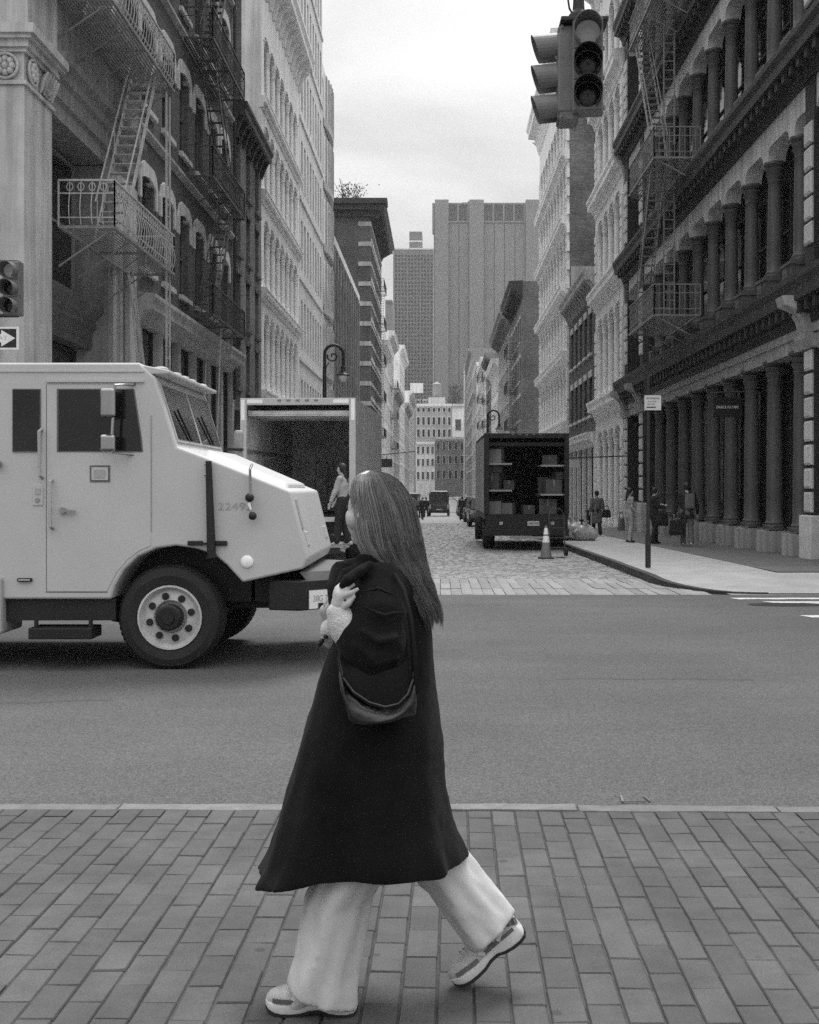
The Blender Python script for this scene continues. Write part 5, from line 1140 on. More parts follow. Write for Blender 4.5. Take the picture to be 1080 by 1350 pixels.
# chassis, steps, bumper
flatz = lambda x0, y0, x1, y1, ya, yb, nm, m_, bev=0: MB().box(A(x0, 0)[0], A(x1, 0)[0], ya, yb, A(0, y1)[1], A(0, y0)[1]).build(nm, m_, tk, bevel=bev)
flatz(-560, 790.5, 150, 819, YT + .06, YT + 2.2, 'skirt', M_TRUCKD); flatz(-560, 800, 400, 812, YT + .7, YT + 1.6, 'frame_rail', M_TRUCKD)
flatz(150, 724, 325, 800, YT + .5, YT + 1.8, 'wheel_well', M_TRUCKD)
flatz(320, 764, 398, 800, YT + .5, YT + 1.8, 'front_frame', M_TRUCKD)
flatz(40, 827, 124, 842, YT - .06, YT + .25, 'step', M_TRUCKD, .01)
for k in (46, 118): flatz(k - 2, 818, k + 2, 827, YT + .02, YT + .06, 'step_hanger', M_TRUCKD)
flatz(-120, 760, 5, 836, YT - .05, YT + .5, 'fuel_tank', M_GREYI, .03)
for k in (822, 828): q = MB(); q.tube([(A(120, k)[0], YT + .7, A(0, k)[1]), (A(160, k + 4)[0], YT + .6, A(0, k + 4)[1])], .02, 6); q.build('brake_pipe', M_TRUCKD, tk)
b0, b1 = A(345, 806)[1], A(345, 766)[1]
bp_ = [(A(352, 0)[0], YT + .1), (A(395, 0)[0], YT + .02), (-.93, YT + .35), (-.86, YT + 1.1), (-.93, YT + 1.95), (A(395, 0)[0], YT + TW), (A(352, 0)[0], YT + TW - .1)]
q = MB(); q.prism(bp_, lambda x, y: (x, y, b0), lambda x, y: (x, y, b1)); q.build('bumper', M_TRUCKD, tk, bevel=.015)
q = MB(); q.prism([(-1.25, YT + .15), (-.95, YT + .4), (-.9, YT + 1.1), (-.95, YT + 1.9), (-1.25, YT + 2.1)], lambda x, y: (x, y, b1 + .001), lambda x, y: (x - .06, y, b1 + .07)); q.build('bumper_tread', M_FRAME, tk)
pA, pB = Vector((A(395, 0)[0], YT + .02, 0)), Vector((-.93, YT + .35, 0)); ud = (pB - pA).normalized(); no = Vector((ud.y, -ud.x, 0))
def bplate(f0, f1, z0, z1, e0, e1, nm, m_, par=None):
    q_ = MB(); v = []
    for e in (e0, e1):
        for (f, z_) in ((f0, z0), (f1, z0), (f1, z1), (f0, z1)): p_ = pA + ud * f + no * e; v.append((p_.x, p_.y, z_))
    q_.add(v, BOXF); return q_.build(nm, m_, par or tk)
zc_ = A(0, 792)[1]; pltt = bplate(.1, .4, zc_ - .085, zc_ + .085, .004, .014, 'number_plate', M_SIGNW)
text('plate_text', '38G 71J', .085, pA + ud * .25 + no * .0165 + Vector((0, 0, zc_ + .005)), (rad(90), 0, math.atan2(ud.y, ud.x)), M_GREYI, tk, sx=.8, ex=.0005); bplate(.2, .33, zc_ - .085, zc_ - .035, .014, .02, 'plate_bracket', M_TRUCKD)
WR = .485; wz = A(222, 815)[1]; wx = A(222, 0)[0]
wheel(tk, (wx, YT + .06, wz), WR, .3, .29, M_RIM, -1); wheel(tk, (wx, YT + TW - .06, wz), WR, .3, .29, M_RIM, 1)
for k in (-420,):
    wheel(tk, (A(k, 0)[0], YT + .06, wz), WR, .55, .29, M_RIM, -1, name='wheel'); wheel(tk, (A(k, 0)[0], YT + TW - .06, wz), WR, .55, .29, M_RIM, 1)
q = MB(); q.tube([(wx, YT + .2, wz), (wx, YT + 2.1, wz)], .07, 10); q.build('axle', M_TRUCKD, tk)
for o in tk.children:
    if o.name.startswith('body'): pass
# ---- white box truck with open back, parked on the left
def boxtruck(name, label, base, yaw, W, L, zf, zt, paint, lining, dark=False):
    t_ = thing(name, label, 'truck', base, None, (0, 0, yaw)); w = W / 2; th = .06
    def bx(nm, m_, *a, par=None, bev=0): q_ = MB(); q_.box(*a); return q_.build(nm, m_, par or t_, bevel=bev)
    bx('box_floor', M_TRUCKD, -w, w, 0, L, zf - .14, zf); bx('side_panel', paint, -w, -w + th, .03, L, zf + .001, zt); bx('side_panel', paint, w - th, w, .03, L, zf + .001, zt)
    bx('front_panel', paint, -w + th + .001, w - th - .001, L - th, L - .001, zf + .001, zt); bx('box_roof', paint, -w, w, .03, L, zt + .001, zt + .05)
    for s_ in (-1, 1): bx('lining', lining, s_ * (w - th - .004), s_ * (w - th - .03), .05, L - .1, zf + .001, zt - .03)
    bx('lining', lining, -w + th + .04, w - th - .04, L - th - .05, L - th - .02, zf + .001, zt - .03); bx('rolled_door', lining, -w + .12, w - .12, .15, 2.2, zt - .28, zt - .2)
    for i in range(14): bx('door_slat', M_BOXIN if not dark else M_BOXDK, -w + .12, w - .12, .16 + i * .145, .16 + i * .145 + .12, zt - .31, zt - .285)
    fr = MB(); fw = .13
    fr.box(-w - .01, -w + fw, -.05, .029, zf, zt + .06); fr.box(w - fw, w + .01, -.05, .029, zf, zt + .06); fr.box(-w + fw, w - fw, -.05, .029, zt - .09, zt + .06); f_ = fr.build('rear_frame', M_SIGNG if not dark else M_BOXDK, t_, bevel=.01)
    for s_ in (-1, 1):
        bx('reflective_strip', M_WHITE if not dark else M_BOXDK, s_ * (w - .06 - .03), s_ * (w - .06 + .05), -.056, -.051, zt - .42, zt + .03, par=f_); bx('reflective_strip', M_WHITE if not dark else M_BOXDK, s_ * (w - .14), s_ * (w - .48), -.056, -.051, zt - .05, zt + .03, par=f_)
    for i in range(5): bx('marker_lamp', M_ORANGE, -.4 + i * .2 - .04, -.4 + i * .2 + .04, -.07, -.051, zt + .0, zt + .03, par=f_)
    for i in range(int(L / .45)):
        for s_ in (-1, 1): bx('side_rib', paint, s_ * (w + .001), s_ * (w + .012), .3 + i * .45, .34 + i * .45, zf + .05, zt - .05)
    bx('chassis', M_TRUCKD, -.5, .5, .1, L + 1.5, zf - .45, zf - .141)
    bx('rear_bumper', M_TRUCKD, -w, w, -.1, .08, zf - .62, zf - .42, bev=.01)
    q_ = MB(); q_.prism([(L + .1, zf - .55), (L + .1, zt - .7), (L + 1.0, zt - .75), (L + 1.45, zf + .35), (L + 2.1, zf + .15), (L + 2.2, zf - .55)], lambda y, z: (-w + .12, y, z), lambda y, z: (w - .12, y, z)); q_.build('cab', paint, t_, bevel=.08)
    for y in (1.5, L + 1.2):
        for s_ in (-1, 1): wheel(t_, (s_ * (w - .02), y, .45), .45, .28, .26, M_RIM if not dark else M_TRUCKD, s_, holes=6, axis='X') if 0 else None
    for y in (1.5, L + 1.2):
        for s_ in (-1, 1):
            q_ = MB(); q_.lathe([(.25, 0), (.42, 0), (.45, .04), (.45, .3), (.42, .34), (.25, .34)] if s_ > 0 else [(.25, 0), (.42, 0), (.45, -.04), (.45, -.3), (.42, -.34), (.25, -.34)], (s_ * (w - .36), y, .45), 26, 'X'); wo_ = q_.build('wheel', M_RUBBER, t_, smooth=True)
            q_ = MB(); q_.lathe([(.26, .0), (.2, -.06), (.1, -.06), (.02, -.02)] if s_ > 0 else [(.26, 0), (.2, .06), (.1, .06), (.02, .02)], (s_ * (w - .04), y, .45), 20, 'X'); q_.build('rim', M_GREYI, wo_, smooth=True)
    return t_, bx
yb = 25.0; bt, bx = boxtruck('box_truck', 'white box truck with open empty back and bright corner reflectors, left kerb', (-3.08, 25.05, gz(25)), rad(-2.5), 2.5, 6.0, 1.12, 3.62, M_ALU, M_BOXIN)
bx('liftgate', M_ALU, -1.1, 1.15, -1.75, -.2, .46, .52); bx('liftgate_lip', M_TRUCKD, -1.1, 1.15, -1.78, -1.751, .4, .53)
for s_ in (-.9, .9): bx('lift_arm', M_TRUCKD, s_ - .05, s_ + .05, -.25, -.1, .3, 1.0)
for k in range(3): bx('tail_lamp', M_WHITE if k == 1 else M_ORANGE, -1.1 + k * .2, -.96 + k * .2, -.11, -.101, .58, .66)
for z in (1.7, 2.5): 
    for s_ in (-1, 1): bx('tie_rail', M_ALU, s_ * 1.14, s_ * 1.15, .2, 5.8, z, z + .08)
bx('bulkhead_panel', M_GREYI, .35, .85, 5.6, 5.85, 1.2, 2.5)
for i in range(9):
    w_ = R.uniform(.3, .55); x_ = R.uniform(-1.0, -.5) if i < 5 else R.uniform(.45, .75); y_ = 2.2 + i * .35 if i < 5 else 3.2 + (i - 5) * .5; h_ = R.uniform(.3, .6)
    cb_ = tag(bpy.data.objects.new('carton', None), ['flat carton just inside the white truck, left wall', 'second carton along the left wall of the white truck', 'third carton along the left wall of the white truck', 'fourth carton along the left wall of the white truck', 'deepest carton along the left wall of the white truck', 'nearest carton on the right in the white truck', 'second carton on the right in the white truck', 'third carton on the right in the white truck', 'deepest carton on the right in the white truck'][i], 'box', 'cartons inside the white truck'); C.objects.link(cb_)
    cb_.location = Matrix.Translation((-3.08, 25.05, gz(25))) @ Matrix.Rotation(rad(-2.5), 4, 'Z') @ Vector((x_, y_, 1.12)); cb_.rotation_euler = (0, 0, R.uniform(-.4, .4)); ORG[cb_.name] = Vector((0, 0, 0))
    q = MB(); q.box(-w_ / 2, w_ / 2, -.2, .2, .002, h_); q.build('body', M_CARDL if i % 2 else M_CARD, cb_, bevel=.008)
bx('floor_lip', M_SIGNG, -1.1, 1.1, -.07, -.051, 1.0, 1.1)
q = MB()
for s_ in (-.16, .16): q.tube([(s_ - .2, 4.6, 1.13), (s_ - .2, 5.0, 2.35), (-.2 + s_ * .4, 5.05, 2.5)], .022, 8)
for k in range(5): q.bar((-.36, 4.63 + k * .075, 1.3 + k * .23), (-.04, 4.63 + k * .075, 1.3 + k * .23), .03)
ht_ = thing('hand_truck', 'tall pale hand truck standing inside the white box truck', 'hand truck', (0, 0, 0), 'hand trucks', (0, 0, 0)); ht_.location = (-3.08, 25.05, gz(25)); ht_.rotation_euler = (0, 0, rad(-2.5)); q.build('frame', M_ALU, ht_, smooth=True)
q = MB(); q.box(-.4, .0, 4.4, 4.62, 1.125, 1.14); q.build('toe_plate', M_ALU, ht_)
# ---- dark delivery truck full of parcels
yd = 33.6; dt, bx2 = boxtruck('delivery_truck', 'black delivery truck with open back full of cardboard boxes, right kerb', (2.53, 33.6, gz(33.6)), rad(0.6), 2.45, 6.0, 1.05, 3.36, M_BOXDK, M_BOXDK, True)
bx2('tail_panel', M_BOXDK, -1.2, 1.2, -.04, .05, .45, 1.02); bx2('bumper_step', M_ALU, -.5, .55, -.42, -.14, .36, .42); bx2('number_plate', M_SIGNG, .02, .36, -.06, -.045, .72, .86)
text('plate_text', '14827 MK', .075, (2.53 + .19 - 0, 33.6, 0), (rad(90), 0, 0), M_IRON, None, ex=.0004)
o = S.objects['plate_text.001']; o.parent = dt; o.location = (.19, -.063, .79)
for s_ in (-1, 1): bx2('tail_lamp', M_GREYI, s_ * .75 - .05, s_ * .75 + .05, -.055, -.041, .75, .84)
for (s_, z) in ((-1, 1.72), (1, 1.6), (1, 2.45), (-1, 2.5)): bx2('shelf', M_ALU, s_ * .42, s_ * 1.12, .1, 5.5, z, z + .05); 
bx2('side_grey_panel', M_GREYI, -1.245, -1.238, .1, 5.9, 1.1, 3.3)
dm = Matrix.Translation((2.53, 33.6, gz(33.6))) @ Matrix.Rotation(rad(.6), 4, 'Z')
seen = {}
def carton(x, y, z, w, d, h, yaw, m_, label):
    t_ = tag(bpy.data.objects.new('carton', None), label, 'box', 'parcels in the delivery truck'); C.objects.link(t_); p = dm @ Vector((x, y, z)); t_.location = p; t_.rotation_euler = (0, 0, yaw); ORG[t_.name] = Vector((0, 0, 0))
    q_ = MB(); q_.box(-w / 2, w / 2, -d / 2, d / 2, 0, h); q_.build('body', m_, t_, bevel=.008)
    q_ = MB(); q_.box(-w / 2 - .001, w / 2 + .001, -.03, .03, h + .0005, h + .002); q_.box(-.03, .03, -d / 2 - .002, -d / 2 - .0005, h * .55, h); q_.build('tape', M_CARDL, t_)
CT = [(-.92, .45, 1.05, .38, .4, .38, 'pale carton at the far left of the truck floor'), (-.52, .5, 1.05, .38, .4, .33, 'second pale carton along the truck floor from the left'), (.08, .6, 1.05, .34, .4, .26, 'low carton alone near the middle of the truck floor'),
      (-.93, .5, 1.77, .4, .4, .5, 'brown carton at the left end of the lower left shelf'), (-.5, .7, 1.77, .32, .4, .28, 'small carton beside the aisle on the lower left shelf'), (-.86, .55, 2.28, .36, .4, .2, 'flat carton lying on the brown shelf carton'),
      (-.86, .5, 2.55, .4, .4, .42, 'top left carton under the truck roof'), (-.84, 1.1, 2.55, .5, .5, .55, 'deeper carton behind the top left carton'), (.8, .5, 1.65, .5, .4, .42, 'wide carton on the lower right shelf'), (.98, .55, 2.08, .26, .4, .22, 'small carton on the wide right carton'),
      (.78, .7, 2.5, .44, .4, .3, 'carton on the upper right shelf'), (.72, .7, 1.05, .52, .5, .45, 'large dim carton at the right of the truck floor'), (-.9, 1.2, 1.05, .5, .5, .5, 'floor carton behind the far left one'), (.72, 1.3, 1.65, .5, .5, .5, 'carton behind the wide right carton'), (-.8, 1.3, 1.77, .5, .5, .6, 'tall carton deeper on the lower left shelf')]
for i, (x, y, z, w, d, h, lb) in enumerate(CT): carton(x, y, z, w, d, h, R.uniform(-.3, .3), M_CARDL if 'pale' in lb or 'top' in lb else M_CARD, lb)
# ---- cars further down the street
def car(label, x, y, W, L, H, paint, suv=True, cat='car', name='parked_car', yaw=0):
    t_ = thing(name, label, cat, (x, y, gz(y)), None, (0, 0, yaw)); w = W / 2
    lo = [(0, .3), (.02, .75), (.1, .95), (L * .45, 1.0), (L - .9, .92), (L - .1, .75), (L, .35)] if suv != 'van' else [(0, .3), (0, 1.1), (L - 1.2, 1.15), (L - .15, 1.0), (L, .4)]
    q_ = MB(); q_.prism(lo, lambda a, b: (-w, a, b), lambda a, b: (w, a, b)); q_.build('body', paint, t_, bevel=.1, bseg=3, smooth=True)
    k = w - .12; top = H
    up = [(.12, .93), (.35, top), (L * .55, top), (L - 1.4, .93)] if suv != 'van' else [(.01, 1.08), (.06, top - .05), (.2, top), (L - 1.7, top), (L - 1.0, 1.12)]
    q_ = MB(); n = len(up)
    q_.loft([[(-k - .06 + (.12 if z > 1.2 else 0), y_, z) for y_, z in up], [(k + .06 - (.12 if z > 1.2 else 0), y_, z) for y_, z in up]]); q_.build('cabin', paint, t_, bevel=.05)
    q_ = MB(); zt_, zb_ = top - .12, (.98 if suv != 'van' else 1.3); y_a, y_b = (.12 + .23 * (zb_ - .93) / (top - .93), .12 + .23 * (zt_ - .93) / (top - .93)) if suv != 'van' else (.01, .04)
    q_.add([(-k + .1, y_a - .02, zb_), (k - .1, y_a - .02, zb_), (k - .14, y_b - .02, zt_), (-k + .14, y_b - .02, zt_), (-k + .1, y_a + .05, zb_), (k - .1, y_a + .05, zb_), (k - .14, y_b + .05, zt_), (-k + .14, y_b + .05, zt_)], BOXF); q_.build('rear_window', M_GLASS, t_)
    for s_ in (-1, 1):
        q_ = MB(); q_.box(s_ * (k + .0), s_ * (k + .065), .6, L * .52, zb_ + .03, zt_ - .05); q_.build('side_window', M_GLASS, t_)
        q_ = MB(); q_.box(s_ * (w - .24), s_ * (w - .06), -.02, .05, .68, .9 if suv != 'van' else 1.1); q_.build('tail_light', M_GREYI, t_, bevel=.01)
        for y_ in (.8, L - .85):
            q_ = MB(); q_.lathe([(.01, 0), (.3, 0), (.33, .03), (.33, .18), (.3, .21), (.01, .21)], (s_ * w - .105 - s_ * .1, y_, .33), 18, 'X'); wo_ = q_.build('wheel', M_RUBBER, t_, smooth=True)
            q_ = MB(); q_.lathe([(.01, 0), (.2, 0), (.2, .02), (.01, .02)], (s_ * (w + .008) - .01, y_, .33), 14, 'X'); q_.build('rim', M_ALU, wo_)
    q_ = MB(); q_.box(-w + .05, w - .05, -.08, .1, .34, .52); q_.build('bumper', M_TRUCKD, t_, bevel=.03)
    q_ = MB(); q_.box(-.26, .26, -.1, -.081, .56 if 1 else 0, .68); q_.build('number_plate', M_SIGNG, t_)
    return t_
car('dark van driving away down the middle of the street', -.08, 106, 1.95, 5.2, 2.35, M_CARP, 'van', 'van', 'van')
car('dark car parked just beyond the black delivery truck', 2.5, 63, 1.85, 4.6, 1.62, M_CARP)
car('dark car parked second in line beyond the delivery truck', 2.55, 77, 1.85, 4.6, 1.72, M_CARP)
car('grey car parked third in line beyond the delivery truck', 2.55, 90, 1.85, 4.6, 1.6, M_CARG)
car('pale car parked fourth in line beyond the delivery truck', 2.6, 99, 1.85, 4.6, 1.55, M_ALU)
car('dark car parked behind the pale one on the right', 2.6, 108, 1.85, 4.6, 1.7, M_CARP)
car('grey car stopped near the left kerb before the far dark one', -3.2, 96, 1.85, 4.6, 1.6, M_CARG)
car('dark low car ahead of the van at the right kerb', 2.6, 116, 1.8, 4.5, 1.5, M_CARP)
car('dark car parked far down the left kerb', -3.4, 118, 1.8, 4.6, 1.7, M_CARP)
car('pale van parked at the far left kerb', -3.5, 150, 2, 5.2, 2.3, M_ALU, 'van', 'van', 'van')
# ================================================================ PEOPLE
def limb(q_, pts, rs, n=12): q_.tube(pts, rs, n, round_=True)
def V(*a): return Vector(a)
def person(label, loc, yaw, H, legs, arms, top, trousers, hair, shoes, coat=None, lean=0., head=(0, 0), hairlen=0., vox=.02, group=None, extra=None, sleeve=True, skirt=None):
    """legs: per side (foot x, foot y, lift, pitch); arms: per side (elbow, hand) offsets from the shoulder; faces +Y in its own space"""
    k = H / 1.75; t_ = thing('person', label, 'person', loc, group, (0, 0, yaw))
    def sc(p): return Vector(p) * k
    sh = [V(-.175, lean * .5, 1.43), V(.175, lean * .5, 1.43)]; hip = [V(-.09, 0, .92), V(.09, 0, .92)]
    neck = V(0, lean * .56, 1.5); hd = V(head[0], lean * .62 + .02 + head[1], 1.635)
    b_ = MB(); tr = MB(); tp = MB(); sh_ = []
    def lb(q_, pts, rs, n=12): q_.tube([sc(p) for p in pts], [r_ * k if not isinstance(r_, tuple) else (r_[0] * k, r_[1] * k) for r_ in rs], n, round_=True)
    lb(b_, [V(0, 0, .95), V(0, lean * .2, 1.15), V(0, lean * .45, 1.36), neck, hd - V(0, 0, .06)], [.11, .1, .11, .055, .055])
    for s_ in (0, 1):
        fx, fy, lift, pitch = legs[s_]; an = V(fx, fy, .09 + lift); kn = (hip[s_] + an) / 2 + V(0, .045 + lift * .4, .02)
        lb(b_, [hip[s_], kn, an], [.075, .05, .035]); lb(b_, [an, an + V(0, .1, -.05)], [.035, .03])
        lb(tr, [hip[s_] + V(0, 0, .06), (hip[s_] + kn) / 2, kn, (kn + an) / 2, an + V(0, .01, .0)], [.105, .094, .082, .078, .078])
        el, ha = sh[s_] + V(*arms[s_][0]), sh[s_] + V(*arms[s_][1])
        lb(b_, [sh[s_] - V(0, 0, .01), el, ha], [.042, .034, .026])
        d_ = (ha - el).normalized()
        sd__ = V(-1 if s_ else 1, 0, 0)
        lb(b_, [ha, ha + d_ * .06], [(.024, .036), (.03, .022)])
        for f_ in range(4): lb(b_, [ha + d_ * .05 + V(0, -.024 + f_ * .016, 0), ha + d_ * (.1 + .006 * (2 - abs(f_ - 1.5))) + V(0, -.026 + f_ * .017, -.01), ha + d_ * .14 + V(0, -.024 + f_ * .015, -.03) + sd__ * .012], [.0095, .009, .008], 8)
        lb(b_, [ha + d_ * .02 + V(0, .03, 0), ha + d_ * .07 + V(0, .05, -.004)], [.011, .009], 8)
        if sleeve: lb(tp, [sh[s_] + V(0, 0, .0), (sh[s_] + el) / 2, el, (el + ha) / 2, ha - d_ * .03], [.078, .066, .06, .054, .046])
        else: lb(tp, [sh[s_], (sh[s_] + el) / 2], [.068, .062])
        q_ = MB(); c_ = sc(an)
        q_.tube([c_ + V(0, -.085, -.045) * k, c_ + V(0, -.02, -.04) * k, c_ + V(0, .08, -.055) * k, c_ + V(0, .16, -.065) * k], [(.036 * k, .042 * k), (.042 * k, .05 * k), (.045 * k, .034 * k), (.038 * k, .022 * k)], 12, flat=(0, 0, 1), round_=True); sh_.append(q_)
    lb(tr, [V(0, 0, .88), V(0, 0, 1.02)], [(.165, .12), (.155, .115)])
    tp.tube([sc(V(0, .0, .94)), sc(V(0, lean * .2, 1.1)), sc(V(0, lean * .45, 1.3)), sc(V(0, lean * .52, 1.42)), sc(neck - V(0, 0, .02))], [(.165 * k, .115 * k), (.155 * k, .12 * k), (.19 * k, .13 * k), (.17 * k, .11 * k), (.065 * k, .065 * k)], 18, flat=(0, 1, 0), round_=True)
    # head with face
    h = sc(hd); q_ = b_; q_.ball(h, .1 * k, 16, 12, (.78, .98, 1.14)); q_.ball(h + V(0, .035, -.07) * k, .055 * k, 10, 8, (.85, .9, .8)); q_.ball(h + V(0, .1, -.012) * k, .016 * k, 8, 6, (.8, 1.1, 1.4))
    for s_ in (-1, 1): q_.ball(h + V(s_ * .077, -.01, -.005) * k, .02 * k, 8, 6, (.4, .8, 1.3))
    bo = b_.build('body', M_SKIN, t_, smooth=True); smoothmesh(bo, vox * .6, 2)
    to_ = tp.build('jacket' if sleeve else 'top', top, t_, smooth=True)
    if coat:
        c_ = MB(); c_.tube([sc(V(0, 0, coat)), sc(V(0, 0, .85)), sc(V(0, 0, 1.0)), sc(V(0, lean * .3, 1.2))], [(.22 * k, .17 * k), (.2 * k, .155 * k), (.175 * k, .135 * k), (.18 * k, .13 * k)], 18, flat=(0, 1, 0)); n0 = len(to_.data.vertices)
        bpy.data.objects.remove(to_); tp.add(c_.v, c_.f); to_ = tp.build('coat', top, t_, smooth=True)
    smoothmesh(to_, vox, 2, disp=.025 * k, dscale=.09)
    tro = tr.build('trousers', trousers, t_, smooth=True); smoothmesh(tro, vox, 2, disp=.02 * k, dscale=.1)
    for q2_ in sh_: smoothmesh(q2_.build('shoe', shoes, t_, smooth=True), .012, 1)
    q_ = MB(); q_.ball(h + V(0, -.018, .025) * k, .108 * k, 16, 12, (.84, .98, 1.1))
    if hairlen: q_.tube([h + V(0, -.07, 0) * k, h + V(0, -.11, -.12) * k, h + V(0, -.12, -.12 - hairlen) * k], [(.075 * k, .05 * k), (.07 * k, .045 * k), (.035 * k, .025 * k)], 10, flat=(0, 1, 0), round_=True)
    ho = q_.build('hair', hair, t_, smooth=True)
    # cut the face free: keep hair behind the brow line
    me = ho.data
    for v_ in me.vertices:
        p = Vector(v_.co) - h
        if p.y > .035 * k and p.z < .055 * k: v_.co = h + V(p.x * .8, .02 * k, p.z * .8)
    smoothmesh(ho, .012, 2, disp=.012, dscale=.03)
    for s_ in (-1, 1):
        q_ = MB(); q_.ball(h + V(s_ * .032, .088, .012) * k, .011 * k, 8, 6); q_.build('eye', M_LENSD, t_, smooth=True)
    q_ = MB(); q_.ball(h + V(0, .086, -.055) * k, .018 * k, 8, 6, (1, .4, .35)); q_.build('mouth', M_CLOTHM, t_, smooth=True)
    return t_
def bagmesh(q_, c, w, d, h, n=16):
    rings = []
    for i in range(8):
        f = i / 7; ww = w / 2 * (1 - .18 * f ** 2) * (.86 if i == 0 else 1); dd = d / 2 * (1.05 - .6 * f) * (.7 if i == 0 else 1)
        rings.append([(c[0] + ww * math.copysign(abs(math.cos(a)) ** .7, math.cos(a)), c[1] + dd * math.copysign(abs(math.sin(a)) ** .7, math.sin(a)), c[2] + h * f + .012 * math.sin(3 * a + f * 4)) for a in [2 * math.pi * k / n for k in range(n)]])
    q_.loft(rings)
def handbag(label, loc, w, d, h, m_, drop=.22, yaw=0, cat='bag', name='handbag'):
    t_ = thing(name, label, cat, loc, None, (0, 0, yaw)); q_ = MB(); bagmesh(q_, (0, 0, 0), w, d, h); q_.build('pouch', m_, t_, smooth=True, ang=60)
    q_ = MB(); q_.tube([(-w * .3, 0, h * .95), (-w * .2, 0, h + drop * .8), (0, 0, h + drop), (w * .2, 0, h + drop * .8), (w * .3, 0, h * .95)], .012, 8); q_.build('strap', m_, t_, smooth=True); return t_
SW = .15
def at(px, y): return (xpx(px, y), y, gz(y) + SW)
DN = ((0, .02, -.28), (.0, .08, -.53))
person('woman in belted grey trench coat walking away with dark handbag', at(787, 42.5), rad(8), 1.66, [(-.08, .22, 0, 0), (.08, -.22, .03, 0)], [((-.07, -.05, -.27), (-.09, .06, -.5)), ((.07, -.03, -.28), (.12, .05, -.5))], M_CLOTHM, M_CLOTHD, M_HAIRD, M_CLOTHD, coat=.5, vox=.022)
p = at(787, 42.5); handbag('dark handbag held by the woman in the trench coat', (p[0] + .36, p[1] + .05, p[2] + .68), .34, .14, .28, M_CLOTHD, .15)
person('person in pale trousers and light vest with long dark ponytail standing sideways', at(830, 36.2), rad(-75), 1.68, [(-.09, .05, 0, 0), (.09, -.05, 0, 0)], [((-.05, .02, -.28), (-.02, .22, -.42)), ((.06, -.02, -.28), (.08, .14, -.46))], M_CLOTHL, M_CLOTHL, M_HAIRD, M_CLOTHD, hairlen=.28, sleeve=False, vox=.02)
p = at(825, 36.5); handbag('dark shopping bag held by the person with the ponytail', (p[0] - .12, p[1] + .1, p[2] + .35), .3, .14, .4, M_CLOTHM, .2, rad(40))
person('person in dark clothes behind the sign post looking down at a pale phone', at(862, 35), rad(-70), 1.68, [(-.09, .12, 0, 0), (.09, -.1, 0, 0)], [((-.04, .04, -.27), (.06, .3, -.2)), ((.06, .02, -.28), (.02, .28, -.24))], M_CLOTHD, M_CLOTHD, M_HAIRD, M_CLOTHD, vox=.02, head=(0, .03))
p = at(874, 35); t = tag(MB().box(p[0] - .09, p[0] + .12, p[1] - .04, p[1] + .05, p[2] + 1.17, p[2] + 1.185).build('phone', M_WHITE), 'pale phone or paper held out by the dark-clothed person', 'phone'); t.rotation_euler = (0, 0, 0)
p = at(872, 34.9); handbag('black shoulder bag hanging at the side of the phone reader', (p[0], p[1] - .1, p[2] + .55), .42, .16, .4, M_CLOTHD, .3, rad(15))
person('person in dark hooded jacket with grey backpack walking away past the columns', at(906, 33), rad(-8), 1.8, [(-.1, .14, 0, 0), (.1, -.16, .03, 0)], [((-.1, 0, -.28), (-.16, .06, -.54)), ((.1, .0, -.28), (.12, .08, -.54))], M_CLOTHD, M_CLOTHM, M_HAIRD, M_SHOE, coat=.78, lean=.1, vox=.021)
p = at(907, 33); t = thing('backpack', 'grey backpack worn by the walker in the dark hooded jacket', 'backpack', (p[0] + .02, p[1] - .16, p[2] + 1.1))
q = MB(); bagmesh(q, (p[0] + .02, p[1] - .17, p[2] + 1.08), .3, .2, .42); q.build('pouch', M_CLOTHM, t, smooth=True)
for s_ in (-1, 1): q = MB(); q.tube([(p[0] + .02 + s_ * .1, p[1] - .17, p[2] + 1.44), (p[0] + .02 + s_ * .12, p[1] - .02, p[2] + 1.53), (p[0] + .02 + s_ * .12, p[1] + .12, p[2] + 1.42)], .02, 6); q.build('strap', M_CLOTHD, t)
p = at(890, 32.9); handbag('large dark carrier bag in the hooded walker\'s left hand', (p[0] + .04, p[1] - .05, p[2] + .32), .46, .2, .44, M_CLOTHD, .14, 0, name='carrier_bag')
p = (xpx(453, 23.9), 23.9, gz(24) + .53)
person('worker in pale jacket and dark trousers standing on the lowered liftgate', p, rad(75), 1.68, [(-.1, .1, 0, 0), (.1, -.06, 0, 0)], [((-.03, .1, -.27), (-.02, .2, -.5)), ((.05, .06, -.28), (.02, .22, -.48))], M_CLOTHL, M_CLOTHD, M_HAIRD, M_SHOE, hairlen=.22, vox=.02, lean=.04)
for (px_, y, yw, tp, lb) in ((557, 88, 160, M_CLOTHD, 'far dark-clothed pedestrian left of the van, beside the woman\'s hair'), (562, 100, 20, M_CLOTHD, 'second far pedestrian crossing left of the van'), (551, 96, 200, M_CLOTHM, 'far pedestrian in grey nearest the parked truck'), (609.5, 84, 10, M_CLOTHD, 'far pedestrian stepping between the parked cars')):
    person(lb, (xpx(px_, y), y, gz(y)), rad(yw), 1.72, [(-.1, .18, 0, 0), (.1, -.18, .03, 0)], [((-.06, .05, -.27), (-.06, .14, -.5)), ((.06, -.05, -.27), (.08, .02, -.5))], tp, M_CLOTHD, M_HAIRD, M_CLOTHD, vox=.035, group='far pedestrians')
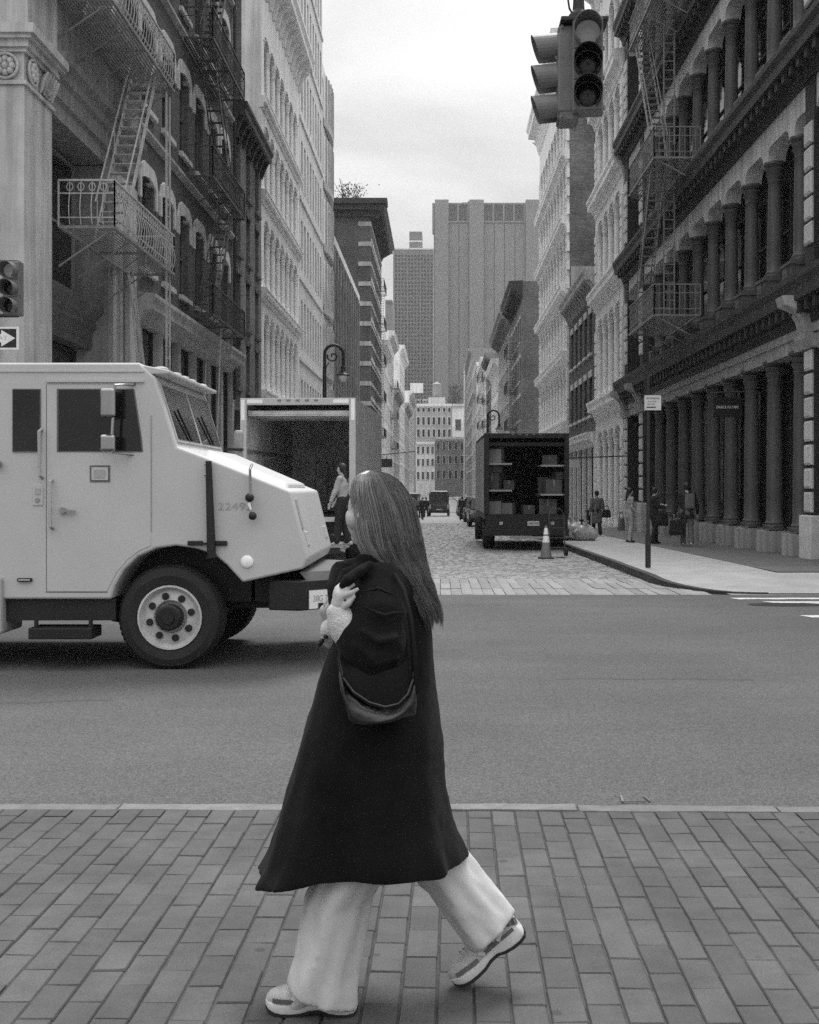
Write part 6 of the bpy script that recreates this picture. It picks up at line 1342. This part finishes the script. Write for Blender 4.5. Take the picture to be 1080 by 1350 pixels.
# ---------------------------------------------------------------- the woman in the foreground (walks left, seen from behind her left shoulder)
Y0 = 3.65
def W(px, py, dy=0.):                    # a point on or around the plane of her body
    y = Y0 + dy; return V((px - 580) * y / F, y, 1.62 - (py - 643) * y / F)
def W0(px, py, dy=0.):                   # same scale at every depth
    p_ = W(px, py); return V(p_.x, Y0 + dy, p_.z)
wm = thing('person', 'woman in long black coat and pale wide trousers walking left across the pavement', 'person', (W(510, 1318).x, Y0, 0))
b = MB()
def lw(q_, pts, rs, n=14): q_.tube(pts, rs, n, round_=True)
lw(b, [W0(500, 1040), W0(505, 960), W0(508, 860), W0(508, 790), W0(500, 752), W0(492, 712)], [.12, .1, .1, .085, .045, .045])
fH, fA, rH, rA = W0(488, 1050, -.08), W0(418, 1285, -.09), W0(520, 1050, .09), W0(655, 1238, .1)
lw(b, [fH, W0(462, 1160, -.1), fA], [.09, .06, .042]); lw(b, [rH, W0(572, 1165, .09), rA], [.09, .06, .042])
lw(b, [fA, W0(395, 1305, -.09)], [.04, .035]); lw(b, [rA, W0(640, 1270, .1)], [.04, .035])
SHL, EL, WR_ = W0(507, 790, -.13), W0(500, 856, -.215), W(452, 812, -.21)
lw(b, [SHL, EL, WR_], [.04, .04, .028])
lw(b, [W0(500, 790, .13), W0(490, 860, .2), W0(450, 836, .1)], [.04, .04, .028])
# near hand gripping the lapel: palm, four fingers, thumb
lw(b, [WR_, W(445, 806, -.214), W(445, 796, -.217), W(447, 785, -.221)], [(.024, .024), (.024, .021), (.028, .019), (.026, .0155)], 16)
for (x0, y0, x1, y1, x2, y2, d0, d1, d2) in ((453, 787, 462, 782, 471, 777, -.23, -.24, -.226), (450, 784, 457, 776, 466, 771, -.222, -.23, -.21), (446, 783, 450, 774, 458, 768, -.212, -.215, -.194), (442, 785, 444, 776, 450, 770, -.202, -.203, -.184)):
    b.tube([W(x0, y0, d0), W((x0 + x1) / 2, (y0 + y1) / 2 - .8, (d0 + d1) / 2 - .003), W(x1, y1, d1), W(x2, y2, d2)], [.0092, .0088, .0082, .0066], 10, round_=True)
b.tube([W(452, 801, -.23), W(459, 796, -.238), W(466, 787, -.234)], [.012, .0105, .0076], 10, round_=True)
# second hand, lower, mostly behind the cuff
pc2 = W0(434, 806, .0)
lw(b, [W0(450, 836, .1), W0(438, 822, .03), pc2], [(.028, .024), (.034, .022), (.034, .02)])
for i in range(4): b.tube([W0(434 + i * 2.5, 806 + i * 4, .0 - i * .01), W0(430 + i * 2.5, 796 + i * 4.5, -.015 - i * .015), W0(436 + i * 2.5, 789 + i * 5, -.03 - i * .015)], [.0095, .009, .008], 8, round_=True)
b.tube([W0(444, 811, -.01), W0(448, 800, -.02), W0(446, 792, -.03)], [.011, .01, .009], 8, round_=True)
# head: skull, jaw, cheek, nose, ear; she looks left and a little away
hc = W0(497, 672); fx_ = V(-math.cos(rad(28)), math.sin(rad(28)), 0); sx_ = V(fx_.y, -fx_.x, 0)
def hp(f, s__, z): return hc + fx_ * f + sx_ * s__ + V(0, 0, z)
b.ball(hc, .092, 20, 14, (1.0, .92, 1.18)); b.ball(hp(.035, 0, -.035), .066, 16, 12, (1, .95, 1.15)); b.ball(hp(.062, 0, -.085), .03, 12, 8); b.ball(hp(.1, 0, -.022), .016, 10, 8, (1, 1, 1.4)); b.ball(hp(.09, 0, .005), .013, 8, 6, (1, 1, 1.8)); b.ball(hp(.085, 0, -.058), .016, 8, 6, (1, 1, .8))
for s_ in (-1, 1): b.ball(hp(.045, s_ * .05, -.03), .035, 10, 8); b.ball(hp(-.005, s_ * .083, -.015), .025, 8, 6, (1, .4, 1.3))
bo = b.build('body', M_SKIN, wm, smooth=True); smoothmesh(bo, .0034, 2)
for s_ in (-1, 1): q = MB(); q.ball(hp(.082, s_ * .031, .008), .0115, 10, 8); q.build('eye', M_LENSD, wm, smooth=True)
q = MB(); q.ball(hp(.096, 0, -.058), .016, 10, 8, (.5, 1.0, .4)); q.build('lips', M_CLOTHM, wm, smooth=True)
# trousers
def ring_leg(q_, secs):
    rings = []
    for (cx_, cy_, hw, dep, dy, tilt, ph) in secs:
        c_ = W0(cx_, cy_, dy); ring = []
        for k in range(28):
            a_ = 2 * math.pi * k / 28; fold = 1 + .075 * math.sin(3 * a_ + ph * .6) + .06 * math.sin(7 * a_ + ph * 1.1) + .02 * math.sin(11 * a_ - ph * 3)
            ux, uz = math.cos(tilt), math.sin(tilt)
            r_ = hw * fold / 417
            ring.append(c_ + V(ux * r_ * math.cos(a_), dep * fold * math.sin(a_), uz * r_ * math.cos(a_)))
        rings.append(ring)
    q_.loft(rings)
q = MB()
ring_leg(q, [(497, 1040, 52, .13, -.05, 0, 0), (478, 1095, 50, .12, -.07, 0, .3), (464, 1140, 44, .11, -.09, 0, .6), (448, 1172, 43, .105, -.09, 0, .9), (442, 1205, 43.5, .105, -.09, 0, 1.2), (434, 1240, 43, .108, -.09, 0, 1.7), (429, 1264, 44, .11, -.09, -.1, 2.3), (427, 1282, 45, .112, -.09, -.26, 2.8), (426, 1294, 45.5, .112, -.09, -.38, 3.1)])
ring_leg(q, [(510, 1040, 52, .13, .06, 0, 0), (545, 1100, 46, .12, .08, .2, .6), (580, 1148, 37, .1, .09, .45, 1.1), (597, 1172, 37, .1, .09, .55, 1.5), (615, 1198, 38, .1, .095, .62, 2.0), (632, 1220, 39.5, .1, .1, .66, 2.6), (645, 1236, 40, .102, .1, .69, 3.1), (650, 1242, 39.5, .102, .1, .69, 3.3)])
tr_ = q.build('trousers', M_TROUSER, wm, smooth=True); smoothmesh(tr_, .008, 3, disp=.008, dscale=.11)
# running shoes: sole, upper, overlays, laces
def sneaker(heel, ang, yw=0.):
    """local: toe at +x, length .285; placed with heel-bottom at heel, pitched by ang, facing -X"""
    Mx = Matrix.Translation(heel) @ Matrix.Rotation(math.pi + yw, 4, 'Z') @ Matrix.Rotation(ang, 4, 'Y')
    def tr2(q_): q_.v = [tuple(Mx @ Vector(v)) for v in q_.v]; return q_
    n = 26
    def outline(f): return .033 + .016 * math.sin(math.pi * min(1, f * 1.1)) ** .7 - .007 * math.sin(math.pi * f * 2) if 0 < f < 1 else .018
    secs = [0, .03, .1, .2, .3, .4, .5, .6, .7, .8, .88, .95, .99, 1.0]
    hw = [.016, .028, .034, .036, .034, .032, .034, .039, .043, .044, .041, .032, .018, .006]
    st = [.042, .05, .052, .049, .044, .04, .037, .035, .034, .034, .036, .039, .041, .042]
    sb = [.012, .004, .0, 0, .003, .012, .01, .002, 0, 0, .003, .01, .018, .024]
    q_ = MB(); rings = []
    for f, w_, t_, bt_ in zip(secs, hw, st, sb):
        x = f * .285 - .01; rings.append([(x, -w_, bt_ + .004), (x, w_, bt_ + .004), (x, w_ + .004, (bt_ + t_) / 2), (x, w_, t_), (x, -w_, t_), (x, -w_ - .004, (bt_ + t_) / 2)])
    q_.loft(rings); so = tr2(q_).build('shoe', M_SOLE, wm, smooth=True, bevel=.003, ang=55)
    q_ = MB(); rings = []
    for f, w_, bt_ in zip(secs, hw, sb): x = f * .287 - .011; rings.append([(x, -w_ * 1.03, bt_ - .004), (x, w_ * 1.03, bt_ - .004), (x, w_ * 1.06, bt_ + .007), (x, -w_ * 1.06, bt_ + .007)])
    q_.loft(rings); tr2(q_).build('outsole', M_RUBBER, so)
    ht = [.08, .1, .112, .12, .118, .112, .106, .098, .088, .08, .074, .066, .054, .044]
    q_ = MB(); rings = []
    for f, w_, t_, h_ in zip(secs, hw, st, ht):
        x = f * .285 - .01; w_ *= .93; ring = []
        for k in range(14): a_ = math.pi * k / 13; ring.append((x, w_ * math.cos(a_) * (1 - .25 * math.sin(a_) * (f < .45)), t_ - .004 + (h_ - t_) * max(0., math.sin(a_)) ** .75))
        rings.append(ring)
    q_.loft(rings); tr2(q_).build('upper', M_SHOE, so, smooth=True, ang=60)
    def side(f0, z0, f1, z1, w, s__, m_):
        q2_ = MB(); pts = []
        for i in range(5):
            f = f0 + (f1 - f0) * i / 4; z = z0 + (z1 - z0) * i / 4; j = min(range(len(secs)), key=lambda a: abs(secs[a] - f)); fr = max(0, min(1, (z - st[j]) / max(.01, ht[j] - st[j]))); pts.append((f * .285 - .01, s__ * (hw[j] * .96 * math.sqrt(max(0, 1 - fr ** 2.4)) + .0015), z))
        for a_, c_ in zip(pts[:-1], pts[1:]): q2_.bar(a_, c_, .004, w)
        tr2(q2_).build('overlay', m_, so)
    for s__ in (-1, 1):
        side(.08, .05, .5, .045, .01, s__, M_SHOED); side(.35, .045, .5, .085, .012, s__, M_SHOED); side(.5, .042, .62, .075, .011, s__, M_SOLE); side(.1, .09, .3, .05, .013, s__, M_SOLE); side(.6, .042, .9, .046, .013, s__, M_SHOED); side(.2, .1, .4, .07, .008, s__, M_SHOED); side(.0, .06, .12, .08, .02, s__, M_SHOED)
    q2_ = MB()
    for i in range(6):
        f = .46 + i * .055; x = f * .285 - .01; j = min(range(len(secs)), key=lambda a: abs(secs[a] - f)); q2_.tube([(x, -.02, ht[j] - .012), (x + .004, 0, ht[j] + .003), (x, .02, ht[j] - .012)], .003, 6)
    tr2(q2_).build('laces', M_SOLE, so, kind='stuff')
    return so
sneaker(V(W(467, 1313, -.09).x, Y0 - .09, .0), 0, rad(-4))
S_ = F / Y0
sneaker(W0(694, 1248, .1), rad(37), rad(4))
# coat: body, near sleeve, far sleeve, collar fused into one cloth surface
q = MB()
lv = [(738, 487, 532, .075, 0), (746, 474, 545, .125, 0), (757, 464, 553, .17, .1), (775, 459, 559, .175, .2), (810, 454, 565, .168, .3), (850, 436, 570, .172, .4), (900, 419, 574, .195, .6), (950, 404, 579, .23, .8), (1000, 389, 582, .245, 1.0), (1040, 376, 585, .25, 1.25), (1080, 362, 593, .258, 1.5), (1105, 351, 602, .262, 1.7), (1129, 335, 611, .265, 1.8)]
rings = []
for i, (py, l, r_, dep, fo) in enumerate(lv):
    ring = []; n = 56; c_ = W0((l + r_) / 2, py); hw_ = (r_ - l) / 2 / 417
    for k in range(n):
        a_ = 2 * math.pi * k / n; ca, sa = math.cos(a_), math.sin(a_); e = .82
        fold = 1 + fo * (.024 * math.sin(5 * a_ + .6) + .015 * math.sin(9 * a_ + i * .08) + .006 * math.sin(13 * a_ - i * .1))
        x = hw_ * math.copysign(abs(ca) ** e, ca) * fold; y = dep * math.copysign(abs(sa) ** e, sa) * fold
        tz = 0.
        if py > 1000: f_ = (py - 1000) / 129; tz = f_ * (-.072 * max(0, -ca) ** 1.4 - .012 * max(0, ca) ** 1.4)
        ring.append(c_ + V(x, y, tz))
    rings.append(ring)
for f_ in (.55, .1):
    cc_ = sum(rings[len(lv) - 1], V(0, 0, 0)) / 56; rings.append([p_.lerp(V(cc_.x, cc_.y, cc_.z * .5 + p_.z * .5), 1 - f_) for p_ in rings[len(lv) - 1]])
q.loft(rings)
lw(q, [W0(505, 768, -.14), W0(504, 800, -.19), W0(502, 838, -.215), W0(498, 852, -.22)], [.075, .086, .088, .083])
lw(q, [W0(499, 850, -.22), W0(482, 846, -.215), W(465, 836, -.21)], [.082, .074, .06])
lw(q, [W0(500, 768, .14), W0(492, 845, .22), W0(468, 846, .17), W0(450, 836, .12)], [.08, .085, .07, .058])
for (c0, c1, c2, rr_) in (((466, 850), (490, 868), (522, 862), .012), ((470, 862), (495, 877), (528, 868), .01), ((476, 832), (500, 846), (534, 838), .011), ((480, 800), (505, 812), (536, 806), .01), ((474, 780), (500, 776), (530, 790), .009)):   # creases gathered round the bent elbow
    q.tube([W(*c0, -.285), W(*c1, -.305), W(*c2, -.275)], [rr_ * .5, rr_, rr_ * .5], 8, round_=True)
# stand-up collar and the lapel held by the hand
q.tube([W0(478, 741, -.085), W0(505, 738, -.1), W0(530, 740, -.04), W0(532, 740, .05), W0(505, 738, .1), W0(478, 742, .08)], [(.02, .035)] * 6, 10, flat=(0, 0, 1), round_=True)
q.tube([W0(482, 745, -.1), W0(472, 754, -.13), W0(466, 768, -.14), W0(460, 790, -.13), W0(452, 830, -.12)], [(.018, .03), (.022, .05), (.02, .05), (.018, .045), (.014, .035)], 10, flat=(1, 0, 0), round_=True)
q.tube([W(482, 748, -.17), W(469, 756, -.215), W(459, 764, -.232), W(452, 772, -.228)], [(.02, .035), (.018, .034), (.014, .026), (.01, .014)], 12, flat=(1, 0, .6), round_=True)
q.tube([W0(470, 748, .02), W0(456, 757, -.02), W0(452, 775, -.05), W0(449, 800, -.05)], [(.03, .05), (.06, .05), (.06, .045), (.05, .03)], 10, flat=(1, 0, 0), round_=True)
co = q.build('coat', M_COAT, wm, smooth=True); smoothmesh(co, .0068, 6, .5, disp=.015, dscale=.14)
# pale knit cuff, bracelet
q = MB()
lw(q, [W(464, 838, -.208), W(456, 828, -.209), W(449, 816, -.212), W(446, 808, -.214)], [.052, .052, .046, .036], 20)
cf = q.build('jumper_cuff', M_KNIT, wm, smooth=True); smoothmesh(cf, .006, 3)
q = MB(); lw(q, [W0(448, 846, .06), W0(440, 838, .0), W0(438, 828, -.03)], [.046, .044, .036])
cf = q.build('jumper_cuff', M_KNIT, wm, smooth=True); smoothmesh(cf, .006, 3)
q = MB()
for i in range(12): a_ = 2 * math.pi * i / 12; q.ball(W0(432, 836, -.01) + V(.026 * math.cos(a_), .045 * math.sin(a_), .03 * math.cos(a_)), .0085, 8, 6)
q.build('bracelet', M_IRON, wm, kind='stuff', smooth=True)
# hair: a soft mass plus thousands of strands that follow it
HS = [(621, 486, 497, .02), (626, 474, 514, .055), (635, 468, 526, .076), (648, 466, 535, .088), (662, 468, 541, .094), (680, 471, 545, .097), (700, 473, 549, .098), (718, 477, 553, .098), (733, 485, 556, .098), (746, 499, 559, .096), (760, 515, 562, .092), (773, 530, 566, .086), (786, 541, 569, .078), (797, 546, 574, .066), (807, 549, 577, .05), (815, 554, 576, .036)]
def hair_pt(t_, a_, off=0.):
    f = t_ * (len(HS) - 1); i = min(int(f), len(HS) - 2); u = f - i
    v = [HS[i][k] * (1 - u) + HS[i + 1][k] * u for k in range(4)]
    dy = -.02 - .10 * max(0, (t_ - .55)) ; c_ = W0((v[1] + v[2]) / 2, v[0], dy); hw_ = (v[2] - v[1]) / 2 / 417 + off
    return c_ + V(hw_ * math.cos(a_), (v[3] + off) * math.sin(a_), 0)
q = MB(); q.loft([[hair_pt(i / 28 * .98, 2 * math.pi * k / 30, -.013) for k in range(30)] for i in range(27)])
ho = q.build('hair', M_HAIR, wm, smooth=True); smoothmesh(ho, .008, 2)
# part the mass around the face so the cheek shows at the left edge
q = MB(); rs_ = random.Random(5)
def strand(pts, w):
    m = len(pts); vs = []
    for i, p_ in enumerate(pts):
        d_ = (pts[min(i + 1, m - 1)] - pts[max(i - 1, 0)]).normalized(); s__ = d_.cross(V(0, 1, 0)); s__ = s__.normalized() if s__.length > 1e-6 else V(1, 0, 0)
        o_ = s__.cross(d_).normalized(); ww = w * (1 - .75 * (i / (m - 1)) ** 2)
        vs += [p_ - s__ * ww, p_ + s__ * ww * .5 + o_ * ww, p_ + s__ * ww * .5 - o_ * ww]
    q.add(vs, [(i * 3 + k, i * 3 + (k + 1) % 3, i * 3 + 3 + (k + 1) % 3, i * 3 + 3 + k) for i in range(m - 1) for k in range(3)])
locks = []
for i in range(190):
    a_ = rs_.uniform(0, 2 * math.pi) if i % 2 else rs_.gauss(-math.pi / 2, .9)
    locks.append((a_, rs_.gauss(.001, .0045), rs_.choice((0, 0, 0, rs_.uniform(0, .3))), min(1., rs_.gauss(.9, .09)) if i % 6 else rs_.uniform(.55, .85), rs_.gauss(0, .22), rs_.uniform(0, 6.28), rs_.uniform(.004, .017), rs_.uniform(.05, .14), rs_.uniform(0, 1)))
for (ac, lo, t0, t1, da, ph, wv, wd_, fl) in locks:
    for k_ in range(60):
        u0 = rs_.gauss(0, 1); so = rs_.gauss(0, .0022); e1 = t1 + rs_.uniform(-.1, .03); pts = []
        for k in range(17):
            u = k / 16; t_ = t0 + (e1 - t0) * u; conv = 1 - .8 * u ** 1.3
            a_ = ac + da * u ** 1.5 + u0 * wd_ * conv + .15 * math.sin(ph + u * 7) * u
            p_ = hair_pt(min(max(t_, 0), .999), a_, lo * min(1, u * 3) + so + wv * math.sin(ph + u * 8) * u ** 1.3)
            if t_ > .7: p_ += V(.02 * (t_ - .7) * math.sin(ph + fl * 3) + rs_.gauss(0, .0012), 0, -.09 * (t_ - .7) * fl)
            pts.append(p_)
        strand(pts, rs_.uniform(.00035, .00085))
for i in range(220):       # flyaways, front locks curling under the jaw
    a0 = rs_.uniform(math.pi * .8, math.pi * 1.45); t0 = rs_.uniform(.1, .3); pts = []; e_ = rs_.uniform(.004, .014); t1 = rs_.uniform(.55, .72); sweep = rs_.uniform(.2, 1.1)
    for k in range(14):
        u = k / 13; pts.append(hair_pt(t0 + (t1 - t0) * math.sin(u * 1.5), a0 + sweep * u ** 2.5, e_ * math.sin(u * 3)))
    strand(pts, .0009)
for i in range(160):      # loose hairs standing off the outline
    a0 = rs_.uniform(0, 2 * math.pi); t0 = rs_.uniform(0, .5); t1 = rs_.uniform(.6, 1.0); e_ = rs_.uniform(.004, .016); ph = rs_.uniform(0, 6.28); pts = []
    for k in range(15):
        u = k / 14; pts.append(hair_pt(min(t0 + (t1 - t0) * u, .999), a0 + .3 * math.sin(ph + u * 3) * u, e_ * math.sin(u * 2.6) + .006 * math.sin(ph + u * 7) * u))
    strand(pts, .00045)
q.build('hair_strands', M_HAIR, ho, kind='stuff')
q = MB(); q.tube([hair_pt(.105 + .0 * k, 2 * math.pi * k / 24, .006) + V(0, 0, .004) for k in range(25)], [(.003, .007)] * 25, 8, flat=(0, 0, 1)); q.v = [(x_ + .0, y_, z_ + .35 * (x_ - W0(500, 640).x)) for x_, y_, z_ in q.v]
# leather shoulder bag under her arm
bg_ = thing('leather_tote', 'slouchy black leather tote hanging from the walking woman\'s shoulder', 'bag', W(500, 945, -.27))
q = MB(); sag = [(447, 868), (452, 893), (466, 912), (487, 926), (508, 932), (526, 928), (538, 915), (545, 895), (548, 865)]; up_ = [(447, 866), (454, 872), (468, 880), (489, 886), (509, 884), (527, 878), (538, 868), (545, 858), (548, 850)]; bot = [(449, 905), (455, 925), (461, 958), (480, 962), (502, 957), (522, 950), (540, 945), (549, 943), (551, 935)]
rings = []
for i, (tp_, bt_) in enumerate(zip(sag, bot)):
    e = [.02, .035, .05, .058, .06, .058, .05, .04, .02][i]; ring = []
    cT, cB = W(*tp_, -.275), W(*bt_, -.275)
    for k in range(12):
        a_ = 2 * math.pi * k / 12; f = .5 - .5 * math.cos(a_); p_ = cT.lerp(cB, f); ring.append(p_ + V(0, e * math.sin(a_) * (.75 + .5 * f) + .008 * math.sin(i * 2.1 + a_ * 2), 0))
    rings.append(ring)
q.loft(rings); pk = q.build('pouch', M_LEATHER, bg_, smooth=True, ang=80)
sm = pk.modifiers.new('soft', 'SUBSURF'); sm.levels = 2; sm.render_levels = 2
tx = bpy.data.textures.new('leather_creases', 'CLOUDS'); tx.noise_scale = .07; dm_ = pk.modifiers.new('creases', 'DISPLACE'); dm_.texture = tx; dm_.strength = .02; dm_.mid_level = .5
q = MB(); q.loft([[W(*u_, -.255), W(*u_, -.283), W((u_[0] + s_[0]) / 2, (u_[1] + s_[1]) / 2, -.296), W(s_[0], s_[1] + 4, -.3), W(s_[0], s_[1] + 4, -.262)] for u_, s_ in zip(up_, sag)]); q.build('upper_panel', M_LEATHERM, bg_, smooth=True, ang=60)
q = MB(); q.tube([W(*p_, -.322 if 1 < i < 7 else -.295) for i, p_ in enumerate(sag)], .0042, 8); q.build('crease_ridge', M_LEATHER, bg_, smooth=True)  # glossy ridge added along the fold crease to carry its highlight
q = MB(); q.tube([W(547, 935, -.285), W(549, 900, -.3), W(546, 850, -.3), W(541, 812, -.275), W(532, 778, -.235), W(520, 757, -.2)], [(.007, .003)] * 6, 8, flat=(0, 1, 0)); q.build('strap', M_LEATHERM, bg_, smooth=True)
q = MB(); q.tube([W(538, 925, -.29), W(541, 880, -.302), W(538, 840, -.3), W(533, 808, -.275)], [(.005, .003)] * 4, 8, flat=(0, 1, 0)); q.build('strap', M_LEATHERM, bg_, smooth=True)
q = MB(); q.tube([W(450, 900, -.28), W(447, 872, -.27), W(450, 852, -.24)], [(.007, .003)] * 3, 8, flat=(0, 1, 0)); q.build('strap', M_LEATHERM, bg_, smooth=True)
# ================================================================ air: thin haze between here and the far towers
hz = bpy.data.materials.new('haze_air'); hz.use_nodes = True; ht2 = hz.node_tree; ht2.nodes.clear()
pvn = ht2.nodes.new('ShaderNodeVolumePrincipled'); on_ = ht2.nodes.new('ShaderNodeOutputMaterial'); ht2.links.new(pvn.outputs[0], on_.inputs['Volume'])
pvn.inputs['Color'].default_value = (.95, .95, .95, 1); pvn.inputs['Density'].default_value = .00022; pvn.inputs['Anisotropy'].default_value = .2
q = MB(); q.box(-950, 950, -60, 2600, -3.4, 190); hzo = q.build('haze', hz); hzo['kind'] = 'stuff'
